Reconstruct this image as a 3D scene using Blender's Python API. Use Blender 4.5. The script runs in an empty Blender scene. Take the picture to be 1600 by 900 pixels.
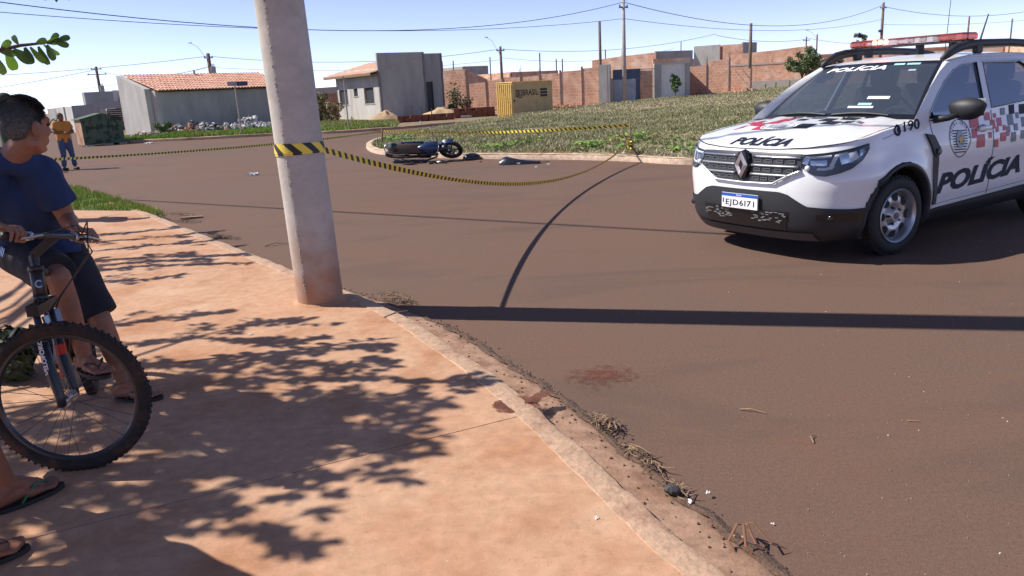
import bpy, bmesh, math, random
import numpy as np
from mathutils import Vector, Matrix, Euler, Quaternion, noise
from math import sin, cos, tan, pi, radians, atan, atan2, sqrt
random.seed(7)
RNG = np.random.default_rng(7)
S = bpy.context.scene
COL = S.collection

# ------------------------------------------------------------------ camera
cam = bpy.data.cameras.new('camera'); cam_o = bpy.data.objects.new('camera', cam); COL.objects.link(cam_o)
cam.sensor_width = 36; cam.lens = 27.0; cam.clip_start = .05; cam.clip_end = 2500
pitch, roll = atan(312/1200), atan(.053)
fw = Vector((0, cos(pitch), -sin(pitch))); r0 = Vector((1, 0, 0)); u0 = r0.cross(fw)
rt = r0*cos(roll) - u0*sin(roll); up = u0*cos(roll) + r0*sin(roll)
m = Matrix((rt, up, -fw)).transposed().to_4x4(); m.translation = (0, 0, 1.58)
cam_o.matrix_world = m
S.camera = cam_o

# ------------------------------------------------------------------ light
SUN_AZ = Vector((-.985, .175)).normalized(); SUN_EL = radians(45)
sd = Vector((SUN_AZ.x*cos(SUN_EL), SUN_AZ.y*cos(SUN_EL), sin(SUN_EL)))
W = bpy.data.worlds.new('World'); S.world = W; W.use_nodes = True
nt = W.node_tree; bg = nt.nodes['Background']
sky = nt.nodes.new('ShaderNodeTexSky'); sky.sky_type = 'NISHITA'; sky.sun_disc = False
sky.sun_elevation = SUN_EL; sky.sun_rotation = atan2(SUN_AZ.x, SUN_AZ.y)
sky.air_density = .55; sky.dust_density = 0.0; sky.ozone_density = 4.5; sky.altitude = 600
bw = nt.nodes.new('ShaderNodeRGBToBW'); pale = nt.nodes.new('ShaderNodeVectorMath'); pale.operation = 'SCALE'; pale.inputs[0].default_value = (.93, 1.0, 1.22); mixs = nt.nodes.new('ShaderNodeMix'); mixs.data_type = 'RGBA'; mixs.inputs[0].default_value = .34
nt.links.new(sky.outputs[0], bw.inputs[0]); nt.links.new(bw.outputs[0], pale.inputs['Scale']); nt.links.new(sky.outputs[0], mixs.inputs[6]); nt.links.new(pale.outputs[0], mixs.inputs[7])
tint = nt.nodes.new('ShaderNodeVectorMath'); tint.operation = 'MULTIPLY'; tint.inputs[1].default_value = (1.07, .95, 1.02)
nt.links.new(mixs.outputs[2], tint.inputs[0]); nt.links.new(tint.outputs[0], bg.inputs['Color']); bg.inputs['Strength'].default_value = .15
sun = bpy.data.lights.new('sun', 'SUN'); sun.energy = 4.8; sun.angle = radians(.55); sun.color = (1, .955, .88)
sun_o = bpy.data.objects.new('sun', sun); COL.objects.link(sun_o)
sun_o.rotation_euler = sd.to_track_quat('Z', 'Y').to_euler()
S.view_settings.view_transform = 'Standard'; S.view_settings.look = 'None'
S.view_settings.exposure = 0.5; S.view_settings.gamma = 1
S.view_settings.use_curve_mapping = False
S.cycles.max_bounces = 6; S.cycles.transparent_max_bounces = 12
S.cycles.use_denoising = True

# ------------------------------------------------------------------ materials
def srgb(r, g, b):
    f = lambda c: ((c/255+.055)/1.055)**2.4 if c > 10 else c/255/12.92
    return (f(r), f(g), f(b))
def mat(name, col, rough=.7, metal=0., var=.0, vscale=4., bump=0., bscale=40., spec=.5, col2=None, c2scale=1.5, c2lo=.45, c2hi=.62,
        trans=0., alpha=1., emit=None, estr=0., coat=0., attr=None, dist=.01, detail=6, stretch=None, coords='Object'):
    M = bpy.data.materials.new(name); M.use_nodes = True
    n = M.node_tree.nodes; L = M.node_tree.links; b = n['Principled BSDF']
    b.inputs['Roughness'].default_value = rough; b.inputs['Metallic'].default_value = metal
    b.inputs['Specular IOR Level'].default_value = spec
    b.inputs['Transmission Weight'].default_value = trans; b.inputs['Alpha'].default_value = alpha
    b.inputs['Coat Weight'].default_value = coat; b.inputs['Coat Roughness'].default_value = .05
    b.inputs['Base Color'].default_value = (*col, 1)
    tc = n.new('ShaderNodeTexCoord'); vec = tc.outputs[coords]
    if stretch:
        mp = n.new('ShaderNodeMapping'); mp.inputs['Scale'].default_value = stretch
        L.new(vec, mp.inputs[0]); vec = mp.outputs[0]
    cs = None
    if attr:
        a = n.new('ShaderNodeAttribute'); a.attribute_name = attr; cs = a.outputs['Color']
    if col2 is not None:
        t = n.new('ShaderNodeTexNoise'); t.inputs['Scale'].default_value = c2scale; t.inputs['Detail'].default_value = detail
        t.inputs['Roughness'].default_value = .62
        r = n.new('ShaderNodeMapRange'); r.inputs[1].default_value = c2lo; r.inputs[2].default_value = c2hi
        x = n.new('ShaderNodeMix'); x.data_type = 'RGBA'
        L.new(vec, t.inputs['Vector']); L.new(t.outputs[0], r.inputs[0]); L.new(r.outputs[0], x.inputs[0])
        if cs: L.new(cs, x.inputs[6])
        else: x.inputs[6].default_value = (*col, 1)
        x.inputs[7].default_value = (*col2, 1); cs = x.outputs[2]
    if var:
        t = n.new('ShaderNodeTexNoise'); t.inputs['Scale'].default_value = vscale; t.inputs['Detail'].default_value = 8
        t.inputs['Roughness'].default_value = .65
        r = n.new('ShaderNodeMapRange'); r.inputs[1].default_value = .3; r.inputs[2].default_value = .7
        r.inputs[3].default_value = 1-var; r.inputs[4].default_value = 1+var
        h = n.new('ShaderNodeVectorMath'); h.operation = 'SCALE'
        L.new(vec, t.inputs['Vector']); L.new(t.outputs[0], r.inputs[0]); L.new(r.outputs[0], h.inputs['Scale'])
        if cs: L.new(cs, h.inputs[0])
        else: h.inputs[0].default_value = col
        cs = h.outputs[0]
    if cs: L.new(cs, b.inputs['Base Color'])
    if bump:
        t = n.new('ShaderNodeTexNoise'); t.inputs['Scale'].default_value = bscale; t.inputs['Detail'].default_value = 7
        bm_ = n.new('ShaderNodeBump'); bm_.inputs['Strength'].default_value = bump; bm_.inputs['Distance'].default_value = dist
        L.new(vec, t.inputs['Vector']); L.new(t.outputs[0], bm_.inputs['Height']); L.new(bm_.outputs[0], b.inputs['Normal'])
    if emit is not None:
        b.inputs['Emission Color'].default_value = (*emit, 1); b.inputs['Emission Strength'].default_value = estr
    return M

def layer(M, col, scale, lo, hi, amt=1., stretch=None, rot=0., detail=6, rough=.6, dist=0.):
    """lay one more noise-masked colour over a material: specks, scuffs, dust drifts"""
    n = M.node_tree.nodes; L = M.node_tree.links; b = n['Principled BSDF']; k = b.inputs['Base Color'].links
    tc = n.new('ShaderNodeTexCoord'); mp = n.new('ShaderNodeMapping'); mp.inputs['Rotation'].default_value = (0, 0, rot)
    if stretch: mp.inputs['Scale'].default_value = stretch
    t = n.new('ShaderNodeTexNoise'); t.inputs['Scale'].default_value = scale; t.inputs['Detail'].default_value = detail; t.inputs['Roughness'].default_value = rough; t.inputs['Distortion'].default_value = dist
    r = n.new('ShaderNodeMapRange'); r.inputs[1].default_value = lo; r.inputs[2].default_value = hi; r.inputs[4].default_value = amt
    x = n.new('ShaderNodeMix'); x.data_type = 'RGBA'; x.inputs[7].default_value = (*col, 1)
    if k: L.new(k[0].from_socket, x.inputs[6])
    else: x.inputs[6].default_value = b.inputs['Base Color'].default_value
    L.new(tc.outputs['Object'], mp.inputs[0]); L.new(mp.outputs[0], t.inputs[0]); L.new(t.outputs[0], r.inputs[0]); L.new(r.outputs[0], x.inputs[0]); L.new(x.outputs[2], b.inputs['Base Color']); return M
# ------------------------------------------------------------------ mesh helpers
def tag(o, label=None, cat=None, group=None, kind=None):
    if label: o['label'] = label
    if cat: o['category'] = cat
    if group: o['group'] = group
    if kind: o['kind'] = kind
    return o
def thing(name, label, cat, loc=(0, 0, 0), rz=0., group=None, rot=None, scale=1.):
    o = bpy.data.objects.new(name, None); COL.objects.link(o); o.empty_display_size = .1
    o.location = loc; o.rotation_euler = rot if rot else (0, 0, rz); o.scale = (scale,)*3
    return tag(o, label, cat, group)
def link(name, me, parent=None, loc=None, rot=None):
    o = bpy.data.objects.new(name, me); COL.objects.link(o)
    if parent: o.parent = parent
    if loc is not None: o.location = loc
    if rot is not None: o.rotation_euler = rot
    return o
def copy_tree(o, parent=None):
    c = o.copy(); COL.objects.link(c)
    if parent: c.parent = parent
    for ch in list(o.children): copy_tree(ch, c)
    return c
class MB:
    """collects vertices and faces, then links them as ONE mesh object"""
    def __init__(s): s.v = []; s.f = []; s.mi = []; s.uv = None; s.col = None
    def add(s, vs, fs, mi=0, M=None):
        k = len(s.v)
        s.v += [tuple(M @ Vector(p)) for p in vs] if M else [tuple(p) for p in vs]
        s.f += [tuple(i+k for i in f) for f in fs]; s.mi += [mi]*len(fs); return s
    def box(s, c, size, M=None, mi=0, taper=1.):
        x, y, z = [a/2 for a in size]; t = taper
        vs = [(-x, -y, -z), (x, -y, -z), (x, y, -z), (-x, y, -z), (-x*t, -y*t, z), (x*t, -y*t, z), (x*t, y*t, z), (-x*t, y*t, z)]
        vs = [(a+c[0], b+c[1], d+c[2]) for a, b, d in vs]
        return s.add(vs, [(0, 3, 2, 1), (4, 5, 6, 7), (0, 1, 5, 4), (1, 2, 6, 5), (2, 3, 7, 6), (3, 0, 4, 7)], mi, M)
    def rbox(s, c, size, r=.01, seg=2, M=None, mi=0):
        bm = bmesh.new(); bmesh.ops.create_cube(bm, size=1)
        bmesh.ops.scale(bm, vec=size, verts=bm.verts)
        bmesh.ops.bevel(bm, geom=list(bm.edges), offset=min(r, min(size)*.49), segments=seg, affect='EDGES', profile=.5)
        bm.verts.ensure_lookup_table()
        vs = [tuple(v.co+Vector(c)) for v in bm.verts]; fs = [[v.index for v in f.verts] for f in bm.faces]
        bm.free(); return s.add(vs, fs, mi, M)
    def prism(s, poly, z0, z1, M=None, mi=0):
        n = len(poly); vs = [(p[0], p[1], z0) for p in poly]+[(p[0], p[1], z1) for p in poly]
        return s.add(vs, [tuple(range(n))[::-1], tuple(range(n, 2*n))]+[(i, (i+1) % n, n+(i+1) % n, n+i) for i in range(n)], mi, M)
    def tube(s, path, r, n=8, cap=True, M=None, mi=0, closed=False, flat=1.):
        path = [Vector(p) for p in path]; N = len(path); rr = r if hasattr(r, '__len__') else [r]*N
        vs = []; fs = []; prev = None
        for i, p in enumerate(path):
            if closed: t = path[(i+1) % N]-path[i-1]
            else: t = path[min(i+1, N-1)]-path[max(i-1, 0)]
            t = t.normalized() if t.length > 1e-9 else Vector((0, 0, 1))
            if prev is None:
                a = Vector((0, 0, 1)) if abs(t.z) < .9 else Vector((1, 0, 0)); x = t.cross(a).normalized()
            else:
                x = prev-t*prev.dot(t); x = x.normalized() if x.length > 1e-6 else t.orthogonal().normalized()
            prev = x; y = t.cross(x)
            for k in range(n):
                a = 2*pi*k/n; vs.append(tuple(p+x*rr[i]*cos(a)+y*rr[i]*flat*sin(a)))
        for i in range(N if closed else N-1):
            j = (i+1) % N
            for k in range(n): fs.append((i*n+k, i*n+(k+1) % n, j*n+(k+1) % n, j*n+k))
        if cap and not closed: fs += [tuple(range(n))[::-1], tuple(range((N-1)*n, N*n))]
        return s.add(vs, fs, mi, M)
    def bar(s, p0, p1, w, h, mi=0, M=None, upv=(0, 0, 1)):
        p0, p1 = Vector(p0), Vector(p1); t = (p1-p0).normalized(); u = Vector(upv)
        if abs(t.dot(u)) > .95: u = Vector((0, 1, 0)) if abs(t.y) < .9 else Vector((1, 0, 0))
        x = t.cross(u).normalized()*w/2; y = x.cross(t).normalized()*h/2
        vs = [p+a*x+b*y for p in (p0, p1) for a, b in ((-1, -1), (1, -1), (1, 1), (-1, 1))]
        return s.add(vs, [(0, 3, 2, 1), (4, 5, 6, 7), (0, 1, 5, 4), (1, 2, 6, 5), (2, 3, 7, 6), (3, 0, 4, 7)], mi, M)
    def lathe(s, prof, n=24, M=None, mi=0, a0=0., a1=2*pi):
        """prof: (r, z) pairs turned round z"""
        full = abs(a1-a0-2*pi) < 1e-6; K = n if full else n+1; vs = []; fs = []
        for i in range(K):
            a = a0+(a1-a0)*i/n
            vs += [(r*cos(a), r*sin(a), z) for r, z in prof]
        p = len(prof)
        for i in range(n):
            j = (i+1) % K
            for k in range(p-1): fs.append((i*p+k, j*p+k, j*p+k+1, i*p+k+1))
        return s.add(vs, fs, mi, M)
    def sphere(s, c, r, n=12, m_=8, M=None, mi=0):
        r = r if hasattr(r, '__len__') else (r, r, r); vs = [(c[0], c[1], c[2]-r[2])]
        for i in range(1, m_):
            a = -pi/2+pi*i/m_
            for k in range(n): vs.append((c[0]+r[0]*cos(a)*cos(2*pi*k/n), c[1]+r[1]*cos(a)*sin(2*pi*k/n), c[2]+r[2]*sin(a)))
        vs.append((c[0], c[1], c[2]+r[2])); fs = [(0, 1+(k+1) % n, 1+k) for k in range(n)]
        for i in range(m_-2):
            for k in range(n): fs.append((1+i*n+k, 1+i*n+(k+1) % n, 1+(i+1)*n+(k+1) % n, 1+(i+1)*n+k))
        b = 1+(m_-2)*n; e = len(vs)-1
        fs += [(b+k, b+(k+1) % n, e) for k in range(n)]
        return s.add(vs, fs, mi, M)
    def sheet(s, pts, z=None, mi=0):
        return s.add([(p[0], p[1], z if z is not None else p[2]) for p in pts], [tuple(range(len(pts)))], mi)
    def grid(s, fn, nu, nv, mi=0, flip=False):
        vs = [fn(i/nu, j/nv) for j in range(nv+1) for i in range(nu+1)]; w = nu+1
        fs = [(j*w+i, j*w+i+1, (j+1)*w+i+1, (j+1)*w+i) for j in range(nv) for i in range(nu)]
        if flip: fs = [f[::-1] for f in fs]
        return s.add(vs, fs, mi)
    def mesh(s, name, mats, smooth=False, angle=None):
        me = bpy.data.meshes.new(name); me.from_pydata(s.v, [], s.f)
        mats = mats if isinstance(mats, (list, tuple)) else [mats]
        for q in mats: me.materials.append(q)
        if len(mats) > 1: me.polygons.foreach_set('material_index', s.mi)
        if smooth or angle:
            me.polygons.foreach_set('use_smooth', [True]*len(me.polygons))
            if angle: me.set_sharp_from_angle(angle=radians(angle))
        if s.uv:
            l = me.uv_layers.new(name='UVMap'); idx = np.empty(len(me.loops), np.int32); me.loops.foreach_get('vertex_index', idx)
            l.data.foreach_set('uv', np.asarray(s.uv, np.float32)[idx].ravel())
        if s.col is not None:
            a = me.color_attributes.new('Col', 'FLOAT_COLOR', 'POINT'); a.data.foreach_set('color', np.asarray(s.col, np.float32).ravel())
        me.update(); return me
    def build(s, name, mats, parent=None, smooth=False, angle=None, loc=None, rot=None):
        return link(name, s.mesh(name, mats, smooth, angle), parent, loc, rot)
def quick(name, v, f, material, col=None, parent=None, smooth=False):
    """big meshes straight from numpy arrays (v: n x 3, f: m x k)"""
    me = bpy.data.meshes.new(name); v = np.asarray(v, np.float32); f = np.asarray(f, np.int32)
    me.vertices.add(len(v)); me.vertices.foreach_set('co', v.ravel())
    k = f.shape[1]; me.loops.add(f.size); me.loops.foreach_set('vertex_index', f.ravel())
    me.polygons.add(len(f)); me.polygons.foreach_set('loop_start', np.arange(0, f.size, k, dtype=np.int32))
    me.polygons.foreach_set('loop_total', np.full(len(f), k, np.int32))
    me.materials.append(material)
    if col is not None:
        a = me.color_attributes.new('Col', 'FLOAT_COLOR', 'POINT'); c = np.ones((len(v), 4), np.float32); c[:, :3] = col
        a.data.foreach_set('color', c.ravel())
    if smooth: me.polygons.foreach_set('use_smooth', np.ones(len(f), bool))
    me.update(calc_edges=True); me.validate()
    return link(name, me, parent)
def evaluated(o):
    """the mesh of an object with its modifiers applied; the object keeps it"""
    dg = bpy.context.evaluated_depsgraph_get(); me = bpy.data.meshes.new_from_object(o.evaluated_get(dg))
    o.modifiers.clear(); old = o.data; o.data = me; bpy.data.meshes.remove(old); return o
def text_mesh(body, size=1., shear=0., bold=0., space=1.):
    """flat lettering as (vertices, faces), centred on x, baseline at 0"""
    cu = bpy.data.curves.new('lettering', 'FONT'); cu.body = body; cu.size = size; cu.shear = shear; cu.offset = bold
    cu.align_x = 'CENTER'; cu.resolution_u = 3; cu.space_character = space
    o = bpy.data.objects.new('lettering', cu); COL.objects.link(o)
    bpy.context.view_layer.update()
    me = bpy.data.meshes.new_from_object(o.evaluated_get(bpy.context.evaluated_depsgraph_get()))
    vs = [tuple(v.co) for v in me.vertices]; fs = [tuple(p.vertices) for p in me.polygons]
    bpy.data.objects.remove(o); bpy.data.curves.remove(cu); bpy.data.meshes.remove(me)
    return vs, fs
def fit_text(body, w, h, **k):
    vs, fs = text_mesh(body, 1., **k); a = np.array(vs)
    lo, hi = a.min(0), a.max(0)
    a[:, 0] = (a[:, 0]-lo[0])/(hi[0]-lo[0])*w; a[:, 1] = (a[:, 1]-lo[1])/(hi[1]-lo[1])*h
    return [tuple(p) for p in a], fs
def subdivide_long(vs, fs, maxlen):
    """cut the long edges of flat lettering so that it can follow a curved surface"""
    bm = bmesh.new(); vv = [bm.verts.new(p) for p in vs]
    for f in fs:
        try: bm.faces.new([vv[i] for i in f])
        except ValueError: pass
    bmesh.ops.triangulate(bm, faces=bm.faces)
    for _ in range(3):
        e = [e for e in bm.edges if e.calc_length() > maxlen]
        if not e: break
        bmesh.ops.subdivide_edges(bm, edges=e, cuts=1); bmesh.ops.triangulate(bm, faces=bm.faces)
    bm.verts.index_update(); out = [tuple(v.co) for v in bm.verts], [tuple(v.index for v in f.verts) for f in bm.faces]
    bm.free(); return out
def inside(px, py, poly):
    px = np.asarray(px); py = np.asarray(py); r = np.zeros(px.shape, bool); n = len(poly)
    for i in range(n):
        x0, y0 = poly[i][:2]; x1, y1 = poly[(i+1) % n][:2]
        c = ((y0 > py) != (y1 > py)) & (px < (x1-x0)*(py-y0)/((y1-y0) if y1 != y0 else 1e-9)+x0)
        r ^= c
    return r
# ------------------------------------------------------------------ ground, road, pavement
M_asphalt = mat('asphalt', (.138, .085, .062), .86, var=.16, vscale=55, bump=.4, bscale=130, dist=.006, col2=(.150, .084, .056), c2scale=.35, c2lo=.38, c2hi=.68, spec=.22)
M_soil = mat('red_soil', (.26, .125, .07), .95, var=.3, vscale=1.2, bump=.6, bscale=8, dist=.03, col2=(.33, .2, .12), c2scale=.3)
M_concrete_walk = mat('soil_stained_concrete', (.475, .275, .170), .88, var=.16, vscale=14, bump=.25, bscale=90, dist=.004, col2=(.385, .18, .088), c2scale=1.6, c2lo=.47, c2hi=.70, spec=.25)
layer(M_concrete_walk, (.30, .135, .065), 3.2, .54, .74, .5, dist=.6); layer(M_concrete_walk, (.58, .40, .27), 2.3, .57, .75, .6, dist=.4); layer(M_concrete_walk, (.56, .40, .28), 14, .63, .70, .3, (.35, 1.6, 1), .9, dist=1.5); layer(M_concrete_walk, (.22, .11, .06), 120, .66, .74, .7, detail=2); layer(M_concrete_walk, (.62, .46, .34), 75, .69, .74, .6, detail=2); layer(M_concrete_walk, (.34, .17, .09), 24, .58, .72, .5)
layer(M_asphalt, (.20, .145, .115), 160, .60, .70, .55, detail=2); layer(M_asphalt, (.055, .034, .025), 120, .60, .70, .6, detail=2); layer(M_asphalt, (.085, .060, .050), 1.1, .52, .72, .6, (.35, 1, 1), .5, dist=.8); layer(M_asphalt, (.165, .085, .050), 2.6, .56, .76, .55, dist=.5); layer(M_asphalt, (.16, .12, .10), 30, .62, .72, .35)
M_kerb = mat('kerb_concrete', (.45, .29, .19), .9, var=.25, vscale=22, bump=.7, bscale=45, dist=.008, col2=(.30, .16, .10), c2scale=5, c2lo=.5, c2hi=.68)
M_gutter = mat('dusty_gutter', (.32, .19, .125), .95, var=.3, vscale=18, bump=.6, bscale=60, dist=.006, col2=(.22, .115, .07), c2scale=3.2)
M_lot = mat('lot_soil', (.24, .15, .09), .95, var=.35, vscale=2.2, bump=.6, bscale=14, dist=.03, col2=(.17, .15, .065), c2scale=.5)
M_median_soil = mat('dry_turf', (.26, .205, .12), .95, var=.4, vscale=6, bump=.8, bscale=30, dist=.03, col2=(.30, .15, .085), c2scale=.45, c2lo=.52, c2hi=.66)
M_lawn = mat('lawn_ground', (.10, .13, .035), .95, var=.4, vscale=5, bump=.8, bscale=30, dist=.03)

g = MB(); g.sheet([(-900, -60), (900, -60), (900, 1500), (-900, 1500)], -.06); tag(g.build('ground', M_soil), kind='structure')
r = MB(); nx, ny = 60, 60
r.sheet([(-140, -40), (140, -40), (140, 62), (60, 78), (34, 78), (12, 60), (0, 60), (-24, 90), (-60, 110), (-140, 120)], 0.0)
tag(r.build('road', M_asphalt), kind='structure')

KERB = [(-16, 27.2), (-8.9, 15.85), (-5.79, 11.93), (-3.45, 8.79), (-2.14, 7.03), (-.94, 5.41), (-.41, 4.46), (-.06, 3.75), (.14, 3.27), (.34, 2.74), (.5, 2.31), (.6, 2.08), (.75, 1.5), (.82, .6), (.85, -1), (.85, -6)]
def smooth_line(pts, n=8):
    out = []; P = [Vector((p[0], p[1], 0)) for p in pts]
    for i in range(len(P)-1):
        a, b, c, d = P[max(i-1, 0)], P[i], P[i+1], P[min(i+2, len(P)-1)]
        for k in range(n):
            t = k/n
            q = .5*((2*b)+(c-a)*t+(2*a-5*b+4*c-d)*t*t+(3*b-a-3*c+d)*t**3); out.append((q.x, q.y))
    out.append((P[-1].x, P[-1].y)); return out
KL = smooth_line(KERB, 10)
def offset_line(pts, d):
    """d to the right-hand side of the walking direction is negative"""
    o = []
    for i, p in enumerate(pts):
        a = pts[max(i-1, 0)]; b = pts[min(i+1, len(pts)-1)]; t = Vector((b[0]-a[0], b[1]-a[1])).normalized()
        dd = d[i] if hasattr(d, '__len__') else d
        o.append((p[0]-t.y*dd, p[1]+t.x*dd))
    return o
def strip(pts, prof, name, m, jitter=0., kind='structure', seed=3):
    """a moulding along a line: prof = (sideways offset to the road side, height)"""
    rng = random.Random(seed); b = MB(); L = [offset_line(pts, o) for o, z in prof]; n = len(prof)
    for i in range(len(pts)):
        for k in range(n):
            j = jitter*(noise.noise((pts[i][0]*3.1, pts[i][1]*3.1, k*5.))+.6*rng.uniform(-1, 1))
            b.v.append((L[k][i][0]+j, L[k][i][1]+j*.5, prof[k][1]+j*.6))
    for i in range(len(pts)-1):
        for k in range(n-1): b.f.append((i*n+k, (i+1)*n+k, (i+1)*n+k+1, i*n+k+1)); b.mi.append(0)
    return tag(b.build(name, m, angle=40), kind=kind)
def resample(pts, step):
    out = [pts[0]]; acc = 0
    for a, b in zip(pts, pts[1:]):
        l = math.dist(a, b); t = step-acc
        while t < l: out.append((a[0]+(b[0]-a[0])*t/l, a[1]+(b[1]-a[1])*t/l)); t += step
        acc = l-(t-step)
    out.append(pts[-1]); return out
KR = resample(KL, .06)
# walking from far to near, the road lies to the left hand: positive offset
strip(KR, [(-.115, .06), (-.10, .0845), (-.02, .088), (.012, .078), (.03, .0), (.032, -.05)], 'kerb', M_kerb, .006)
gw = [max(.02, min(.22, .22-(p[1]-5.0)*.10)) if p[1] > 5 else .22 for p in KR]
gb = MB(); n_ = 6
for i, p in enumerate(KR):
    q0 = offset_line(KR[max(0, i-1):i+2], .02)[min(i, 1)]; 
    a = KR[max(i-1, 0)]; b_ = KR[min(i+1, len(KR)-1)]; t = Vector((b_[0]-a[0], b_[1]-a[1])).normalized()
    w = gw[i]+.035*noise.noise((p[0]*6, p[1]*6, 0))+.025*noise.noise((p[0]*25, p[1]*25, 4))
    for k in range(n_):
        o = .025+w*k/(n_-1); gb.v.append((p[0]-t.y*o, p[1]+t.x*o, (.024, .02, .018, .018, .015, -.004)[k]+.004*noise.noise((p[0]*30, p[1]*30, k))))
for i in range(len(KR)-1):
    for k in range(n_-1): gb.f.append((i*n_+k, (i+1)*n_+k, (i+1)*n_+k+1, i*n_+k+1)); gb.mi.append(0)
tag(gb.build('gutter', M_gutter, smooth=True), kind='structure')
eb = MB(); M_edge = mat('crumbled_edge', (.115, .066, .043), .95, var=.45, vscale=45, bump=1., bscale=70, dist=.01)
KN = [(i, p) for i, p in enumerate(KR) if .8 < p[1] < 9.5]
for i, p in KN:
    a = KR[max(i-1, 0)]; b_ = KR[min(i+1, len(KR)-1)]; t = Vector((b_[0]-a[0], b_[1]-a[1])).normalized(); o = .025+gw[i]+.035*noise.noise((p[0]*6, p[1]*6, 0))+.02*noise.noise((p[0]*25, p[1]*25, 4)); w = .030+.022*noise.noise((p[0]*14, p[1]*14, 9))+.012*noise.noise((p[0]*50, p[1]*50, 2))
    for k, (q, z) in enumerate(((-1.1, .014), (-.3, .018), (.35, .011), (1.2, -.003))): eb.v.append((p[0]-t.y*(o+w*q), p[1]+t.x*(o+w*q), z+.005*noise.noise((p[0]*40, p[1]*40, k))))
for i in range(len(KN)-1):
    for k in range(3): eb.f.append((i*4+k, (i+1)*4+k, (i+1)*4+k+1, i*4+k+1)); eb.mi.append(0)
tag(eb.build('gutter_edge', M_edge), kind='structure')

# pavement slabs: cut by joints that run across the pavement
inner = offset_line(KL, -.07)
pave = [p for p in inner if p[1] > -6.1]
poly = pave+[(-30, -6), (-30, 27)]
J = Vector((1.87, .88)).normalized(); Jn = Vector((-J.y, J.x))          # joint direction and its normal (towards the far end)
def clip(poly, n, c, keep):                                             # keep = +1: the side where n.p > c
    out = []
    for i in range(len(poly)):
        a, b = Vector(poly[i]), Vector(poly[(i+1) % len(poly)]); da, db = (n.dot(a)-c)*keep, (n.dot(b)-c)*keep
        if da >= 0: out.append(tuple(a))
        if da*db < 0: t = da/(da-db); out.append(tuple(a+(b-a)*t))
    return out
c1 = Jn.dot(Vector((.09, 3.4))); c2 = c1+4.05; gN = Vector((.36, .93)).normalized(); cg = gN.dot(Vector((-5.5, 11.55)))
pieces = [clip(poly, Jn, c1-.003, -1), clip(clip(poly, Jn, c1+.003, 1), gN, cg, -1)]
for pc in pieces:
    b = MB(); b.prism(pc[::-1] if sum((pc[i][0]*pc[(i+1) % len(pc)][1]-pc[(i+1) % len(pc)][0]*pc[i][1]) for i in range(len(pc))) < 0 else pc, -.04, .08)
    tag(b.build('pavement_slab', M_concrete_walk), kind='structure')
b = MB(); b.sheet(poly[::-1], .066); tag(b.build('pavement_bed', M_soil), kind='structure')
verge = clip(poly, gN, cg+.02, 1)
b = MB(); b.sheet(verge[::-1], .085); tag(b.build('verge_soil', M_lawn), kind='structure')

# the lots across the road
LOT = [(-18.3, 37.2), (-14.5, 36.5), (-10.64, 36.4), (-7.71, 35.6), (-4.96, 36.5), (-2.71, 38.2), (-.52, 39.6), (2.18, 42.2), (6.41, 50.3), (18.87, 67.3), (28.9, 79.9), (60, 92), (140, 95)]
lot_poly = LOT+[(300, 400), (-20, 400), (-24, 62), (-21.8, 46), (-19.2, 38.2)]
LK = resample(smooth_line(LOT, 5), .5)
strip(LK, [(.16, .125), (.02, .125), (.0, .11), (-.01, -.03)], 'kerb', M_kerb, .012)
b = MB(); b.sheet(lot_poly, .12); tag(b.build('lot_ground', M_lot), kind='structure')
b = MB(); b.sheet([(-90, 63), (-36.2, 63.5), (-26, 66), (-30, 400), (-400, 400)], .1); tag(b.build('lot_ground', M_lot), kind='structure')

# the grassed traffic island
MED_N = [(-4.5, 26.5), (-4.35, 24.6), (-3.85, 22.5), (-3.29, 21.19), (-2.09, 19.66), (-1.07, 18.68), (.16, 17.78), (1.53, 16.81), (2.61, 15.74), (3.61, 14.51), (6.6, 12.6), (14, 8.6), (34, -2)]
MED_B = [(90, -10), (90, 92), (40, 90), (26.76, 74), (17.68, 63), (6.19, 47.3), (2.04, 39.0), (-.81, 35.6), (-2.44, 32.6), (-3.76, 30.0), (-4.4, 28.2)]
MNL = smooth_line(MED_N, 6)
med_poly = MNL+MED_B
MK = resample(smooth_line([(-3.76, 30.0), (-4.4, 28.2)]+MED_N, 6), .12)
strip(MK, [(-.0, -.02), (-.005, .105), (-.02, .125), (-.15, .125)][::-1] if False else [(.0, -.02), (.005, .105), (.02, .125), (.16, .125)], 'kerb', mat('island_kerb', (.55, .40, .29), .9, var=.3, vscale=9, bump=.6, bscale=30, dist=.01), .014)
def med_h(x, y):
    """gentle mound of the island"""
    d = y-(16.9-.66*x) if x > -1 else y-(18.6-1.0*(x+1))
    return .125+.30*(1-math.exp(-max(0., d)/9.))*min(1, max(0, (x+5)/6))
bm = bmesh.new()
vs = [bm.verts.new((p[0], p[1], .12)) for p in med_poly]; bm.faces.new(vs); bmesh.ops.triangulate(bm, faces=bm.faces)
for it in range(7):
    e = [e for e in bm.edges if e.calc_length() > 2.2]
    if not e: break
    bmesh.ops.subdivide_edges(bm, edges=e, cuts=1); bmesh.ops.triangulate(bm, faces=bm.faces)
for v in bm.verts:
    if len([e for e in v.link_edges if e.is_boundary]) == 0: v.co.z = med_h(v.co.x, v.co.y)
    elif v.co.y < 40: v.co.z = .118
bmesh.ops.recalc_face_normals(bm, faces=bm.faces)
me = bpy.data.meshes.new('island_turf'); bm.to_mesh(me); bm.free(); me.materials.append(M_median_soil)
if me.polygons[0].normal.z < 0: me.flip_normals()
me.polygons.foreach_set('use_smooth', [True]*len(me.polygons))
tag(link('traffic_island', me), kind='structure')

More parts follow.
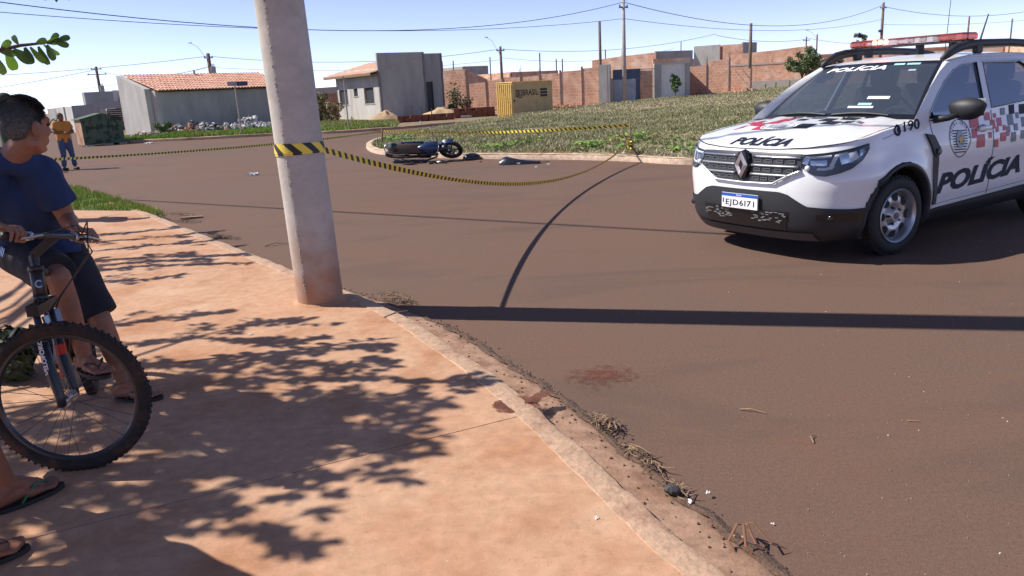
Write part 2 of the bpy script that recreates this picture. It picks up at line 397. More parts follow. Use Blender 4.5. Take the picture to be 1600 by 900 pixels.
# ------------------------------------------------------------------ grass
M_grass = mat('grass_blades', (.1, .1, .05), .75, attr='Col', spec=.2)
def blades(xy, z, h, w, cols, name, lean=.5, rng=RNG):
    n = len(xy); a = rng.uniform(0, 2*pi, n); l = rng.uniform(0, lean, n)*h; la = rng.uniform(0, 2*pi, n)
    v = np.zeros((n, 3, 3)); dx, dy = np.cos(a)*w/2, np.sin(a)*w/2
    v[:, 0] = np.stack([xy[:, 0]-dx, xy[:, 1]-dy, z-.01], 1); v[:, 1] = np.stack([xy[:, 0]+dx, xy[:, 1]+dy, z-.01], 1)
    v[:, 2] = np.stack([xy[:, 0]+np.cos(la)*l, xy[:, 1]+np.sin(la)*l, z+h], 1)
    c = np.repeat(cols, 3, 0)
    return quick(name, v.reshape(-1, 3), np.arange(n*3).reshape(-1, 3), M_grass, c)
def noise2(x, y, s, seed=0.):
    return np.array([noise.noise((a*s+seed, b*s-seed, seed*1.7)) for a, b in zip(x, y)])
def pick(n, box, poly, dens=None):
    x = RNG.uniform(box[0], box[2], n); y = RNG.uniform(box[1], box[3], n); k = inside(x, y, poly)
    if dens is not None: k &= RNG.uniform(0, 1, n) < dens(x, y)
    return np.stack([x[k], y[k]], 1)
def lerp_cols(t, a, b): return np.asarray(a)[None]*(1-t[:, None])+np.asarray(b)[None]*t[:, None]
mx = offset_line(MNL, .18); med_in = mx+MED_B
xy = np.concatenate([pick(680000, (-5, 9, 22, 34), med_in, lambda x, y: np.clip(1.1-(y-15)/24, .25, 1)), pick(110000, (-2, 33, 30, 78), med_in)])
d = noise2(xy[:, 0], xy[:, 1], .55, 3.); d2 = noise2(xy[:, 0], xy[:, 1], 2.2, 8.)
keep = (d*1.2+d2*.5+RNG.normal(0, .25, len(xy))) > -.27; xy, d, d2 = xy[keep], d[keep], d2[keep]
z = np.array([med_h(a, b) for a, b in xy]); far = np.clip((xy[:, 1]-15)/35, 0, 1)
t = np.clip(.50+d*.6+d2*.35+RNG.normal(0, .28, len(xy)), 0, 1)
cols = lerp_cols(t, (.12, .17, .045), (.46, .40, .26))*RNG.uniform(.7, 1.25, (len(xy), 1))
h = RNG.uniform(.025, .075, len(xy))*(1+.4*np.maximum(d2, 0)); w = .02+.03*far+RNG.uniform(0, .02, len(xy))
tag(blades(xy, z, h, w, cols, 'island_grass', 1.6), label='short dry grass on the traffic island', cat='grass', kind='stuff')
# broad-leaved weeds along the kerb of the island
wv, wf, wc = [], [], []
def weed(x, y, z, n, r, hh, col):
    for k in range(n):
        a = RNG.uniform(0, 2*pi); rr = r*sqrt(RNG.uniform(0, 1)); px, py = x+cos(a)*rr, y+sin(a)*rr; pz = z+RNG.uniform(.02, hh)
        l = RNG.uniform(.04, .08); b = RNG.uniform(0, 2*pi); tx, ty = cos(b)*l, sin(b)*l; q = len(wv); up_ = RNG.uniform(-.3, .6)*l
        wv.extend([(px-tx, py-ty, pz-up_), (px-ty*.5, py+tx*.5, pz), (px+tx, py+ty, pz+up_), (px+ty*.5, py-tx*.5, pz)]); wf.append((q, q+1, q+2, q+3))
        c = np.array(col)*RNG.uniform(.6, 1.35); wc.extend([c]*4)
near = [p for p in resample(offset_line(MNL, .45), .17) if 11.5 < p[1] < 26]
for p in near:
    for _ in range(3):
        o = abs(RNG.normal(0, 1.5)); x, y = p[0]+RNG.normal(0, .15)+o*.35, p[1]+o*.9
        nn = noise.noise((x*.8, y*.8, 5))+.35*(x > 2.5)-.1*o
        if nn > .02: weed(x, y, med_h(x, y), int(6+26*nn), .10+.2*nn, .06+.16*max(0, nn), (.15, .28, .05) if RNG.uniform() < .7 else (.26, .32, .08))
quick('weeds', wv, wf, M_grass, np.array(wc)); o_ = COL.objects['weeds']; tag(o_, 'bright green weeds growing behind the island kerb', 'weeds', kind='stuff')

# lawn in front of the tiled house, and the verge of the near pavement
lawn_poly = [(-19.0, 37.6), (-14.5, 36.75), (-10.6, 36.65), (-7.7, 35.9), (-5.0, 36.9), (-5.6, 43), (-9, 47.5), (-15.2, 48.5), (-19.2, 43.6)]
b = MB(); b.sheet(lawn_poly, .13); tag(b.build('lawn', M_lawn), kind='structure')
xy = pick(90000, (-20, 35, -4, 49), lawn_poly); d = noise2(xy[:, 0], xy[:, 1], .35, 11.); t = np.clip(.25+d*.8+(xy[:, 0]+12)*.06+RNG.normal(0, .2, len(xy)), 0, 1)
tag(blades(xy, np.full(len(xy), .13), RNG.uniform(.05, .14, len(xy))*(1+np.maximum(0, d)), np.full(len(xy), .05), lerp_cols(t, (.20, .32, .04), (.34, .30, .13))*RNG.uniform(.7, 1.3, (len(xy), 1)), 'lawn_grass', .9), 'green lawn in front of the tiled house', 'grass', kind='stuff')
vp = [p for p in verge if p[0] > -14]
vpoly = [(-5.62, 11.62), (-5.0, 10.95), (-4.75, 10.75), (-5.1, 11.25), (-6.0, 12.4), (-8.6, 15.6), (-11, 16.5), (-9, 12.9)]
xy = pick(150000, (-12, 10.4, -4.6, 17), vpoly); d = noise2(xy[:, 0], xy[:, 1], 1.6, 21.)
k = d+RNG.normal(0, .25, len(xy)) > -.25; xy, d = xy[k], d[k]
t = np.clip(.3+d*.5+RNG.normal(0, .25, len(xy)), 0, 1)
tag(blades(xy, np.full(len(xy), .085), RNG.uniform(.03, .10, len(xy)), np.full(len(xy), .013), lerp_cols(t, (.18, .28, .045), (.44, .43, .12))*RNG.uniform(.7, 1.3, (len(xy), 1)), 'verge_grass', .8), 'tuft of green grass at the end of the pavement', 'grass', kind='stuff')
# ------------------------------------------------------------------ walls, houses, far things
def brick_mat(name, c1, c2, mortar, sx=.30, sy=.2, var=.25, bump=.5):
    M = bpy.data.materials.new(name); M.use_nodes = True; n = M.node_tree.nodes; L = M.node_tree.links; b = n['Principled BSDF']
    b.inputs['Roughness'].default_value = .9; b.inputs['Specular IOR Level'].default_value = .25
    uv = n.new('ShaderNodeTexCoord'); br = n.new('ShaderNodeTexBrick')
    br.inputs['Color1'].default_value = (*c1, 1); br.inputs['Color2'].default_value = (*c2, 1); br.inputs['Mortar'].default_value = (*mortar, 1)
    br.inputs['Scale'].default_value = 1; br.inputs['Mortar Size'].default_value = .018; br.inputs['Mortar Smooth'].default_value = .3
    br.inputs['Brick Width'].default_value = sx; br.inputs['Row Height'].default_value = sy; br.inputs['Bias'].default_value = 0
    t = n.new('ShaderNodeTexNoise'); t.inputs['Scale'].default_value = 1.1; t.inputs['Detail'].default_value = 9; t.inputs['Roughness'].default_value = .7
    r = n.new('ShaderNodeMapRange'); r.inputs[1].default_value = .3; r.inputs[2].default_value = .7; r.inputs[3].default_value = 1-var; r.inputs[4].default_value = 1+var
    h = n.new('ShaderNodeVectorMath'); h.operation = 'SCALE'
    # smears of mortar left on the bricks
    t2 = n.new('ShaderNodeTexNoise'); t2.inputs['Scale'].default_value = .55; t2.inputs['Detail'].default_value = 7
    r2 = n.new('ShaderNodeMapRange'); r2.inputs[1].default_value = .53; r2.inputs[2].default_value = .66; r2.inputs[4].default_value = .75
    x = n.new('ShaderNodeMix'); x.data_type = 'RGBA'; x.inputs[7].default_value = (*mortar, 1)
    bp = n.new('ShaderNodeBump'); bp.inputs['Strength'].default_value = bump; bp.inputs['Distance'].default_value = .02; bp.invert = True
    L.new(uv.outputs['UV'], br.inputs['Vector']); L.new(uv.outputs['UV'], t.inputs['Vector']); L.new(uv.outputs['UV'], t2.inputs['Vector'])
    L.new(t.outputs[0], r.inputs[0]); L.new(t2.outputs[0], r2.inputs[0]); L.new(r2.outputs[0], x.inputs[0]); L.new(br.outputs['Color'], x.inputs[6])
    L.new(x.outputs[2], h.inputs[0]); L.new(r.outputs[0], h.inputs['Scale']); L.new(h.outputs[0], b.inputs['Base Color'])
    L.new(br.outputs['Fac'], bp.inputs['Height']); L.new(bp.outputs[0], b.inputs['Normal']); return M
M_brick = brick_mat('raw_ceramic_brick', (.69, .375, .24), (.54, .26, .165), (.62, .47, .375))
M_brick_d = brick_mat('red_ceramic_brick', (.36, .135, .085), (.29, .105, .07), (.33, .21, .16))
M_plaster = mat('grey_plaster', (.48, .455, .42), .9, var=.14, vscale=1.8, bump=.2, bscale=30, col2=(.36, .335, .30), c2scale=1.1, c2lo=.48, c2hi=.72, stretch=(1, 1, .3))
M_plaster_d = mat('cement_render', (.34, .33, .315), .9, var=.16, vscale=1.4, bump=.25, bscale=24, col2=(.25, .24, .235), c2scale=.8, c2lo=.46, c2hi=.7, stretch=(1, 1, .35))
M_conc = mat('concrete', (.36, .33, .29), .9, var=.2, vscale=5, bump=.3, bscale=30)
M_dark = mat('dark_opening', (.03, .032, .038), .6)
M_steel_blue = mat('blue_steel_sheet', (.045, .07, .13), .5, var=.2, vscale=3)
M_steel_grey = mat('galvanised_sheet', (.30, .33, .37), .5, metal=.3, var=.15, vscale=2)
M_white_gate = mat('white_steel_gate', (.62, .60, .58), .5, var=.06, vscale=2)
M_tile = mat('clay_tile', (.62, .34, .235), .85, var=.25, vscale=5, bump=.2, bscale=40, col2=(.48, .23, .155), c2scale=2.2)
M_wood = mat('weathered_wood', (.22, .14, .085), .85, var=.3, vscale=9, bump=.3, bscale=40)
M_pole = mat('pole_concrete_far', (.38, .32, .28), .9, var=.15, vscale=3)
M_pole_dk = mat('treated_pole', (.17, .115, .085), .9, var=.2, vscale=3)
M_black = mat('black_rubber', (.014, .014, .015), .7, var=.2, vscale=30)

def slab(P0, P1, z0, z1, th=.15, side=1, z1b=None, mb=None):
    """upright wall piece from P0 to P1 (ground points), thickness towards `side`, uv in metres"""
    mb = mb or MB()
    if mb.uv is None: mb.uv = []
    p0, p1 = Vector((*P0, 0)), Vector((*P1, 0)); t = (p1-p0); L = t.length; t /= L; nrm = Vector((-t.y, t.x, 0))*side*th
    zb = z1b if z1b is not None else z1; k = len(mb.v)
    vs = []
    def q(a, b, c, d, ua, ub):
        i = len(vs); vs.extend([a, b, c, d]); mb.f.append((k+i, k+i+1, k+i+2, k+i+3)); mb.mi.append(0); mb.uv += ua
    up_ = Vector((0, 0, 1)); A0, A1, B0, B1 = p0+up_*z0, p0+up_*z1, p1+up_*z0, p1+up_*zb
    C0, C1, D0, D1 = A0+nrm, A1+nrm, B0+nrm, B1+nrm; o = (p0.x*.37+p0.y*.21) % 7
    q(A0, B0, B1, A1, [(o, z0), (o+L, z0), (o+L, zb), (o, z1)], 0); q(D0, C0, C1, D1, [(o, z0), (o+L, z0), (o+L, z1), (o, zb)], 0)
    q(B0, D0, D1, B1, [(o, z0), (o+th, z0), (o+th, zb), (o, zb)], 0); q(C0, A0, A1, C1, [(o, z0), (o+th, z0), (o+th, z1), (o, z1)], 0)
    q(A1, B1, D1, C1, [(o, 0), (o+L, 0), (o+L, th), (o, th)], 0); q(C0, D0, B0, A0, [(o, 0), (o+L, 0), (o+L, th), (o, th)], 0)
    mb.v += [tuple(p) for p in vs]; return mb
def P(o, d, t, e=None, s=0):
    return (o[0]+d[0]*t+(e[0]*s if e else 0), o[1]+d[1]*t+(e[1]*s if e else 0))
def wall_with_openings(o, d, L, z0, z1, ops, th=.15, side=1):
    """one mesh: a wall cut round its openings (t0, t1, za, zb)"""
    mb = MB(); cuts = sorted({0, L}|{t for q in ops for t in q[:2]})
    for a, b in zip(cuts, cuts[1:]):
        m_ = [q for q in ops if q[0] <= a+1e-6 and q[1] >= b-1e-6]
        if not m_: slab(P(o, d, a), P(o, d, b), z0, z1, th, side, mb=mb)
        else:
            q = m_[0]
            if q[2] > z0: slab(P(o, d, a), P(o, d, b), z0, q[2], th, side, mb=mb)
            if q[3] < z1: slab(P(o, d, a), P(o, d, b), q[3], z1, th, side, mb=mb)
    return mb
G0 = .1   # ground level of the lots

# --- house with the clay tile roof
h1 = thing('tiled_house', 'grey rendered house with orange clay tile roof behind the rubble heap', 'house')
d1, e1 = (.6, .8), (-.8, .6); B = (-19.2, 44.2)
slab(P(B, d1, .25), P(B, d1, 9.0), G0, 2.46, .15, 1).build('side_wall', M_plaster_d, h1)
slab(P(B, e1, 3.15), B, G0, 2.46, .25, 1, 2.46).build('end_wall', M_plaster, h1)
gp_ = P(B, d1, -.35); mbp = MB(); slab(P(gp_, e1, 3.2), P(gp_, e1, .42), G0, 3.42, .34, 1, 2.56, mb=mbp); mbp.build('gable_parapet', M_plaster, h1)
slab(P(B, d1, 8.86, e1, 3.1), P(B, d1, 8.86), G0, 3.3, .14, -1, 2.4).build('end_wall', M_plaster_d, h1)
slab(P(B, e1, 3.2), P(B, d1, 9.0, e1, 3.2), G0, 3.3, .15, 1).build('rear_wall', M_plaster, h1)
def tile_roof(o, d, L, e, Wd, z0, z1, pitch_w=.22, row=.42, over=.0):
    """rows of barrel tiles lapped over each other, sloping up from the eave at o along e"""
    b = MB(); n = int(L/pitch_w); nr = int(Wd/row)+1; sl = (z1-z0)/Wd
    for rw in range(nr):
        s0, s1 = rw*row-.03, min((rw+1)*row+.03, Wd)
        for i in range(n+1):
            k = len(b.v)
            for t_, up_ in ((0, 0.), (.25, .055), (.5, .07), (.75, .055), (1., 0.)):
                for s_, lift in ((s0, .035), (s1, 0.)):
                    q = P(o, d, (i+t_)*pitch_w, e, s_); b.v.append((q[0], q[1], z0+sl*s_+up_+lift+.008*noise.noise((i*.7, rw*.9, 2))))
            for j in range(4): b.f.append((k+2*j, k+2*j+2, k+2*j+3, k+2*j+1)); b.mi.append(0)
            b.f.append((k, k+2, k+4, k+6, k+8)); b.mi.append(0)
    return b
tr = tile_roof(P(B, d1, .0, e1, -.32), d1, 9.2, e1, 3.45, 2.42, 3.4); ro = tr.build('roof', M_tile, h1); tag(ro, 'orange clay tile roof sloping to the road', kind='stuff')
b = MB(); b.add([(*P(B, d1, 0, e1, -.25), 2.36), (*P(B, d1, 9.1, e1, -.25), 2.36), (*P(B, d1, 9.1, e1, 3.1), 3.3), (*P(B, d1, 0, e1, 3.1), 3.3)], [(0, 1, 2, 3)]); b.build('roof_boarding', M_wood, h1)
b = MB(); b.tube([(*P(B, d1, 4.4, e1, 2.9), 3.3), (*P(B, d1, 4.4, e1, 2.9), 3.62)], .07, 8); b.build('vent_pipe', M_conc, h1)

# --- rendered box house with parapet
h2 = thing('rendered_house', 'unpainted rendered house with tall blank parapet, three small windows and a mono-pitch tile roof', 'house')
c2_, d2_, e2_ = (-7.35, 48.), (.85, .53), (-.53, .85)
nrm = sqrt(.85**2+.53**2); d2_ = (.85/nrm, .53/nrm); e2_ = (-.53/nrm, .85/nrm)
wins = [(.95, 2.5, 1.1, 2.06), (3.55, 4.25, 1.58, 2.06), (5.35, 6.9, 1.06, 2.04)]
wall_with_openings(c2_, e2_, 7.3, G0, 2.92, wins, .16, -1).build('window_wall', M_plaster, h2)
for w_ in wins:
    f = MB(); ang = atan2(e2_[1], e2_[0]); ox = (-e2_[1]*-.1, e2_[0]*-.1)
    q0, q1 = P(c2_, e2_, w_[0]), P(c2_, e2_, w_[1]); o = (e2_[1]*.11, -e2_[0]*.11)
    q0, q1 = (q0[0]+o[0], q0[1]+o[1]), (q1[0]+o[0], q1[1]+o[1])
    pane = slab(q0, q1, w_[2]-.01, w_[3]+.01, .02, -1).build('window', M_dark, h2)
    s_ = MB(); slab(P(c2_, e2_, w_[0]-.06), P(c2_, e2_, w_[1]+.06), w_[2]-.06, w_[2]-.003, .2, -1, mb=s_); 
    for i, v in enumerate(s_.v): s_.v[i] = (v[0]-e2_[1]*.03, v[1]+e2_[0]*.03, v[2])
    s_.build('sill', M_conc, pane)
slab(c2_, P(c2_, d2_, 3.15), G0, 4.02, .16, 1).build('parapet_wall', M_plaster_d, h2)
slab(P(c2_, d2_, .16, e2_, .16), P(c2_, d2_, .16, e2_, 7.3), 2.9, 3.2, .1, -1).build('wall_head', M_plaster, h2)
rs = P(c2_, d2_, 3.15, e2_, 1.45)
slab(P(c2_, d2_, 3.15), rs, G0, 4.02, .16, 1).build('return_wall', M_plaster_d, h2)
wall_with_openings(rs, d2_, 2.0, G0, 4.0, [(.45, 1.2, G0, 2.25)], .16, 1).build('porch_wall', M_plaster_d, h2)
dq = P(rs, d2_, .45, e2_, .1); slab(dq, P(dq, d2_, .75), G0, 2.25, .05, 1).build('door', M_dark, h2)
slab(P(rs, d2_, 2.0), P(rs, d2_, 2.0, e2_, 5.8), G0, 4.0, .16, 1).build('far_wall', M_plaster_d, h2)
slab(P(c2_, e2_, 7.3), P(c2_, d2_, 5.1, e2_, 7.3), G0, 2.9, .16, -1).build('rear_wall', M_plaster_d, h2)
b = tile_roof(P(c2_, d2_, -.5, e2_, -.02), e2_, 8.3, d2_, 3.4, 2.86, 3.72); tag(b.build('roof', mat('pale_tile', (.60, .36, .24), .85, var=.2, vscale=4), h2), 'pale orange mono-pitch tile roof', kind='stuff')
b = MB(); b.add([(*P(c2_, d2_, -.46, e2_, 0), 2.8), (*P(c2_, d2_, -.46, e2_, 8.2), 2.8), (*P(c2_, d2_, 2.8, e2_, 8.2), 3.6), (*P(c2_, d2_, 2.8, e2_, 0), 3.6)], [(0, 1, 2, 3)]); b.build('eave_boarding', M_wood, h2)
b = MB(); b.bar((*P(c2_, d2_, -.5, e2_, 0), 2.82), (*P(c2_, d2_, -.5, e2_, 8.25), 2.82), .04, .14); b.build('fascia', M_wood, h2)

# --- garage house on the far left
h3 = thing('garage_house', 'low cream walled house with dark slatted garage door and box tower', 'house')
gA, gB, gC = (-35.9, 64.), (-32.6, 60.2), (-27.2, 61.6)
slab(gA, (-34.35, 62.2), G0-.1, 1.95, .2, 1).build('boundary_wall', M_plaster, h3)
slab((-34.0, 61.8), gB, G0-.1, 1.95, .2, 1).build('boundary_wall', M_plaster, h3)
slab((-34.34, 62.19), (-34.02, 61.82), G0-.1, 1.75, .06, 1).build('gate_slot', M_dark, h3)
slab((-37.5, 65.5), gA, G0-.1, 1.9, .2, 1).build('boundary_wall', M_plaster_d, h3)
slab(gB, (-30.7, 60.7), G0-.1, 2.0, .2, 1).build('front_wall', M_plaster_d, h3)
slab((-30.7, 60.55), gC, 1.62, 2.15, .35, 1).build('lintel', M_plaster_d, h3)
slab((-30.72, 60.55), (-30.35, 60.65), G0-.1, 1.62, .3, 1).build('pillar', M_plaster, h3)
for k in range(11):
    z = G0-.1+k*.148; slab((-30.3, 60.75+.0), (-27.3, 61.75), z, z+.135, .05, 1).build('garage_slat', M_dark if k % 2 else mat('dark_slat', (.05, .055, .075), .5), h3)
tw = [(-32.6, 62.0), (-32.2, 61.6), (-30.2, 62.2), (-30.0, 64), (-32.6, 64.4)]
b = MB(); b.prism(tw[::-1] if False else tw, 1.8, 2.95); b.build('tower', M_plaster_d, h3)
slab((-30.25, 62.1), (-30.0, 62.15), 1.6, 3.0, 2., 1).build('party_wall', M_plaster, h3)
tag(tile_roof((-29.95, 62.2), (.95, .3), 3.0, (-.3, .95), 2.4, 2.05, 3.0).build('roof', M_tile, h3), 'small strip of orange clay tile roof', kind='stuff')

# --- brick walls of the row of lots
wn_ = (-.5, -.86); M_pillar = mat('rough_pillar', (.40, .28, .215), .95, var=.25, vscale=6)
def brick_wall(label, segs, cat='brick wall', m_=None, pil=None, th=.14, group=None):
    """segs: (P0, P1, z1a, z1b); each stretch is a panel, pil: concrete pillars (point, height)"""
    t = thing('brick_wall', label, cat, group=group)
    for q in segs:
        slab(q[0], q[1], q[4] if len(q) > 4 else G0, q[2], th, 1, q[3]).build('wall_panel', m_ or M_brick, t)
    for p, hh in pil or []:
        b = MB(); b.box((p[0]-wn_[0]*.03, p[1]-wn_[1]*.03, hh/2), (.14, .14, hh)); b.build('pillar', M_pillar, t)
        if (p[0]*7) % 2 > .9:
            c = MB()
            for k in range(3): c.tube([(p[0]-.05+k*.05, p[1], hh), (p[0]-.06+k*.06, p[1], hh+.35+.1*k)], .012, 4)
            c.build('rebar', M_pole_dk, t)
    return t
wd = Vector((.82, -.42)).normalized(); wd = (wd.x, wd.y); w0 = (-4.55, 59.5)
W_ = lambda t: P(w0, wd, t)
brick_wall('pink brick wall with a climbing plant beside the rendered house', [(W_(0), W_(2.2), 3.05, 3.1), (W_(2.2), P(W_(2.2), (.35, .94), 4.5), 3.1, 2.3)], pil=[(W_(2.28), 3.0)])
segs = []; t = 2.42
for L, za, zb in [(1.5, 2.05, 2.1), (1.35, 2.2, 2.22), (1.45, 2.35, 2.3), (1.5, 2.3, 2.34), (1.55, 2.42, 2.4), (1.6, 2.5, 2.52), (1.75, 2.62, 2.66)]:
    segs.append((W_(t), W_(t+L-.09), za, zb)); t += L
pil = [(W_(2.42+sum([1.5, 1.35, 1.45, 1.5, 1.55, 1.6][:k+1])-.045), [2.2, 2.35, 2.5, 2.4, 2.6, 2.75][k]) for k in range(6)]
brick_wall('long pink brick boundary wall running behind the yellow container', segs, pil=pil)
wend = W_(t)
b_ = thing('gate_front', 'walled front with blue steel gate and a concrete end pillar', 'gate')
slab((6.55, 53.3), (7.25, 53.0), G0, 2.78, .3, 1).build('pillar', M_plaster_d, b_)
slab((7.25, 53.05), (7.3, 55), G0, 2.7, .15, 1).build('return_wall', M_brick_d, b_)
gx = [(7.62, 54.0), (9.55, 54.4), (10.55, 54.65)]
for k in range(6):
    a, c = P(gx[0], (.979, .203), k*.327), P(gx[0], (.979, .203), k*.327+.31)
    slab(a, c, G0+.05, 1.75, .04, 1).build('gate_sheet', M_steel_grey if k < 5 else M_steel_blue, b_)
slab(gx[0], gx[1], 1.76, 2.42, .05, 1).build('gate_head', M_steel_blue, b_)
f = MB(); 
for k in range(12):
    q = P(gx[1], (.97, .24), .04+k*.085); f.bar((*q, G0+.1), (*q, 2.4), .02, .02)
for z in (.25, 1.2, 2.38): f.bar((*gx[1], z), (*gx[2], z), .03, .03)
tag(f.build('gate_mesh', mat('gate_bars', (.16, .20, .19), .6), b_), kind='stuff')
slab((9.7, 57.5), (11., 57.8), G0, 2.3, .1, 1).build('yard_wall', M_brick, b_)
slab((7.3, 58.5), (9.7, 58.7), G0, 1.9, .1, 1).build('yard_wall', M_plaster_d, b_)
gr_ = thing('garage_building', 'rendered garage front with a pale folding door and brick course on top', 'garage')
slab((10.55, 54.7), (11.05, 54.75), G0, 2.62, .25, 1).build('pillar', M_plaster_d, gr_)
slab((12.82, 55.0), (13.1, 55.05), G0, 2.62, .6, 1).build('pillar', M_plaster_d, gr_)
slab((10.56, 54.72), (13.1, 55.02), 2.62, 2.72, .3, 1).build('lintel', M_plaster, gr_)
slab((10.5, 54.85), (13.1, 55.15), 2.72, 3.0, .14, 1).build('brick_course', M_brick, gr_)
slab((11.05, 54.9), (12.82, 55.12), 2.36, 2.62, .1, 1).build('door_head', M_white_gate, gr_)
for k in range(8):
    a, c = P((11.05, 54.9), (.9924, .123), k*.223), P((11.05, 54.9), (.9924, .123), k*.223+.215)
    slab(a, c, G0+.03, 2.36, .05, 1).build('door_leaf', M_white_gate, gr_)
b = MB(); b.prism([(10.2, 52.6), (13.6, 53.4), (13.3, 55.2), (7.4, 54.0), (7.6, 52.7)], G0, .17); tag(b.build('gate_apron', M_conc), kind='structure')
# walls right of the garage
brick_wall('pink brick lot wall in stepped stretches right of the pale garage door', [((13.35, 56.6), (16.2, 55.9), 2.45, 2.5), ((16.3, 56.0), (19.1, 55.3), 2.95, 3.0), ((19.2, 55.4), (21.5, 54.9), 2.2, 2.25)], pil=[((16.25, 55.9), 2.65), ((19.15, 55.3), 3.1), ((21.6, 54.8), 2.3)]) if False else None
wr = (14.1, 61.2); wdr = Vector((.85, -.53)).normalized(); wdr = (wdr.x, wdr.y)
brick_wall('brick lot wall in stepped stretches right of the pale garage door', [(P(wr, wdr, 0), P(wr, wdr, 1.7), 2.45, 2.5), (P(wr, wdr, 1.85), P(wr, wdr, 3.4), 2.8, 2.82), (P(wr, wdr, 3.55), P(wr, wdr, 5.0), 2.0, 2.05)], pil=[(P(wr, wdr, 1.78), 2.6), (P(wr, wdr, 3.48), 2.9), (P(wr, wdr, 5.08), 2.1)])
slab((12.95, 55.7), (14.0, 61.1), G0, 2.5, .14, -1).build('side_wall', M_brick_d, gr_)
brick_wall('high pink brick house shell above the blue gate', [((7.2, 62.6), (9.3, 61.15), 3.35, 3.5, .8), ((9.4, 61.08), (11.6, 59.5), 3.5, 3.6, .8)], pil=[((9.35, 61.1), 3.6)])
t_ = thing('gable_shell', 'grey plastered gable wall rising behind the pale garage', 'house')
slab((13.1, 67.5), (16.4, 68.0), 1.2, 3.95, .15, 1, 3.9).build('gable_wall', M_plaster_d, t_); slab((16.5, 68.0), (18.4, 66.9), 1.2, 4.2, .15, 1).build('end_wall', M_plaster, t_)
t_ = thing('brick_shell', 'dark red unfinished brick house shell with flat top behind the lot walls', 'house')
slab((18.1, 72), (20.4, 73.2), .5, 4.25, .15, 1).build('front_wall', M_brick_d, t_); slab((16.2, 73.2), (18.1, 72), .5, 3.3, .15, 1).build('side_wall', M_brick_d, t_)
t_ = thing('brick_house_shell', 'large roofless pink brick shell behind the round tree', 'house')
slab((23.6, 88.5), (26.4, 86.8), .1, 4.95, .15, 1).build('upper_wall', M_brick, t_); slab((26.4, 86.8), (28.6, 89), 3.6, 5.1, .15, 1).build('upper_box', M_plaster_d, t_)
sA, sM, sB = (22.7, 86.4), (28.2, 83.0), (31.6, 80.9)
slab(sA, sM, .95, 3.75, .15, 1, 3.95).build('front_wall', M_brick, t_); slab(sM, sB, .95, 3.95, .15, 1, 4.2).build('front_wall', M_brick, t_)
sd_ = (-.53*.02, -.85*.02)
slab(P(sA, sd_, 1), P(sM, sd_, 1), .1, .95, .17, 1).build('plinth', M_conc, t_); slab(P(sM, sd_, 1), P(sB, sd_, 1), .1, .95, .17, 1).build('plinth', M_conc, t_)
slab(P(sA, sd_, 2), P(sM, sd_, 2), 2.6, 2.74, .1, 1).build('ring_beam', M_conc, t_); slab(P(sM, sd_, 2), P(sB, sd_, 2), 2.6, 2.74, .1, 1).build('ring_beam', M_conc, t_)
brick_wall('low dark brick yard wall behind the bush between the two houses', [((-15.5, 60), (-11.6, 59.2), 1.85, 1.9)], m_=M_brick_d)
brick_wall('low grey block wall far behind the dark brick yard wall', [((-20, 82), (-12.5, 82), 2.6, 2.7)], m_=M_conc)
for k, (x0, y0, x1, y1, z0, z1, mm, lb) in enumerate([(-4.2, 90, -1.4, 92, .1, 4.1, M_plaster_d, 'small grey block house far behind the pink brick wall'), (1.0, 82, 6.2, 86, .1, 3.05, M_brick, 'far low brick house with a shallow roof behind the container'),
    (38, 108, 60, 95, .1, 3.2, M_brick, 'far brick boundary wall seen over the car bonnet'), (52, 130, 84, 112, .1, 4.2, M_brick_d, 'far dark brick house behind the car roof'),
    (70, 105, 86, 104, .1, 3.6, M_brick, 'far pale brick house behind the roof rails')]):
    t_ = thing('far_house', lb, 'house'); w_ = Vector((x1-x0, y1-y0)).normalized(); n_ = (-w_.y, w_.x)
    slab((x0, y0), (x1, y1), z0, z1, .2, 1).build('front_wall', mm, t_); slab((x0, y0), P((x0, y0), n_, 6), z0, z1, .2, -1).build('side_wall', mm, t_)
    b = MB(); q = [(x0, y0), (x1, y1), P((x1, y1), n_, 6), P((x0, y0), n_, 6)]; b.prism(q, z1, z1+.12); b.build('roof', M_tile if k == 1 else M_conc, t_)

# --- container, skip, signs
M_yel = mat('yellow_paint', (.62, .42, .12), .6, var=.12, vscale=3, bump=.1, bscale=20, col2=(.46, .31, .12), c2scale=1.5, c2lo=.55, c2hi=.75)
M_ink = mat('black_lettering', (.012, .012, .014), .6)
cn = thing('skip_container', 'yellow steel rubbish container with ribbed end and black lettering', 'container', (.55, 39.6, 0), atan2(.60, .80))
cw, cd, ch = 2.62, 1.35, 1.82
b = MB(); b.rbox((cw/2, cd/2, ch/2), (cw, cd, ch), .02, 1); b.build('body', M_yel, cn)
b = MB(); b.rbox((cw/2, cd/2, ch+.03), (cw+.06, cd+.06, .06), .02, 1); b.build('top_rim', M_yel, cn)
b = MB(); b.box((cw/2, -.0015, ch/2), (cw-.05, .003, ch-.08)); b.build('front_shade_sheet', layer(mat('shaded_front_ochre', (.46, .33, .15), .7, var=.14, vscale=2.5), (.24, .17, .10), 2.2, .5, .75, .6), cn)  # thin sheet with the shade of this front put into its browner colour
for k in range(8):
    b = MB(); b.prism([(0, -.05), (-.05, -.03), (-.05, .03), (0, .05)], .05, ch-.05); b.build('rib', M_yel, cn, loc=(0, .1+k*.165, 0))
vs, fs = fit_text('BRASIL', 1.02, .30, bold=.02); b = MB(); b.add([(p[0]+.62, -.006, p[1]+1.18) for p in vs], fs)
b.build('lettering', M_ink, cn)
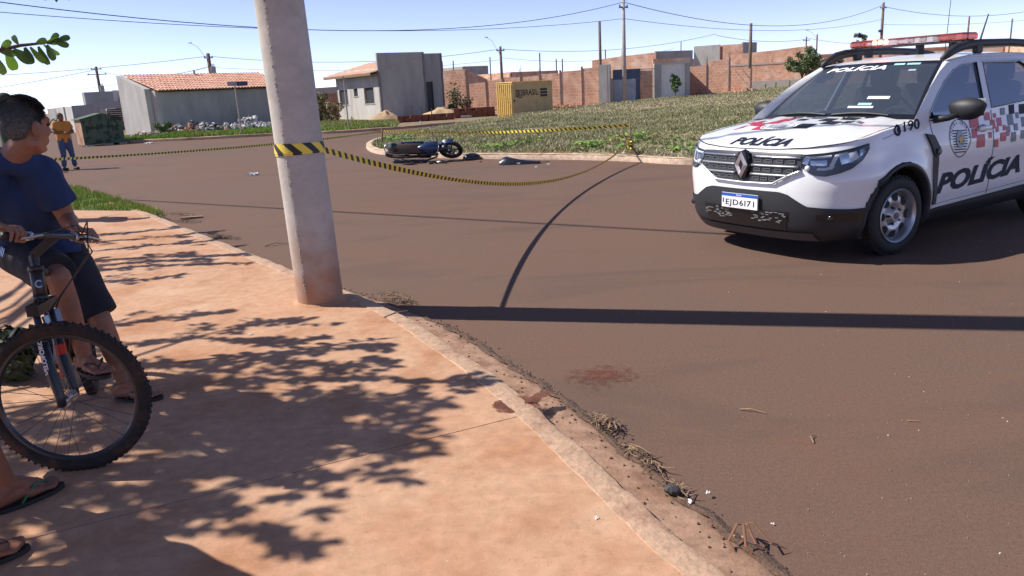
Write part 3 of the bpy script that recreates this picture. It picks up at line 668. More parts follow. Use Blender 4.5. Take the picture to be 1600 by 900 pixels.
def frame_sq(b, x, z, w, h, t=.045, y=-.006):
    for a in ((x, z, w, t), (x, z+h-t, w, t), (x, z+t, t, h-2*t), (x+w-t, z+t, t, h-2*t)): b.add([(a[0], y, a[1]), (a[0]+a[2], y, a[1]), (a[0]+a[2], y, a[1]+a[3]), (a[0], y, a[1]+a[3])], [(0, 1, 2, 3)])
b = MB(); frame_sq(b, .18, 1.12, .17, .36); frame_sq(b, .37, 1.07, .2, .40)
vs, fs = fit_text('C', .09, .22, bold=.02); b.add([(p[0]+.22, -.007, p[1]+1.19) for p in vs], fs)
vs, fs = fit_text('L', .08, .22, bold=.02); b.add([(p[0]+.43, -.007, p[1]+1.19) for p in vs], fs); b.build('logo', M_ink, cn)
b = MB()
for k in range(3): b.add([(1.78, -.006, 1.08+k*.15), (2.25, -.006, 1.08+k*.15), (2.25, -.006, 1.2+k*.15), (1.78, -.006, 1.2+k*.15)], [(0, 1, 2, 3)])
b.build('text_panel', M_ink, cn)
b = MB(); b.box((.05, -.03, .95), (.06, .06, .12)); b.build('latch', M_ink, cn)

M_camo = mat('camouflage_paint', (.075, .115, .065), .8, col2=(.025, .04, .025), c2scale=3.2, c2lo=.5, c2hi=.56, var=.25, vscale=6)
layer(M_yel, (.30, .20, .10), 3, .5, .72, .6, (2, 2, .4)); layer(M_brick, (.36, .22, .16), 1.3, .56, .75, .45)
M_rustside = mat('rusty_side', (.36, .23, .14), .85, var=.3, vscale=4, col2=(.25, .10, .05), c2scale=2.2)
sk = thing('camouflage_skip', 'green camouflage painted skip with peaked lid standing on the road', 'skip', (-19.0, 35.6, 0), radians(40))
b = MB(); b.add([(0, 0, .06), (1.72, 0, .06), (1.72, 1.3, .06), (0, 1.3, .06), (0, 0, 1.22), (1.72, 0, 1.22), (1.72, 1.3, 1.22), (0, 1.3, 1.22), (.86, 0, 1.42), (.86, 1.3, 1.42)],
    [(0, 1, 5, 8, 4), (1, 2, 6, 5), (2, 3, 7, 9, 6), (0, 3, 2, 1)]); b.build('body', M_camo, sk)
b = MB(); b.add([(-.003, 0, .06), (-.003, 1.3, .06), (-.003, 1.3, 1.22), (-.003, 0, 1.22), (.05, 0, .06), (.05, 1.3, .06), (.05, 1.3, 1.22), (.05, 0, 1.22)], [(0, 3, 2, 1), (4, 5, 6, 7), (0, 1, 5, 4), (3, 7, 6, 2)]); b.build('end_panel', M_rustside, sk)
for s in (0, 1):
    b = MB(); x0, x1 = (-.08, .86) if s == 0 else (.86, 1.78); z0, z1 = (1.21, 1.44) if s == 0 else (1.44, 1.21)
    b.add([(x0, -.06, z0), (x1, -.06, z1), (x1, 1.36, z1), (x0, 1.36, z0), (x0, -.06, z0-.04), (x1, -.06, z1-.04), (x1, 1.36, z1-.04), (x0, 1.36, z0-.04)], [(0, 1, 2, 3), (7, 6, 5, 4), (0, 4, 5, 1), (2, 6, 7, 3), (1, 5, 6, 2), (3, 7, 4, 0)]); b.build('lid', M_camo, sk)
for x in (.1, .9, 1.5):
    b = MB(); b.box((x+.1, -.05, .03), (.34, .12, .06)); b.build('support_block', M_conc, sk)
def street_sign(label, x, y, hh, plates, group=None):
    t = thing('street_sign', label, 'street sign', (x, y, .1), group=group)
    b = MB(); b.tube([(0, 0, 0), (0, 0, hh)], .035, 8); b.build('post', M_pole, t)
    for (dx, dy, w, z, rz, m_) in plates:
        b = MB(); b.box((0, 0, 0), (w, .02, .2)); b.build('sign_plate', m_, t, loc=(dx, dy, z), rot=(0, 0, rz))
M_signback = mat('sign_back', (.3, .31, .33), .5, metal=.4); M_sign = mat('navy_sign', (.03, .05, .12), .5)
street_sign('thin grey street name post on the lawn with two small plates', -12.34, 37, 2.42, [(-.12, 0, .42, 2.34, .5, M_signback), (.32, .1, .5, 2.32, .0, M_sign)])
street_sign('bare thin sign post in front of the three windows', -7.3, 37.1, 2.38, [(-.02, 0, .1, 2.3, 1.3, M_signback)])

# --- heaps
def heap(name, label, cat, x, y, rx, ry, h, m_, seed=0, rough=.35, z0=.1):
    b = MB(); n, k = 26, 8; b.v.append((x, y, z0+h))
    for j in range(1, k+1):
        for i in range(n):
            a = 2*pi*i/n; r_ = j/k; q = noise.noise((cos(a)*1.5+seed, sin(a)*1.5, r_*2.)); zz = h*(1-r_)**.9*(1+rough*q)+rough*.25*h*noise.noise((cos(a)*r_*5+seed, sin(a)*r_*5, 1.))
            b.v.append((x+rx*r_*cos(a)*(1+.25*q), y+ry*r_*sin(a)*(1+.25*q), z0-.02 if j == k else z0+max(.0, zz)))
    for i in range(n): b.f.append((0, 1+i, 1+(i+1) % n)); b.mi.append(0)
    for j in range(k-1):
        for i in range(n): b.f.append((1+j*n+i, 1+(j+1)*n+i, 1+(j+1)*n+(i+1) % n, 1+j*n+(i+1) % n)); b.mi.append(0)
    return tag(b.build(name, m_, smooth=True), label, cat)
M_sand = mat('sand', (.40, .26, .15), .95, var=.2, vscale=4, bump=.4, bscale=20); M_sand2 = mat('pale_sand', (.48, .34, .19), .95, var=.2, vscale=4, bump=.4, bscale=20)
heap('sand_pile', 'brown sand pile against the corner of the rendered house', 'sand pile', -6.75, 45.6, 1.15, .8, .62, M_sand, 1)
heap('sand_pile', 'pale sand pile in front of the rendered house door', 'sand pile', -3.6, 46.3, 1.6, .9, .60, M_sand2, 5)
heap('sand_pile', 'small beige sand pile beside the gable wall of the tiled house', 'sand pile', -23.6, 46.8, 1.3, .9, .6, M_sand, 9)
heap('soil_pile', 'low rubble and soil pile by the lot wall right of the pale garage', 'soil pile', 17.6, 58.9, 2.9, 1.2, .55, M_soil, 12)
heap('soil_pile', 'long low red soil bank under the climbing plant', 'soil pile', -2.1, 50.5, 3., .8, .35, M_soil, 17)
def rubble(name, label, cat, cx, cy, rx, ry, n, s, mats, hmax, seed, z0=.12):
    """loose broken pieces, joined"""
    rg = random.Random(seed); b = MB()
    for k in range(n):
        a = rg.uniform(0, 2*pi); q = sqrt(rg.random()); x, y = cx+rx*q*cos(a), cy+ry*q*sin(a); z = z0+hmax*(1-q)*rg.random()
        M = Matrix.Translation((x, y, z+s*.3)) @ Euler((rg.uniform(-.8, .8), rg.uniform(-.8, .8), rg.uniform(0, 6))).to_matrix().to_4x4()
        ss = s*rg.uniform(.4, 1.3); b.box((0, 0, 0), (ss*rg.uniform(.6, 1.8), ss, ss*rg.uniform(.3, .8)), M, rg.randrange(len(mats)), rg.uniform(.6, 1.))
    return tag(b.build(name, mats), label, cat, kind='stuff')
M_rb = [mat('rubble_white', (.55, .53, .50), .9, var=.2, vscale=8), mat('rubble_grey', (.26, .24, .23), .9, var=.2, vscale=8), mat('rubble_brick', (.38, .17, .1), .9, var=.2, vscale=8), mat('rubble_dark', (.08, .075, .07), .8)]
rubble('rubble', 'broken pale rubble heaped along the wall of the tiled house', 'rubble', -16.6, 42.6, 2.6, .7, 330, .2, M_rb, .62, 4)
rubble('rubble', 'white and grey rubble at the right of the tiled house wall', 'rubble', -14.1, 44.0, 1.5, .6, 200, .19, M_rb[:2]+[M_rb[0]], .75, 5)
rubble('rubble', 'loose rubble at the corner of the gable wall', 'rubble', -18.4, 40.6, 1.0, .9, 70, .17, M_rb, .2, 6)
rubble('rubble', 'scattered stones and boards in front of the pink brick wall', 'rubble', -1.2, 46.5, 2.4, 1.6, 160, .22, [M_sand2, M_rb[1], M_rb[2], M_sand], .3, 7)
rubble('rubble', 'broken bricks piled on the soil by the lot wall right of the pale garage', 'rubble', 17.9, 58.4, 2.4, .9, 200, .24, [M_rb[2], M_brick_d, M_rb[2]], .55, 8)
rubble('rubble', 'bits of rubble along the foot of the long pink wall', 'rubble', 4., 53.6, 2.6, .5, 90, .16, [M_rb[2], M_sand], .15, 9)
# stacked bricks by the kerb: every brick its own
bp = thing('brick_stack', 'dark red bricks stacked by the kerb in front of the rendered house', 'brick stack')
brk = MB(); brk.box((0, 0, 0), (.3, .15, .17)); bme = brk.mesh('brick', mat('stack_brick', (.17, .06, .04), .9, var=.2, vscale=6))
rg = random.Random(3); n_ = 0
for (x0, y0, nx_, ny_, nz_) in [(-5.35, 41.2, 9, 2, 2), (-2.55, 43.4, 7, 2, 3)]:
    for iz in range(nz_):
        for iy in range(ny_):
            for ix in range(nx_):
                if iz == nz_-1 and rg.random() < .3: continue
                o = link('brick', bme, bp); o.location = (x0+ix*.31+iy*.1+rg.uniform(-.02, .02), y0+ix*.09+iy*.2, .205+iz*.175); o.rotation_euler = (0, 0, .28+rg.uniform(-.12, .12))
for k, (x, y) in enumerate([(-4.75, 41.4), (-4.25, 41.6), (-3.75, 41.7)]):
    b = MB(); b.bar((0, 0, -.1), (0, 0, .85-.1*k), .05, .05); tag(b.build('stake', M_wood, loc=(x, y, .12)), ['short wooden stake at the left end of the brick stack', 'short wooden stake in the middle of the brick stack', 'short wooden stake at the right end of the first brick stack'][k], 'stake', 'stakes among the bricks')
b = MB(); b.rbox((0, 0, 0), (.07, .07, .24), .01, 1); tag(b.build('marker_post', mat('white_plastic', (.7, .7, .7), .5), loc=(-4.05, 38.6, .12)), 'small white marker at the kerb by the dark red bricks', 'marker')
for k, (x, y) in enumerate([(24.5, 73.5), (25.8, 74.5), (27.4, 75.3), (28.9, 76), (30.2, 77.2)]):
    b = MB(); b.bar((0, 0, -.1), (.03, 0, .6+.1*(k % 3)), .1, .1); tag(b.build('stake', M_wood, loc=(x, y, .12)), ['leftmost short stake on the far lot beside the brown pole', 'second short stake from the brown pole on the far lot', 'third short stake from the brown pole on the far lot', 'fourth short stake on the far lot near the round tree', 'short stake on the far lot right of the round tree'][k], 'stake', 'stakes on the far lot')
b = MB(); b.box((0, 0, .06), (3.2, .4, .1)); tag(b.build('board', M_sand2, loc=(26.4, 74.2, .12), rot=(0, .02, .3)), 'long pale board lying on the far red soil', 'board')
b = MB(); b.box((0, 0, .06), (3.4, .5, .12)); tag(b.build('board', M_rb[0], loc=(-.9, 44.3, .12), rot=(0, .02, .5)), 'pale plank lying on the ground left of the yellow container', 'board')

# --- trees and bushes
M_bark = mat('bark', (.10, .065, .04), .95, var=.3, vscale=14, bump=.6, bscale=30)
M_leaf = mat('leaves', (.06, .1, .03), .6, attr='Col', spec=.3)
def leaf_cloud(clumps, n, size, c0, c1, rng, flat=.6):
    """many small leaf faces gathered round clump centres (x, y, z, r)"""
    v, f, c = [], [], []
    w_ = np.array([q[3]**2 for q in clumps]); w_ = w_/w_.sum(); ids = rng.choice(len(clumps), n, p=w_)
    tone = rng.uniform(0, 1, len(clumps))
    for i in ids:
        x, y, z, r_ = clumps[i]; d_ = rng.normal(0, 1, 3); d_ /= np.linalg.norm(d_)+1e-9; d_[2] *= .8; q = np.array((x, y, z))+d_*r_*rng.uniform(.55, 1.05)
        s = size*rng.uniform(.6, 1.3); a = d_+rng.normal(0, .7, 3); a[2] += .4; a /= np.linalg.norm(a); u = np.cross(a, rng.normal(0, 1, 3)); u /= np.linalg.norm(u)+1e-9; w2 = np.cross(a, u)
        k = len(v); v += [q-u*s, q+w2*s*flat, q+u*s, q-w2*s*flat]; f.append((k, k+1, k+2, k+3))
        t_ = np.clip(tone[i]*.6+rng.uniform(0, .5), 0, 1); c += [np.array(c0)*(1-t_)+np.array(c1)*t_]*4
    return np.array(v), f, np.array(c)
def tree(label, x, y, z, trunk_h, H, R, n, size, c0, c1, seed, cat='tree', name='tree', trunk_r=.08, squash=1., limbs=7, group=None):
    rng = np.random.default_rng(seed); rg = random.Random(seed); t = thing(name, label, cat, (x, y, z), group=group); b = MB()
    b.tube([(0, 0, -.05), (.02, .01, trunk_h*.5), (.0, .03, trunk_h)], [trunk_r*1.25, trunk_r, trunk_r*.85], 8); cl = []
    cz = (trunk_h+H)/2; rz = (H-trunk_h)/2*1.05
    for k in range(limbs):
        a = 2*pi*k/limbs+rg.uniform(-.3, .3); e = rg.uniform(.2, 1.2); p1 = Vector((cos(a)*cos(e)*R*.75, sin(a)*cos(e)*R*.75, cz+sin(e)*rz*.7))
        b.tube([(0, .02, trunk_h*.9), tuple(Vector((0, 0, trunk_h)).lerp(p1, .5)+Vector((0, 0, .08*R))), tuple(p1)], [trunk_r*.6, trunk_r*.4, trunk_r*.15], 6)
    for k in range(34):
        d_ = rng.normal(0, 1, 3); d_ /= np.linalg.norm(d_); q = rng.uniform(.35, .9)
        cl.append((d_[0]*R*q, d_[1]*R*q, cz+d_[2]*rz*q*squash, R*rng.uniform(.18, .34)))
    b.build('trunk', M_bark, t, smooth=True); v, f, c = leaf_cloud(cl, n, size, c0, c1, rng)
    o = quick('crown', v, f, M_leaf, c, t); tag(o, kind='stuff'); return t
tree('round dark green street tree in front of the roofless brick shell', 28.3, 74.5, .1, 1.2, 3.75, 1.6, 4200, .11, (.05, .085, .03), (.17, .22, .09), 2, trunk_r=.1)
tree('young bright green sapling in a pot before the pale garage door', 11.55, 52.6, .12, .55, 1.85, .46, 900, .075, (.05, .11, .03), (.16, .26, .08), 4, trunk_r=.03, limbs=5)
b = MB(); b.lathe([(.0, 0), (.36, 0), (.42, .3), (.36, .3), (.34, .22), (0, .22)], 16); pt = tag(b.build('planter', mat('green_planter', (.03, .09, .07), .6), loc=(10.75, 52.3, .12)), 'low dark green tub beside the young sapling', 'planter')
def bush(label, x, y, z, rx, ry, h, n, size, c0, c1, seed, name='bush', cat='bush'):
    rng = np.random.default_rng(seed); t = thing(name, label, cat, (x, y, z)); b = MB()
    for k in range(5): a = 2*pi*k/5; b.tube([(0, 0, -.03), (cos(a)*rx*.5, sin(a)*ry*.5, h*.7)], [.03, .01], 5)
    b.build('stems', M_bark, t); cl = [(rng.normal(0, rx*.4), rng.normal(0, ry*.4), h*rng.uniform(.15, .85), h*rng.uniform(.15, .3)) for k in range(16)]
    v, f, c = leaf_cloud(cl, n, size, c0, c1, rng); tag(quick('foliage', v, f, M_leaf, c, t), kind='stuff')
bush('green bush against the dark brick yard wall between the houses', -12.3, 52.5, .1, 1.2, .8, 2.0, 1800, .08, (.04, .075, .025), (.15, .18, .06), 6)
bush('dry brown shrub in front of the dark brick yard wall', -11.0, 50.5, .1, .9, .6, 1.2, 900, .07, (.14, .11, .06), (.26, .21, .10), 16)
bush('thin climbing plant against the pink brick wall', -3.3, 56.6, .1, .35, .3, 2.2, 420, .08, (.05, .08, .03), (.14, .16, .06), 7)
bush('dry straggly shrub under the climbing plant', -2.7, 55.5, .1, .7, .4, 1.3, 500, .07, (.10, .08, .05), (.20, .17, .09), 17)
bush('low green weeds at the corner of the pink brick wall', -3.6, 53.6, .1, .7, .5, .7, 500, .07, (.05, .1, .03), (.14, .2, .06), 27)
bush('dark hedge behind the round street tree', 35.8, 88, .1, 2.3, 1.2, 3.3, 3000, .14, (.035, .05, .02), (.10, .11, .05), 8, 'hedge', 'hedge')
bush('weedy green clump at the left end of the rubble', -17.9, 41.6, .12, .7, .4, .7, 600, .07, (.06, .11, .03), (.18, .23, .08), 37)
bush('dry yellow grass clump at the right end of the lawn', -11.6, 47.0, .12, .9, .5, .75, 700, .06, (.16, .15, .07), (.28, .25, .12), 47)
tree('small far tree standing behind the police car light bar', 50.5, 112, .1, 2.0, 6.6, 1.3, 1200, .16, (.04, .05, .025), (.12, .12, .06), 12, trunk_r=.1)
bush('low dark weed clump with dry twigs on the pavement behind the near bike wheel', -2.95, 4.35, .08, .35, .3, .32, 700, .045, (.02, .035, .012), (.07, .08, .03), 67, 'weed_clump', 'weeds')
bush('bushy plant beside the cream boundary wall of the garage house', -33.1, 58.8, .05, .4, .4, 1.1, 350, .08, (.05, .08, .04), (.13, .15, .08), 57)

# --- poles and wires
def pole(label, x, y, h, r0_=.13, r1_=.085, m_=None, arm=None, lamp=None, cat='utility pole', group=None, tx=None, lean=(0, 0)):
    t = thing('utility_pole', label, cat, (x, y, .05), group=group)
    b = MB(); b.tube([(0, 0, -.1), (lean[0], lean[1], h)], [r0_, r1_], 10); b.build('shaft', m_ or M_pole, t, smooth=True)
    if arm:
        for z, L, a in arm:
            b = MB(); b.bar((-cos(a)*L/2, -sin(a)*L/2, z), (cos(a)*L/2, sin(a)*L/2, z), .07, .09); c = b.build('cross_arm', M_pole_dk, t)
            q = MB()
            for s in (-.42, 0., .42): q.lathe([(.0, 0), (.04, 0), (.055, .05), (.03, .07), (.045, .11), (0, .13)], 8, Matrix.Translation((cos(a)*L*s, sin(a)*L*s, z+.045)))
            q.build('insulators', M_dark, c)
    if lamp:
        z, dx, dy, up_ = lamp; b = MB(); b.tube([(0, 0, z), (dx*.6, dy*.6, z+up_*.8), (dx, dy, z+up_)], .017, 6); a = b.build('lamp_arm', M_conc, t)
        b = MB(); b.rbox((dx, dy, z+up_), (.34, .14, .07), .02, 1); b.build('lamp_head', M_signback, a)
    if tx:
        b = MB(); b.tube([(.25, 0, tx), (.25, 0, tx+.9)], .27, 10); b.build('transformer', M_conc, t)
        for k in range(3):
            b = MB(); b.tube([(.1+k*.15, 0, tx+.9), (.1+k*.15, 0, tx+1.15)], .035, 6); b.build('bushing', M_dark, t)
    return t
pole('tall concrete utility pole standing before the blue steel gate', 8.23, 53.0, 6.72, .15, .10, arm=[(6.25, .7, .5)])
pole('brown wooden pole behind the concrete end pillar of the long wall', 6.72, 53.6, 5.5, .11, .09, M_pole_dk)
pole('brown utility pole at the right end of the stepped lot wall', 22.4, 71.5, 6.0, .17, .12, M_pole_dk)
pole('dark utility pole with lamp arm rising above the clay tile roof', -27.1, 75, 6.1, .22, .16, M_pole_dk, arm=[(5.7, .8, .3)], lamp=(5.4, -1.5, 0, 1.7), tx=4.0)
pole('far utility pole with transformer behind the garage house', -47.7, 95, 6.5, .2, .15, M_pole_dk, arm=[(5.6, 2.2, .3), (6.2, 1.2, .3)], tx=3.4)
pole('far utility pole rising behind the pink wall left of the container', .1, 78, 5.5, .17, .12, M_pole_dk, arm=[(5.1, .8, .2)], lamp=(4.6, -1.3, 0, 1.8))
pole('tall brown utility pole behind the lit end of the light bar', 45.3, 95, 9.0, .2, .14, M_pole_dk, arm=[(8.4, .9, .3)])
COLp = [(43.6, 110, 6.5), (45.2, 118, 6.6), (53.6, 120, 5.2), (58.5, 100, 7.2), (70.3, 110, 7.2)]
lbs = ['thin far utility pole left of the round bush tree', 'far utility pole with cross arms over the dark hedge', 'thin far pole between the hedge and the light bar', 'pale far pole behind the right end of the light bar', 'far pole above the rear roof rail']
for (x, y, h), l in zip(COLp, lbs): pole(l, x, y, h, .13, .1, M_pole_dk, arm=[(h-.5, 1.2, .3)] if 'cross' in l else None, lamp=(h-.6, -1.4, 0, 1.2) if 'left of' in l else None)
for k, (u_, x, y, h) in enumerate([(0, -3.9, 66, 3.9), (0, -.9, 70, 4.2), (0, 3.05, 62, 4.0), (0, 4.6, 66, 3.6), (0, 5.1, 66, 3.6), (0, -5.8, 80, 4.4), (0, 20.8, 92, 5.6), (0, 9.2, 70, 4.3)]):
    b = MB(); b.tube([(0, 0, -.1), (.04, 0, h)], .055, 6); tag(b.build('service_mast', M_pole_dk, loc=(x, y, .1)), ['thin mast behind the pink wall just right of the rendered house', 'thin mast just left of the far lamp pole', 'left one of two thin masts close together right of the container', 'right one of two thin masts close together right of the container', 'shorter thin mast beside the pair of masts', 'thin mast furthest left above the climbing plant wall', 'thin mast behind the gable shell above the garage', 'thin mast above the high pink shell left of the concrete pole'][k], 'mast', 'service masts behind the walls')
M_wire = mat('cable_sheath', (.02, .02, .022), .6)
def wire(label, a, b_, sag, r=.02, group=None):
    a, b_ = Vector(a), Vector(b_); p = [a.lerp(b_, i/28)+Vector((0, 0, -4*sag*(i/28)*(1-i/28))) for i in range(29)]
    q = MB(); q.tube(p, r, 5, cap=False); tag(q.build('power_line', M_wire), label, 'cable', group)
T2a, T2b = (8.23, 53, 6.62), (8.23, 53, 5.6)
wire('upper thick cable sagging from the tall concrete pole to the left edge of the sky', (-16.6, 26, 5.2), T2a, 1.35, .016)
wire('lower thin cable sagging from the tall concrete pole to the left edge of the sky', (-19.2, 30, 5.36), T2b, .75, .013)
wire('upper cable from the tall concrete pole to the tall brown pole at the right', T2a, (45.3, 95, 8.8), 1.9, .022)
wire('lower cable from the tall concrete pole to the tall brown pole at the right', T2b, (45.3, 95, 7.2), 1.0, .016)
wire('cable from the tall brown pole sagging past the right edge of the sky', (45.3, 95, 8.6), (82, 110, 10.2), 2.0, .025)
wire('thin lower cable from the tall brown pole past the right edge', (45.3, 95, 6.6), (82, 110, 7.6), .6, .016)
wire('cable running up out of the picture from the top of the concrete pole', T2a, (13, 60, 10.5), .1, .014)
wire('cable from the lamp pole over the tiled roof to the left edge', (-27.1, 75, 5.9), (-52, 75, 5.2), .25, .02)
wire('lower thin cable from the lamp pole to the left edge', (-27.1, 75, 4.9), (-52, 72, 3.2), .6, .014)
wire('cable from the lamp pole behind the grey parapet to the far pole by the container', (-27.1, 75, 5.9), (.1, 78, 5.3), .85, .02)
wire('lower thin cable from the lamp pole towards the grey parapet', (-27.1, 75, 4.9), (.1, 78, 4.3), .6, .014)
wire('cable from the far pole by the container to the right over the walls', (.1, 78, 5.3), (26, 96, 6.6), .9, .02)
wire('thin lower cable from the far pole by the container over the walls', (.1, 78, 4.5), (20, 92, 5.0), .8, .014)
wire('far cable over the round street tree', (26, 96, 6.4), (45.2, 118, 6.3), .5, .025)
wire('far cable between the hedge pole and the light bar', (45.2, 118, 6.5), (70, 135, 6.0), .8, .025)
wire('far cable from the transformer pole to the left edge', (-47.7, 95, 6.2), (-80, 85, 2.8), .6, .025)
wire('far cable from the transformer pole to the lamp pole', (-47.7, 95, 6.1), (-27.1, 75, 5.0), .8, .02)
wire('overhead cable above the road throwing a thin shadow across the asphalt', (-13.2, 14.9, 6.6), (-.6, 6.6, 6.6), .05, .03)
b = MB(); b.lathe([(0, 0), (.2, .02), (.2, .3), (0, .32)], 12); tag(b.build('meter_box', M_sign, loc=(45.0, 94.8, 5.7)), 'blue round box fixed to the tall brown pole', 'meter box')
# ------------------------------------------------------------------ near pole, barrier tape
def pole_mat():
    M = mat('cast_concrete', (.50, .465, .42), .9, var=.12, vscale=9, bump=.25, bscale=70, dist=.004, col2=(.42, .385, .345), c2scale=2.2)
    n = M.node_tree.nodes; L = M.node_tree.links; b = n['Principled BSDF']; src = b.inputs['Base Color'].links[0].from_socket
    tc = n.new('ShaderNodeTexCoord'); sx = n.new('ShaderNodeSeparateXYZ'); t = n.new('ShaderNodeTexNoise'); t.inputs['Scale'].default_value = 7; t.inputs['Detail'].default_value = 8
    a = n.new('ShaderNodeMath'); a.operation = 'MULTIPLY_ADD'; a.inputs[1].default_value = .8; r = n.new('ShaderNodeMapRange')
    r.inputs[1].default_value = 1.05; r.inputs[2].default_value = .5; x = n.new('ShaderNodeMix'); x.data_type = 'RGBA'; x.inputs[7].default_value = (.36, .165, .085, 1)
    s = n.new('ShaderNodeMath'); s.operation = 'MULTIPLY'; s.inputs[1].default_value = .8
    L.new(tc.outputs['Object'], sx.inputs[0]); L.new(tc.outputs['Object'], t.inputs[0]); L.new(t.outputs[0], a.inputs[0]); L.new(sx.outputs['Z'], a.inputs[2])
    L.new(a.outputs[0], r.inputs[0]); L.new(r.outputs[0], s.inputs[0]); L.new(s.outputs[0], x.inputs[0]); L.new(src, x.inputs[6]); L.new(x.outputs[2], b.inputs['Base Color']); return M
M_cast = pole_mat()
PB = Vector((-1.47, 5.70, .08)); PTH = 0.; PR0 = .172
np_ = thing('concrete_pole', 'big near round concrete pole with a chipped mould seam, wrapped in tape', 'utility pole', tuple(PB))
LEAN = Matrix.Rotation(radians(-3.0), 4, 'Y')
NPR = 48; lean_v = Vector((.0, -.075)); LV = lean_v
SEAM = atan2(-.94, -.34)                                       # the side where the two halves of the mould met
def pole_ring(z, grow=0., n=None):
    """round section, shrinking slightly upwards"""
    n = n or NPR; r_ = PR0*(1-.020*z)+grow; return [(r_*cos(SEAM+2*pi*i/n), r_*sin(SEAM+2*pi*i/n)) for i in range(n)]
b = MB(); zs = [i*.02 for i in range(170)]+[3.4+i*.5 for i in range(1, 13)]
for i, z in enumerate(zs):
    for k, (x, y) in enumerate(pole_ring(z)):
        j = 1.
        if k in (0, 1, NPR-1) and z < 3.4:
            e = noise.noise((z*13, k*.7, 1.)); e2 = noise.noise((z*4., 2., k*.3)); j = 1+(.030 if k == 0 else .008)*(.35+.9*max(0, e+.1))-.05*max(0, e2-.25)*(k != 1)
        j += .0035*noise.noise((x*6, y*6, z*2.2)); b.v.append((x*j+LV.x*z, y*j+LV.y*z, z-.03))
for i in range(len(zs)-1):
    for k in range(NPR): b.f.append((i*NPR+k, i*NPR+(k+1) % NPR, (i+1)*NPR+(k+1) % NPR, (i+1)*NPR+k)); b.mi.append(0)
b.f.append(tuple(range((len(zs)-1)*NPR, len(zs)*NPR))); b.mi.append(0)
b.build('shaft', M_cast, np_, smooth=True)
b = MB(); rg = random.Random(5)
for k in range(170):   # crumbs of stone left along the seam
    z = rg.uniform(.1, 3.3); s = rg.uniform(.002, .007); x, y = pole_ring(z, .003)[0]; dx = rg.uniform(-.008, .008)
    b.box((0, 0, 0), (s, s, s*rg.uniform(1, 3)), Matrix.Translation((x+dx+LV.x*z, y-dx*.3+LV.y*z, z-.03)) @ Euler((rg.uniform(0, 1), rg.uniform(0, 1), rg.uniform(0, 1))).to_matrix().to_4x4(), 0, .7)
tag(b.build('chipped_edge', M_conc, np_), kind='stuff')
b = MB(); n = 40; rg = random.Random(6)
for j in range(5):
    for i in range(n):
        a = 2*pi*i/n; r_ = PR0*.98+.012*j+.02*(j/4)*noise.noise((cos(a)*2, sin(a)*2, 3.)); b.v.append((r_*cos(a), r_*sin(a), .022*(1-j/4)**1.5+.004*noise.noise((cos(a)*6, sin(a)*6, j))-.001*(j == 4)*8))
for j in range(4):
    for i in range(n): b.f.append((j*n+i, (j+1)*n+i, (j+1)*n+(i+1) % n, j*n+(i+1) % n)); b.mi.append(0)
b.build('mortar_collar', M_concrete_walk, np_, smooth=True)
def tape_mat():
    M = bpy.data.materials.new('barrier_tape'); M.use_nodes = True; n = M.node_tree.nodes; L = M.node_tree.links; b = n['Principled BSDF']
    b.inputs['Roughness'].default_value = .45
    uv = n.new('ShaderNodeTexCoord'); s = n.new('ShaderNodeSeparateXYZ'); a = n.new('ShaderNodeMath'); a.operation = 'ADD'; m1 = n.new('ShaderNodeMath'); m1.operation = 'MODULO'; m1.inputs[1].default_value = 1
    g_ = n.new('ShaderNodeMath'); g_.operation = 'GREATER_THAN'; g_.inputs[1].default_value = .54; x = n.new('ShaderNodeMix'); x.data_type = 'RGBA'
    x.inputs[6].default_value = (.86, .66, .07, 1); x.inputs[7].default_value = (.016, .016, .018, 1)
    L.new(uv.outputs['UV'], s.inputs[0]); L.new(s.outputs['X'], a.inputs[0]); L.new(s.outputs['Y'], a.inputs[1]); L.new(a.outputs[0], m1.inputs[0]); L.new(m1.outputs[0], g_.inputs[0])
    L.new(g_.outputs[0], x.inputs[0]); L.new(x.outputs[2], b.inputs['Base Color']); return M
M_tape = tape_mat()
# band round the pole, two turns slightly askew
b = MB(); b.uv = []; zc = 1.155; per = .135; nT = 48
for turn in range(2):
    ring = pole_ring(zc, .006+.003*turn, nT); k = len(b.v)
    for i in range(nT+1):
        p = ring[i % nT]; dz = .006*sin(2*pi*i/nT+turn)+.010*turn
        b.v += [(p[0]+LV.x*zc, p[1]+LV.y*zc, zc-.034+dz), (p[0]+LV.x*zc, p[1]+LV.y*zc, zc+.034+dz)]; b.uv += [(i*2*pi*PR0/nT/per+.1, 0), (i*2*pi*PR0/nT/per+.1, .55)]
    for i in range(nT): b.f.append((k+2*i, k+2*i+2, k+2*i+3, k+2*i+1)); b.mi.append(0)
o = b.build('tape_band', M_tape, loc=tuple(PB), rot=(0, 0, 0)); tag(o, 'band of yellow and black barrier tape wound round the big near concrete pole', 'barrier tape', 'barrier tape')
def tape(label, pts, width=.055, period=.1, twist=3., seed=0, group='barrier tape'):
    """ribbon through points, turning slowly on itself"""
    P_ = [Vector(p) for p in pts]; b = MB(); b.uv = []; L_ = 0
    for i, p in enumerate(P_):
        t = (P_[min(i+1, len(P_)-1)]-P_[max(i-1, 0)]).normalized(); x = t.cross(Vector((0, 0, 1))).normalized(); y = x.cross(t)
        if i: L_ += (p-P_[i-1]).length
        a = 1.15+.30*sin(L_*twist*.45+seed)+.15*sin(L_*1.7+seed*2); d_ = (y*sin(a)+x*cos(a))*width/2
        b.v += [tuple(p-d_), tuple(p+d_)]; b.uv += [(L_/period, 0), (L_/period, .3)]
    for i in range(len(P_)-1): b.f.append((2*i, 2*i+2, 2*i+3, 2*i+1)); b.mi.append(0)
    return tag(b.build('barrier_tape', M_tape), label, 'barrier tape', group)
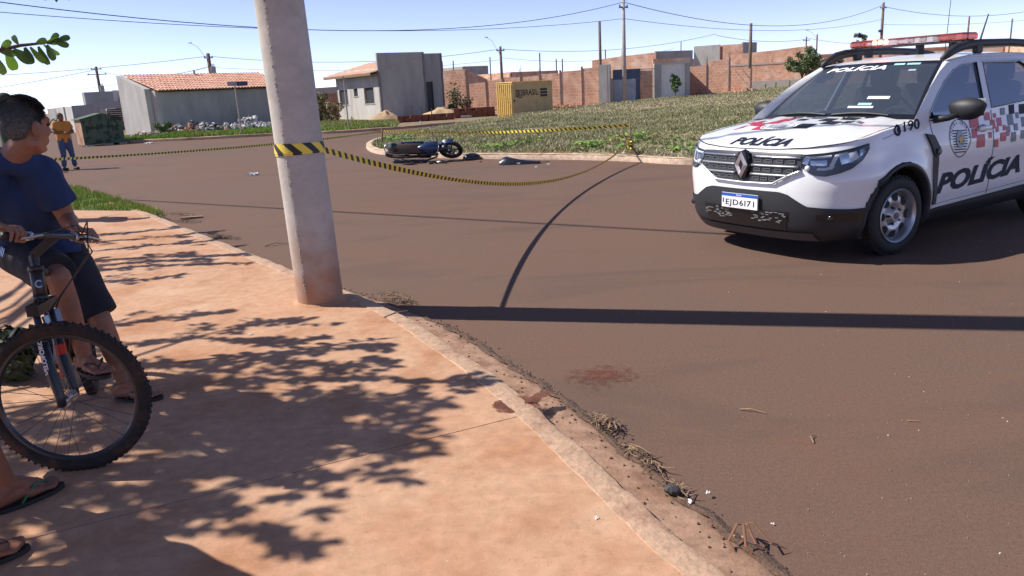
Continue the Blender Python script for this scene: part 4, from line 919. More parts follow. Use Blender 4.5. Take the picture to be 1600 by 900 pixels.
def sagline(a, b_, sag, n=160):
    a, b_ = Vector(a), Vector(b_); return [a.lerp(b_, i/n)-Vector((0, 0, 4*sag*(i/n)*(1-i/n))) for i in range(n+1)]
pt0 = (PB.x+.17, PB.y-.02+lean_v.y*1.15, 1.225)
tape('long sagging barrier tape from the near concrete pole across the road to the leaning stick', sagline(pt0, (2.55, 15.98, .36), .50, 260), .042, .085, 3., 1)
tape('far barrier tape strung low behind the fallen motorcycle along the island', sagline((-3.70, 23.9, .52), (2.66, 16.45, .70), .10, 140), .06, .15, 2., 2)
tape('barrier tape stretched behind the pole to the left side of the road', sagline((-3.72, 23.9, .50), (-8.75, 13.5, .80), .10, 160), .05, .085, 2., 4)
M_stick = mat('stick_bark', (.20, .12, .07), .9, var=.3, vscale=20, bump=.4, bscale=60)
def stick(label, pts, r0_, r1_, group=None):
    b = MB(); n = len(pts); b.tube(pts, [r0_+(r1_-r0_)*i/(n-1) for i in range(n)], 8); return tag(b.build('stick', M_stick, smooth=True), label, 'stick', group)
stick('dark wooden stake holding tape at the left corner of the island', [(-3.74, 23.95, .05), (-3.70, 23.9, .58)], .03, .028)
stick('thin upright stake holding the far tape near the car', [(2.66, 16.45, .05), (2.67, 16.44, .45), (2.66, 16.45, .76)], .02, .016)
b = MB(); b.tube([(2.78, 15.72, .0), (2.60, 15.98, .30), (2.47, 16.12, .52), (2.44, 16.15, .70)], [.026, .024, .02, .012], 8); b.tube([(2.60, 15.98, .30), (2.64, 15.99, .42), (2.62, 16.0, .58)], [.018, .014, .01], 6)
tag(b.build('stick', M_stick, smooth=True), 'leaning forked branch wound with tape at the island kerb', 'stick')
stick('stake holding the tape beside the far cyclist', [(-8.78, 13.5, .05), (-8.75, 13.5, .86)], .03, .026)
tape('loose turns of tape wound round the leaning branch', [Vector((2.56+.03*cos(k*.8), 15.95+.03*sin(k*.8), .25+.008*k)) for k in range(24)], .06, .1, 9., 3)

# ------------------------------------------------------------------ roadside tree on the left
SH = Vector((-SUN_AZ.x, -SUN_AZ.y))/tan(SUN_EL)             # shadow shift per metre of height
def lift(gx, gy, h): return Vector((gx-SH.x*h, gy-SH.y*h, .08+h))
tr_ = thing('roadside_tree', 'leafy tree reaching into the picture from the left with blunt leathery leaves', 'tree', (-7.0, 3.9, .08))
TB = Vector((-7.0, 3.9, .08)); trunk = MB()
trunk.tube([(0, 0, -.05), (.04, .02, .8), (.0, .06, 1.5), (.05, .0, 2.2), (.1, .05, 3.1)], [.14, .115, .10, .085, .05], 10)
lv, lf, lc = [], [], []
lrng = np.random.default_rng(11)
def leaf(p, d_, L=.10, w=.055, n_=None, fine=False):
    """one blunt obovate leaf with a folded midrib"""
    d_ = Vector(d_).normalized(); n_ = Vector(n_ if n_ is not None else (lrng.normal(0, .5), lrng.normal(0, .5), 1)); s = d_.cross(n_)
    if s.length < 1e-3: s = d_.orthogonal()
    s.normalize(); u = s.cross(d_); k = len(lv)
    prof = ((.3, .55), (.65, 1.), (.9, .75)) if not fine else ((.12, .30), (.28, .58), (.45, .85), (.62, 1.), (.78, .98), (.90, .78), (.97, .45))
    lv.append(tuple(p))
    for t, ww in prof:
        c = p+d_*L*t-u*.12*L*t*t; lv.extend([tuple(c+s*w*.5*ww+u*.1*w*ww), tuple(c), tuple(c-s*w*.5*ww+u*.1*w*ww)])
    lv.append(tuple(p+d_*L-u*.12*L)); m_ = len(prof); e = k+3*m_+1
    for f in ((0, 1, 2), (0, 2, 3)): lf.append(tuple(k+i for i in f)+(k+f[2],))
    for r_ in range(m_-1): q = k+1+3*r_; lf.extend([(q, q+3, q+4, q+1), (q+1, q+4, q+5, q+2)])
    q = k+1+3*(m_-1); lf.extend([(q, e, q+1, q+1), (q+1, e, q+2, q+2)])
    t_ = lrng.uniform(); c = np.array((.035, .075, .02))*(1-t_)+np.array((.10, .16, .035))*t_; lc.extend([c]*(3*m_+2))
def spray(p0, p1, n, L=.10, spread=.6, twigs=True):
    """leaves set along a twig, thickest towards its end"""
    p0, p1 = Vector(p0), Vector(p1); t_ = (p1-p0); l = t_.length; t_ = t_.normalized()
    for k in range(n):
        q = lrng.uniform(.05, 1)**.7; p = p0.lerp(p1, q); a = Vector(lrng.normal(0, 1, 3)); a -= t_*a.dot(t_); a.normalize()
        d_ = t_*.75+a*spread*1.3; d_.z -= .15; leaf(p, d_, L*lrng.uniform(.7, 1.25), L*lrng.uniform(.42, .6))
    for k in range(5):
        a = Vector(lrng.normal(0, 1, 3)); leaf(p1, t_+a*.7, L*lrng.uniform(.8, 1.2), L*.52)
SHADOWS = [  # ground line of a branch's shadow, height at its start and tip, leaves per metre
 ([(-5.39, 9.51), (-4.6, 9.54), (-3.8, 9.76)], 2.9, 2.9, 110), ([(-5.2, 8.9), (-4.4, 9.0), (-3.6, 9.2)], 2.9, 2.9, 100), ([(-4.74, 8.3), (-4.12, 8.49), (-3.24, 8.62)], 2.8, 2.75, 125), ([(-4.44, 7.75), (-3.75, 7.83), (-2.72, 7.69)], 2.8, 2.7, 150),
 ([(-4.18, 7.26), (-3.56, 7.39), (-2.77, 7.29)], 2.8, 2.6, 150), ([(-3.89, 6.82), (-3.33, 6.75), (-3.04, 6.88)], 2.8, 2.6, 70), ([(-4.3, 7.5), (-3.6, 7.6), (-3.1, 7.55)], 2.7, 2.6, 150),
 ([(-3.3, 5.2), (-2.98, 5.27), (-2.58, 5.42), (-2.15, 5.52)], 2.9, 2.5, 85), ([(-3.2, 4.75), (-2.72, 4.77), (-2.15, 4.9), (-1.8, 5.17), (-1.5, 5.22)], 2.9, 2.35, 80), ([(-2.15, 4.9), (-1.58, 4.71), (-1.26, 4.75)], 2.6, 2.35, 80),
 ([(-3., 4.5), (-2.53, 4.39), (-1.81, 4.33), (-1.21, 4.52), (-.81, 4.52)], 2.9, 2.3, 95), ([(-2.19, 4.08), (-1.45, 4.02), (-.87, 3.99), (-.21, 3.8)], 2.7, 2.15, 105), ([(-1.57, 4.41), (-1.02, 4.21), (-.77, 4.23)], 2.5, 2.3, 90),
 ([(-2.4, 3.8), (-2.01, 3.7), (-1.52, 3.72), (-.86, 3.55)], 2.7, 2.45, 130), ([(-1.9, 3.1), (-1.43, 3.05), (-1.05, 2.98), (-.80, 2.88), (-.55, 2.84)], 2.7, 2.5, 48), ([(-1.2, 2.95), (-.95, 2.82), (-.78, 2.75)], 2.6, 2.5, 50),
 ([(-1.95, 2.9), (-1.5, 2.8), (-1.1, 2.62)], 2.8, 2.6, 95), ([(-1.9, 2.65), (-1.4, 2.55), (-.95, 2.47), (-.75, 2.38)], 2.8, 2.6, 95), ([(-2.1, 3.3), (-1.6, 3.3), (-1.1, 3.25)], 2.8, 2.6, 110)]
br_ = MB()
for line, h0, h1_, dens in SHADOWS:
    pts = []
    n = len(line)
    for i, (x, y) in enumerate(line): pts.append(lift(x, y, h0+(h1_-h0)*i/(n-1)))
    st = pts[0]; root = Vector((TB.x+.1, TB.y+.05, 3.0+.2*(h0-2.5)))
    br_.tube([tuple(root-TB), tuple(root.lerp(st, .55)+Vector((0, 0, .35))-TB)]+[tuple(p-TB) for p in pts], [.03, .022]+[.016-.011*i/n for i in range(n)], 6)
    for a, b_ in zip(pts, pts[1:]):
        l = (b_-a).length; spray(a, b_, int(dens*l*.85), .098, .55)
        for k in range(int(l*7)):
            q = a.lerp(b_, lrng.uniform()); t_ = (b_-a).normalized(); d_ = t_*.8+Vector((lrng.normal(0, .6), lrng.normal(0, .6), lrng.normal(0, .35))); e_ = q+d_*lrng.uniform(.08, .22)
            br_.tube([tuple(q-TB), tuple(e_-TB)], [.006, .003], 4, cap=False); spray(q, e_, 7, .10, .6)
DENSE = [(-2.92, 3.37), (-2.67, 3.7), (-2.3, 4.25), (-1.5, 4.15), (-1.15, 3.75), (-1.1, 3.26), (-1.2, 2.91), (-1.25, 2.55), (-2.11, 2.35)]
for x, y in list(pick(400, (-3, 2.3, -.9, 4.3), DENSE)[:85])+[(lrng.uniform(-1.5, -.74), lrng.uniform(3.05, 3.7)) for _ in range(60)]+[(lrng.uniform(-2.7, -1.7), lrng.uniform(2.9, 4.4)) for _ in range(40)]:
    h = lrng.uniform(2.5, 3.3); p = lift(x, y, h); d_ = Vector((lrng.normal(.6, .6), lrng.normal(0, .6), lrng.normal(0, .3))).normalized(); spray(p, p+d_*.28, 13, .105, .6)
    br_.tube([tuple(p-d_*.25-TB), tuple(p+d_*.28-TB)], [.007, .003], 4, cap=False)
# the branch that shows at the upper left of the picture
VB = [Vector((-3.7, 4.7, 1.74)), Vector((-3.15, 4.85, 1.93)), Vector((-2.92, 4.95, 1.985)), Vector((-2.72, 5.0, 2.00))]
br_.tube([(.04, .03, 1.6), (1.9, .6, 1.58)]+[tuple(p-TB) for p in VB], [.035, .028, .02, .014, .010, .005], 8)
for (q, dx, dy, dz, L) in [(.98, .8, .1, .25, .085), (.97, .9, -.1, -.25, .085), (.93, .5, .2, .5, .07), (.9, .35, -.3, -.75, .11), (.86, .6, .2, -.6, .10), (.82, .2, .1, -.9, .12), (.8, .7, -.2, .15, .08), (.74, .45, .1, -.8, .12), (.7, .3, -.2, -.85, .11), (.66, -.3, .1, .5, .07), (.6, .75, -.1, -.62, .13), (.56, .1, .2, -.9, .12), (.52, .5, 0, .35, .08), (.46, .35, -.1, -.85, .13), (.42, -.2, .2, .85, .11), (.40, -.45, .1, .8, .10), (.36, .3, .2, -.9, .14), (.3, .5, -.2, -.75, .13), (.26, .1, -.2, -.95, .13), (.2, .4, .2, -.8, .13), (.14, .2, .1, -.95, .14), (.12, .5, -.1, .4, .1), (.3, .6, .1, .3, .09), (.5, .8, .2, -.2, .09), (.88, .9, .2, .1, .09)]:
    k = q*3; i = min(int(k), 2); p = VB[i].lerp(VB[i+1], k-i); leaf(p, (dx, dy, dz), L*1.12, L*.50, (lrng.normal(0, .4), -1, lrng.normal(0, .5)), True)
trunk.v += br_.v if False else []
trunk.build('trunk', M_bark, tr_, smooth=True)
br_.build('branches', M_bark, tr_, smooth=True)
me_v = np.array(lv)-np.array(TB); M_lf = mat('leathery_leaves', (.06, .1, .03), .38, attr='Col', spec=.5)
_n = M_lf.node_tree.nodes; _l = M_lf.node_tree.links; _t = _n.new('ShaderNodeBsdfTranslucent'); _x = _n.new('ShaderNodeMixShader'); _x.inputs[0].default_value = .30; _a = _n.new('ShaderNodeVectorMath'); _a.operation = 'MULTIPLY'; _a.inputs[1].default_value = (2.2, 2.6, 1.0)
_l.new([q for q in _n if q.type == 'ATTRIBUTE'][0].outputs['Color'], _a.inputs[0]); _l.new(_a.outputs[0], _t.inputs[0]); _l.new(_n['Principled BSDF'].outputs[0], _x.inputs[1]); _l.new(_t.outputs[0], _x.inputs[2]); _l.new(_x.outputs[0], _n['Material Output'].inputs['Surface'])
o = quick('leaves', me_v, np.array(lf), M_lf, np.array(lc), tr_, True); tag(o, kind='stuff')

# ------------------------------------------------------------------ litter, stains and scraps
M_straw = mat('dry_straw', (.30, .19, .10), .85, var=.3, vscale=30); M_dirt = mat('dark_grit', (.085, .05, .035), .95, var=.4, vscale=40)
def dry_leaves(label, x, y, rx, ry, n, seed, z=.02, L=.09, mats=None, rz=0.):
    rg = random.Random(seed); b = MB()
    for k in range(n):
        a = rg.uniform(0, 2*pi); q = rg.random()**.6; px, py = rx*q*cos(a), ry*q*sin(a); px, py = x+px*cos(rz)-py*sin(rz), y+px*sin(rz)+py*cos(rz)
        h = z+.03*(1-q)*rg.random()+.006; d_ = rg.uniform(0, 2*pi); l = L*rg.uniform(.4, 1.2); c = rg.uniform(-.6, .6)
        b.tube([(px-cos(d_)*l/2, py-sin(d_)*l/2, h), (px+.12*l*c, py-.12*l*c, h+rg.uniform(0, .018)), (px+cos(d_+c)*l/2, py+sin(d_+c)*l/2, h+rg.uniform(-.004, .02))], [.002, .0035, .001], 4, cap=False, mi=rg.randrange(len(mats or [0])), flat=.5)
    return tag(b.build('dry_litter', mats or [M_straw]), label, 'plant litter', kind='stuff')
lm = [M_straw, M_wood, M_dirt]
dry_leaves('tangle of dry straw in the gutter right of the pole foot', -.92, 5.86, .24, .09, 120, 1, .02, .07, lm, -.9)
dry_leaves('dry weed tuft caught against the kerb by the pavement joint', .40, 3.36, .12, .05, 75, 2, .018, .085, lm, -1.1)
dry_leaves('dry roots lying in the gutter below the weed tuft', .52, 3.0, .13, .04, 36, 3, .015, .12, lm, -1.1)
dry_leaves('dry scraps in the gutter near the dark stone', .60, 2.72, .10, .04, 24, 4, .012, .07, lm, -1.2)
dry_leaves('dark leaf litter at the corner by the verge grass', -4.6, 10.75, .3, .15, 150, 5, .09, .09, [M_dirt, M_wood, M_straw], -.6)
dry_leaves('litter of leaves on the road edge left of the pole', -3.45, 9.2, .30, .06, 90, 6, .01, .08, lm, -.6)
b = MB(); rg = random.Random(15)
for p in KR:
    if p[1] > 9 or p[1] < 1: continue
    i = KR.index(p)
    for k in range(11):
        w = gw[i]; q = rg.gauss(w+.03, .022) if rg.random() < .75 else rg.uniform(.03, w); a = KR[max(i-1, 0)]; c = KR[min(i+1, len(KR)-1)]; t = Vector((c[0]-a[0], c[1]-a[1])).normalized()
        s = rg.uniform(.003, .011) if rg.random() < .985 else rg.uniform(.010, .016)
        b.box((0, 0, 0), (s, s*rg.uniform(.6, 1.2), s*.6), Matrix.Translation((p[0]-t.y*q+rg.uniform(-.03, .03), p[1]+t.x*q+rg.uniform(-.03, .03), (.02 if q < w else .002)+s*.2)) @ Euler((rg.uniform(-.4, .4), rg.uniform(-.4, .4), rg.uniform(0, 6))).to_matrix().to_4x4(), rg.randrange(3), .75)
tag(b.build('grit', [M_dirt, M_gutter, mat('grit_brown', (.2, .11, .07), .95)]), 'loose grit along the outer edge of the gutter', 'grit', kind='stuff')
b = MB(); rg = random.Random(25)
for k in range(2600):   # stones worked loose on the road
    x, y = rg.uniform(-2, 5), 1.5+rg.random()**1.5*9
    if x < -.1+(.95 if y < 4 else .95-(y-4)*.5) : continue
    s = rg.uniform(.002, .006); b.box((x, y, s*.3), (s, s*rg.uniform(.7, 1.5), s*.7), None, 0 if rg.random() < .93 else 1, .7)
tag(b.build('road_grit', [mat('grit_pale', (.26, .19, .15), .9), mat('grit_white', (.6, .56, .5), .9)]), 'tiny loose stones scattered over the road', 'grit', kind='stuff')
def blot(name, label, cat, x, y, rx, ry, z, m_, seed, rz=0., n=40):
    b = MB(); b.v.append((0, 0, 0))
    for i in range(n):
        a = 2*pi*i/n; q = 1+.55*noise.noise((cos(a)*1.6+seed, sin(a)*1.6, 0))+.3*noise.noise((cos(a)*5+seed, sin(a)*5, 3)); b.v.append((rx*q*cos(a), ry*q*sin(a), 0))
    b.f = [(0, 1+i, 1+(i+1) % n) for i in range(n)]; b.mi = [0]*n
    return tag(b.build(name, m_, loc=(x, y, z), rot=(0, 0, rz)), label, cat)
def stain_mat(name, c, r_, s_, den):
    M = mat(name, c, .85, var=.3, vscale=30); n = M.node_tree.nodes; L = M.node_tree.links; b = n['Principled BSDF']; tc = n.new('ShaderNodeTexCoord')
    t = n.new('ShaderNodeTexNoise'); t.inputs['Scale'].default_value = s_; t.inputs['Detail'].default_value = 8; t.inputs['Roughness'].default_value = .7
    ln = n.new('ShaderNodeVectorMath'); ln.operation = 'LENGTH'; d_ = n.new('ShaderNodeMath'); d_.operation = 'MULTIPLY_ADD'; d_.inputs[1].default_value = -.30/r_; r = n.new('ShaderNodeMapRange'); r.inputs[1].default_value = .5-den-.09; r.inputs[2].default_value = .5-den+.16; r.inputs[4].default_value = .9
    L.new(tc.outputs['Object'], t.inputs[0]); L.new(tc.outputs['Object'], ln.inputs[0]); L.new(ln.outputs['Value'], d_.inputs[0]); L.new(t.outputs[0], d_.inputs[2]); L.new(d_.outputs[0], r.inputs[0]); L.new(r.outputs[0], b.inputs['Alpha']); return M
M_stain = stain_mat('dark_red_stain', (.12, .035, .016), .15, 15, .32); M_stain2 = stain_mat('red_dust_stain', (.14, .045, .024), .25, 17, .13)
blot('stain', 'dark red stain on the pavement edge at the joint', 'stain', -.01, 3.50, .16, .10, .0825, M_stain, 3, .4)
blot('stain', 'small dark smear on the kerb beside the red pavement stain', 'stain', .10, 3.55, .07, .04, .0925, M_stain, 7, .9)
blot('stain', 'reddish dust patch on the road opposite the joint', 'stain', .47, 4.02, .30, .2, .004, M_stain2, 5, .6)
M_whitebit = mat('white_scrap', (.75, .73, .70), .7, var=.1, vscale=40)
for k, (x, y, s, z, l) in enumerate([(.64, 2.62, .014, .022, 'white speck in the gutter below the dark stone'), (.72, 2.68, .008, .022, 'small white crumb at the outer edge of the gutter'), (.26, 2.44, .007, .083, 'white fleck on the pavement near the bottom edge'), (-1.75, 4.9, .012, .083, 'white fleck on the pavement amid the leaf shadows'), (.9, 2.47, .006, .003, 'white crumb on the road near the grit line')]):
    b = MB(); 
    for j in range(5): b.box((0, 0, 0), (s, s*.7, .004), Matrix.Translation((x+rg.uniform(-s, s), y+rg.uniform(-s, s), z+.002*j*.3)) @ Euler((.1*j, .2, j)).to_matrix().to_4x4(), 0, .7)
    tag(b.build('paper_scrap', M_whitebit), l, 'scrap')
b = MB(); b.sphere((0, 0, 0), (.034, .025, .02), 10, 7)
b.v = [tuple(Vector(v)*(1+.25*noise.noise(Vector(v)*40))) for v in b.v]
tag(b.build('stone', mat('dark_stone', (.06, .055, .055), .85, var=.3, vscale=60), loc=(.585, 2.69, .035)), 'dark stone lying in the gutter', 'stone')
def twig(label, pts, r=.004, m_=None): b = MB(); b.tube(pts, [r]*(len(pts)-1)+[r*.4], 6, flat=.6); return tag(b.build('twig', m_ or M_straw), label, 'twig')
twig('pale forked straw on the road in the middle right', [(1.08, 3.47, .006), (1.13, 3.45, .014), (1.19, 3.41, .006)]); twig('short brown curled twig on the road', [(1.29, 3.08, .004), (1.295, 3.13, .012), (1.325, 3.15, .006)], .004, M_wood)
twig('tiny straw on the road at the right', [(1.79, 3.25, .005), (1.84, 3.24, .006)], .003); twig('brown twig on the pavement right of the pole foot', [(-.90, 5.13, .086), (-.83, 5.22, .09), (-.75, 5.26, .087)], .006, M_wood)
b = MB()
for (a, l, h) in ((-2.3, .13, .03), (-1.75, .15, .05), (-1.4, .13, .03), (-1.0, .16, .06)):
    b.tube([(0, 0, .035), (cos(a)*l*.3, sin(a)*l*.3, .05+h*.3), (cos(a)*l*.8, sin(a)*l*.8, .025), (cos(a+.3)*l, sin(a+.3)*l, .0)], [.003, .005, .005, .002], 6, flat=.5)
tag(b.build('dry_leaf_stalk', mat('brown_leaf', (.20, .09, .045), .8), loc=(.765, 2.40, .015)), 'arched dry leaf stalk standing in the gutter at the bottom edge', 'dry leaf')
twig('dark stick on the road left of the pole', [(-2.75, 8.5, .01), (-2.65, 8.56, .03), (-2.5, 8.58, .01)], .012, M_wood)
b = MB(); b.box((0, 0, .02), (.3, .08, .02)); tag(b.build('cardboard_scrap', M_gutter, loc=(-4.55, 11.0, .0), rot=(0, .05, .5)), 'pale board scrap at the kerb by the verge grass', 'scrap')
for (x, y, w, l) in ((-5.6, 17.2, .22, 'flat pale scrap on the road beyond the pole'), (-15.9, 35.2, .4, 'white lump on the road right of the camouflage skip')):
    b = MB()
    for j in range(4): b.box((0, 0, 0), (w*.5, w*.2, .05), Matrix.Translation((x+(j-1.5)*w*.25, y+.02*j, .03)) @ Euler((.2*j, .1, j*.7)).to_matrix().to_4x4(), 0, .6)
    tag(b.build('paper_scrap', M_whitebit), l, 'scrap')
b = MB(); 
for k in range(5): b.box((-2.95+.28*k, 25.6+.12*k, .004), (.16, .14, .004), None)
tag(b.build('road_stripe', mat('worn_road_paint', (.55, .52, .47), .8, var=.2, vscale=8)), kind='structure')
# ------------------------------------------------------------------ police car (x forwards from the front axle, y to its left, z up)
M_white = mat('white_car_paint', (.76, .765, .77), .3, coat=.5, spec=.5, col2=(.66, .60, .55), c2scale=2.5, c2lo=.55, c2hi=.85, var=.02, vscale=6)
M_clad = mat('grey_black_plastic', (.022, .023, .026), .55, bump=.08, bscale=300, dist=.001)
M_gap = mat('panel_gap', (.02, .02, .022), .8)
M_chrome = mat('chrome', (.80, .81, .83), .24, metal=.75)
M_gloss_blk = mat('gloss_black', (.01, .01, .012), .12, coat=.5)
M_grille = mat('grille_dark', (.03, .031, .035), .4)
M_reflector = mat('lamp_reflector', (.55, .58, .62), .18, metal=.9)
M_gframe = mat('grille_frame_grey', (.13, .135, .14), .45); M_gbar = mat('grille_bar_grey', (.30, .31, .32), .35, metal=.4); M_led = mat('lamp_light_guide', (.75, .78, .82), .25)
M_navy = mat('navy_decal', (.016, .019, .036), .6, spec=.2); M_red = mat('red_decal', (.48, .03, .06), .4); M_greyd = mat('grey_decal', (.12, .13, .16), .4)
M_gold = mat('gold_decal', (.62, .42, .10), .5); M_sky = mat('pale_blue_decal', (.30, .40, .50), .5); M_vinyl = mat('white_vinyl', (.82, .82, .82), .5)
M_cabin = mat('cabin_trim', (.035, .036, .04), .8); M_seat = mat('seat_cloth', (.05, .052, .058), .9)
M_alloy = mat('silver_wheel', (.50, .51, .53), .32, metal=.75, var=.05, vscale=20)
def glass_mat(name, tint, refl, dust, through, mirror=1.):
    """thin tinted pane: part clear, part mirror, a diffuse film for dust and painted haze"""
    M = bpy.data.materials.new(name); M.use_nodes = True; n = M.node_tree.nodes; L = M.node_tree.links; n.remove(n['Principled BSDF'])
    tr = n.new('ShaderNodeBsdfTransparent'); tr.inputs[0].default_value = (*tint, 1); gl = n.new('ShaderNodeBsdfGlossy'); gl.inputs['Roughness'].default_value = .015
    gl.inputs['Color'].default_value = (.9, .93, 1, 1); df = n.new('ShaderNodeBsdfDiffuse'); df.inputs[0].default_value = (*dust, 1)
    m1 = n.new('ShaderNodeMixShader'); m1.inputs[0].default_value = 1-through; m2 = n.new('ShaderNodeMixShader'); fr = n.new('ShaderNodeFresnel'); fr.inputs[0].default_value = refl
    L.new(tr.outputs[0], m1.inputs[1]); L.new(df.outputs[0], m1.inputs[2]); fm = n.new('ShaderNodeMath'); fm.operation = 'MULTIPLY'; fm.inputs[1].default_value = mirror; L.new(fr.outputs[0], fm.inputs[0]); L.new(fm.outputs[0], m2.inputs[0]); L.new(m1.outputs[0], m2.inputs[1]); L.new(gl.outputs[0], m2.inputs[2])
    L.new(m2.outputs[0], n['Material Output'].inputs['Surface']); return M
M_ws = glass_mat('windscreen_glass', (.66, .72, .76), 1.5, (.12, .15, .21), .70, .7)  # bluish film colour paints the sunlit dashboard haze into the glass
M_side = glass_mat('side_glass', (.45, .50, .55), 1.45, (.035, .05, .08), .80, .30)
M_lens = glass_mat('lamp_lens', (.92, .95, .97), 1.5, (.5, .5, .5), .97)
CAR = thing('police_car', 'white police car with POLÍCIA lettering, roof light bar and checkered decals', 'police car', (2.8666, 7.3126, 0), radians(211.6), scale=1.031)
XF0, NF = .28, 2.7
def ip(x, xs, ys): return float(np.interp(x, xs, ys))
def hwz(z): return ip(z, [.16, .22, .30, .45, .60, .75, .88, .98, 1.06, 1.12, 1.2], [.76, .82, .868, .888, .897, .902, .895, .875, .855, .845, .835])
def xfz(z): return ip(z, [.14, .20, .26, .40, .50, .60, .70, .80, .88, .93, .96], [.72, .78, .83, .862, .868, .862, .852, .838, .82, .795, .775])
def zsh(x): return ip(x, [-3.5, -3.0, -2.2, -1.3, -.35, -.2, .2, .5, .7, .80], [1.17, 1.185, 1.16, 1.125, 1.095, 1.085, 1.045, 1.0, .955, .925])
def zbot(x): return ip(x, [-3.5, -3.3, -2.9, -.4, .4, .7], [.36, .28, .22, .20, .20, .17])
WX = (0., -2.673)
def flare(x, z):
    f = 0
    for wx in WX:
        d = math.hypot(x-wx, z-.335)
        f += .030*math.exp(-((d-.44)/.085)**2)*(1 if z > .2 else .5)
    return f
def Yside(x, z):
    """half width of the body side at (x, z)"""
    y = hwz(z)+flare(x, z)
    y -= .012*math.exp(-((z-.62)/.10)**2)*(1 if -2.0 < x < -.7 else max(0, 1-min(abs(x+.7), abs(x+2.0))/.25))   # hollow of the doors
    y -= max(0, (-2.6-x))*.05; return y
def outline(s, z):
    """s 0..1 round the nose (0 = middle front, 1 = start of the straight side), 1..2 along the side, 2..3 round the tail"""
    if s <= 1:
        a = s*pi/2; h = Yside(XF0, z); return XF0+(xfz(z)-XF0)*cos(a)**(2/NF), h*sin(a)**(2/NF)
    if s <= 2:
        x = XF0+(-3.05-XF0)*(s-1); return x, Yside(x, z)
    a = (s-2)*pi/2; h = Yside(-3.05, z); xr = -3.48+.10*max(0, z-.7); return -3.05+(xr+3.05)*sin(a)**(2/4.), h*cos(a)**(2/4.)
def nose_s(y, z):
    return math.asin(min(1, (abs(y)/Yside(XF0, z)))**(NF/2))/(pi/2)
def side_s(x): return 1+(x-XF0)/(-3.05-XF0)
def Sf(s, z, off=0., sgn=1):
    """point on the body skin pushed outwards by off"""
    x, y = outline(s, z); e = 1e-3; x2, y2 = outline(min(s+e, 3), z); x1, y1 = outline(max(s-e, 0), z); t = Vector((x2-x1, y2-y1))
    n = Vector((-t.y, t.x)) if False else Vector((t.y, -t.x)); 
    if n.length < 1e-9: n = Vector((1, 0))
    n.normalize()
    if n.dot(Vector((x+1.3, y))) < 0: n = -n
    return (x+n.x*off, sgn*(y+n.y*off), z)
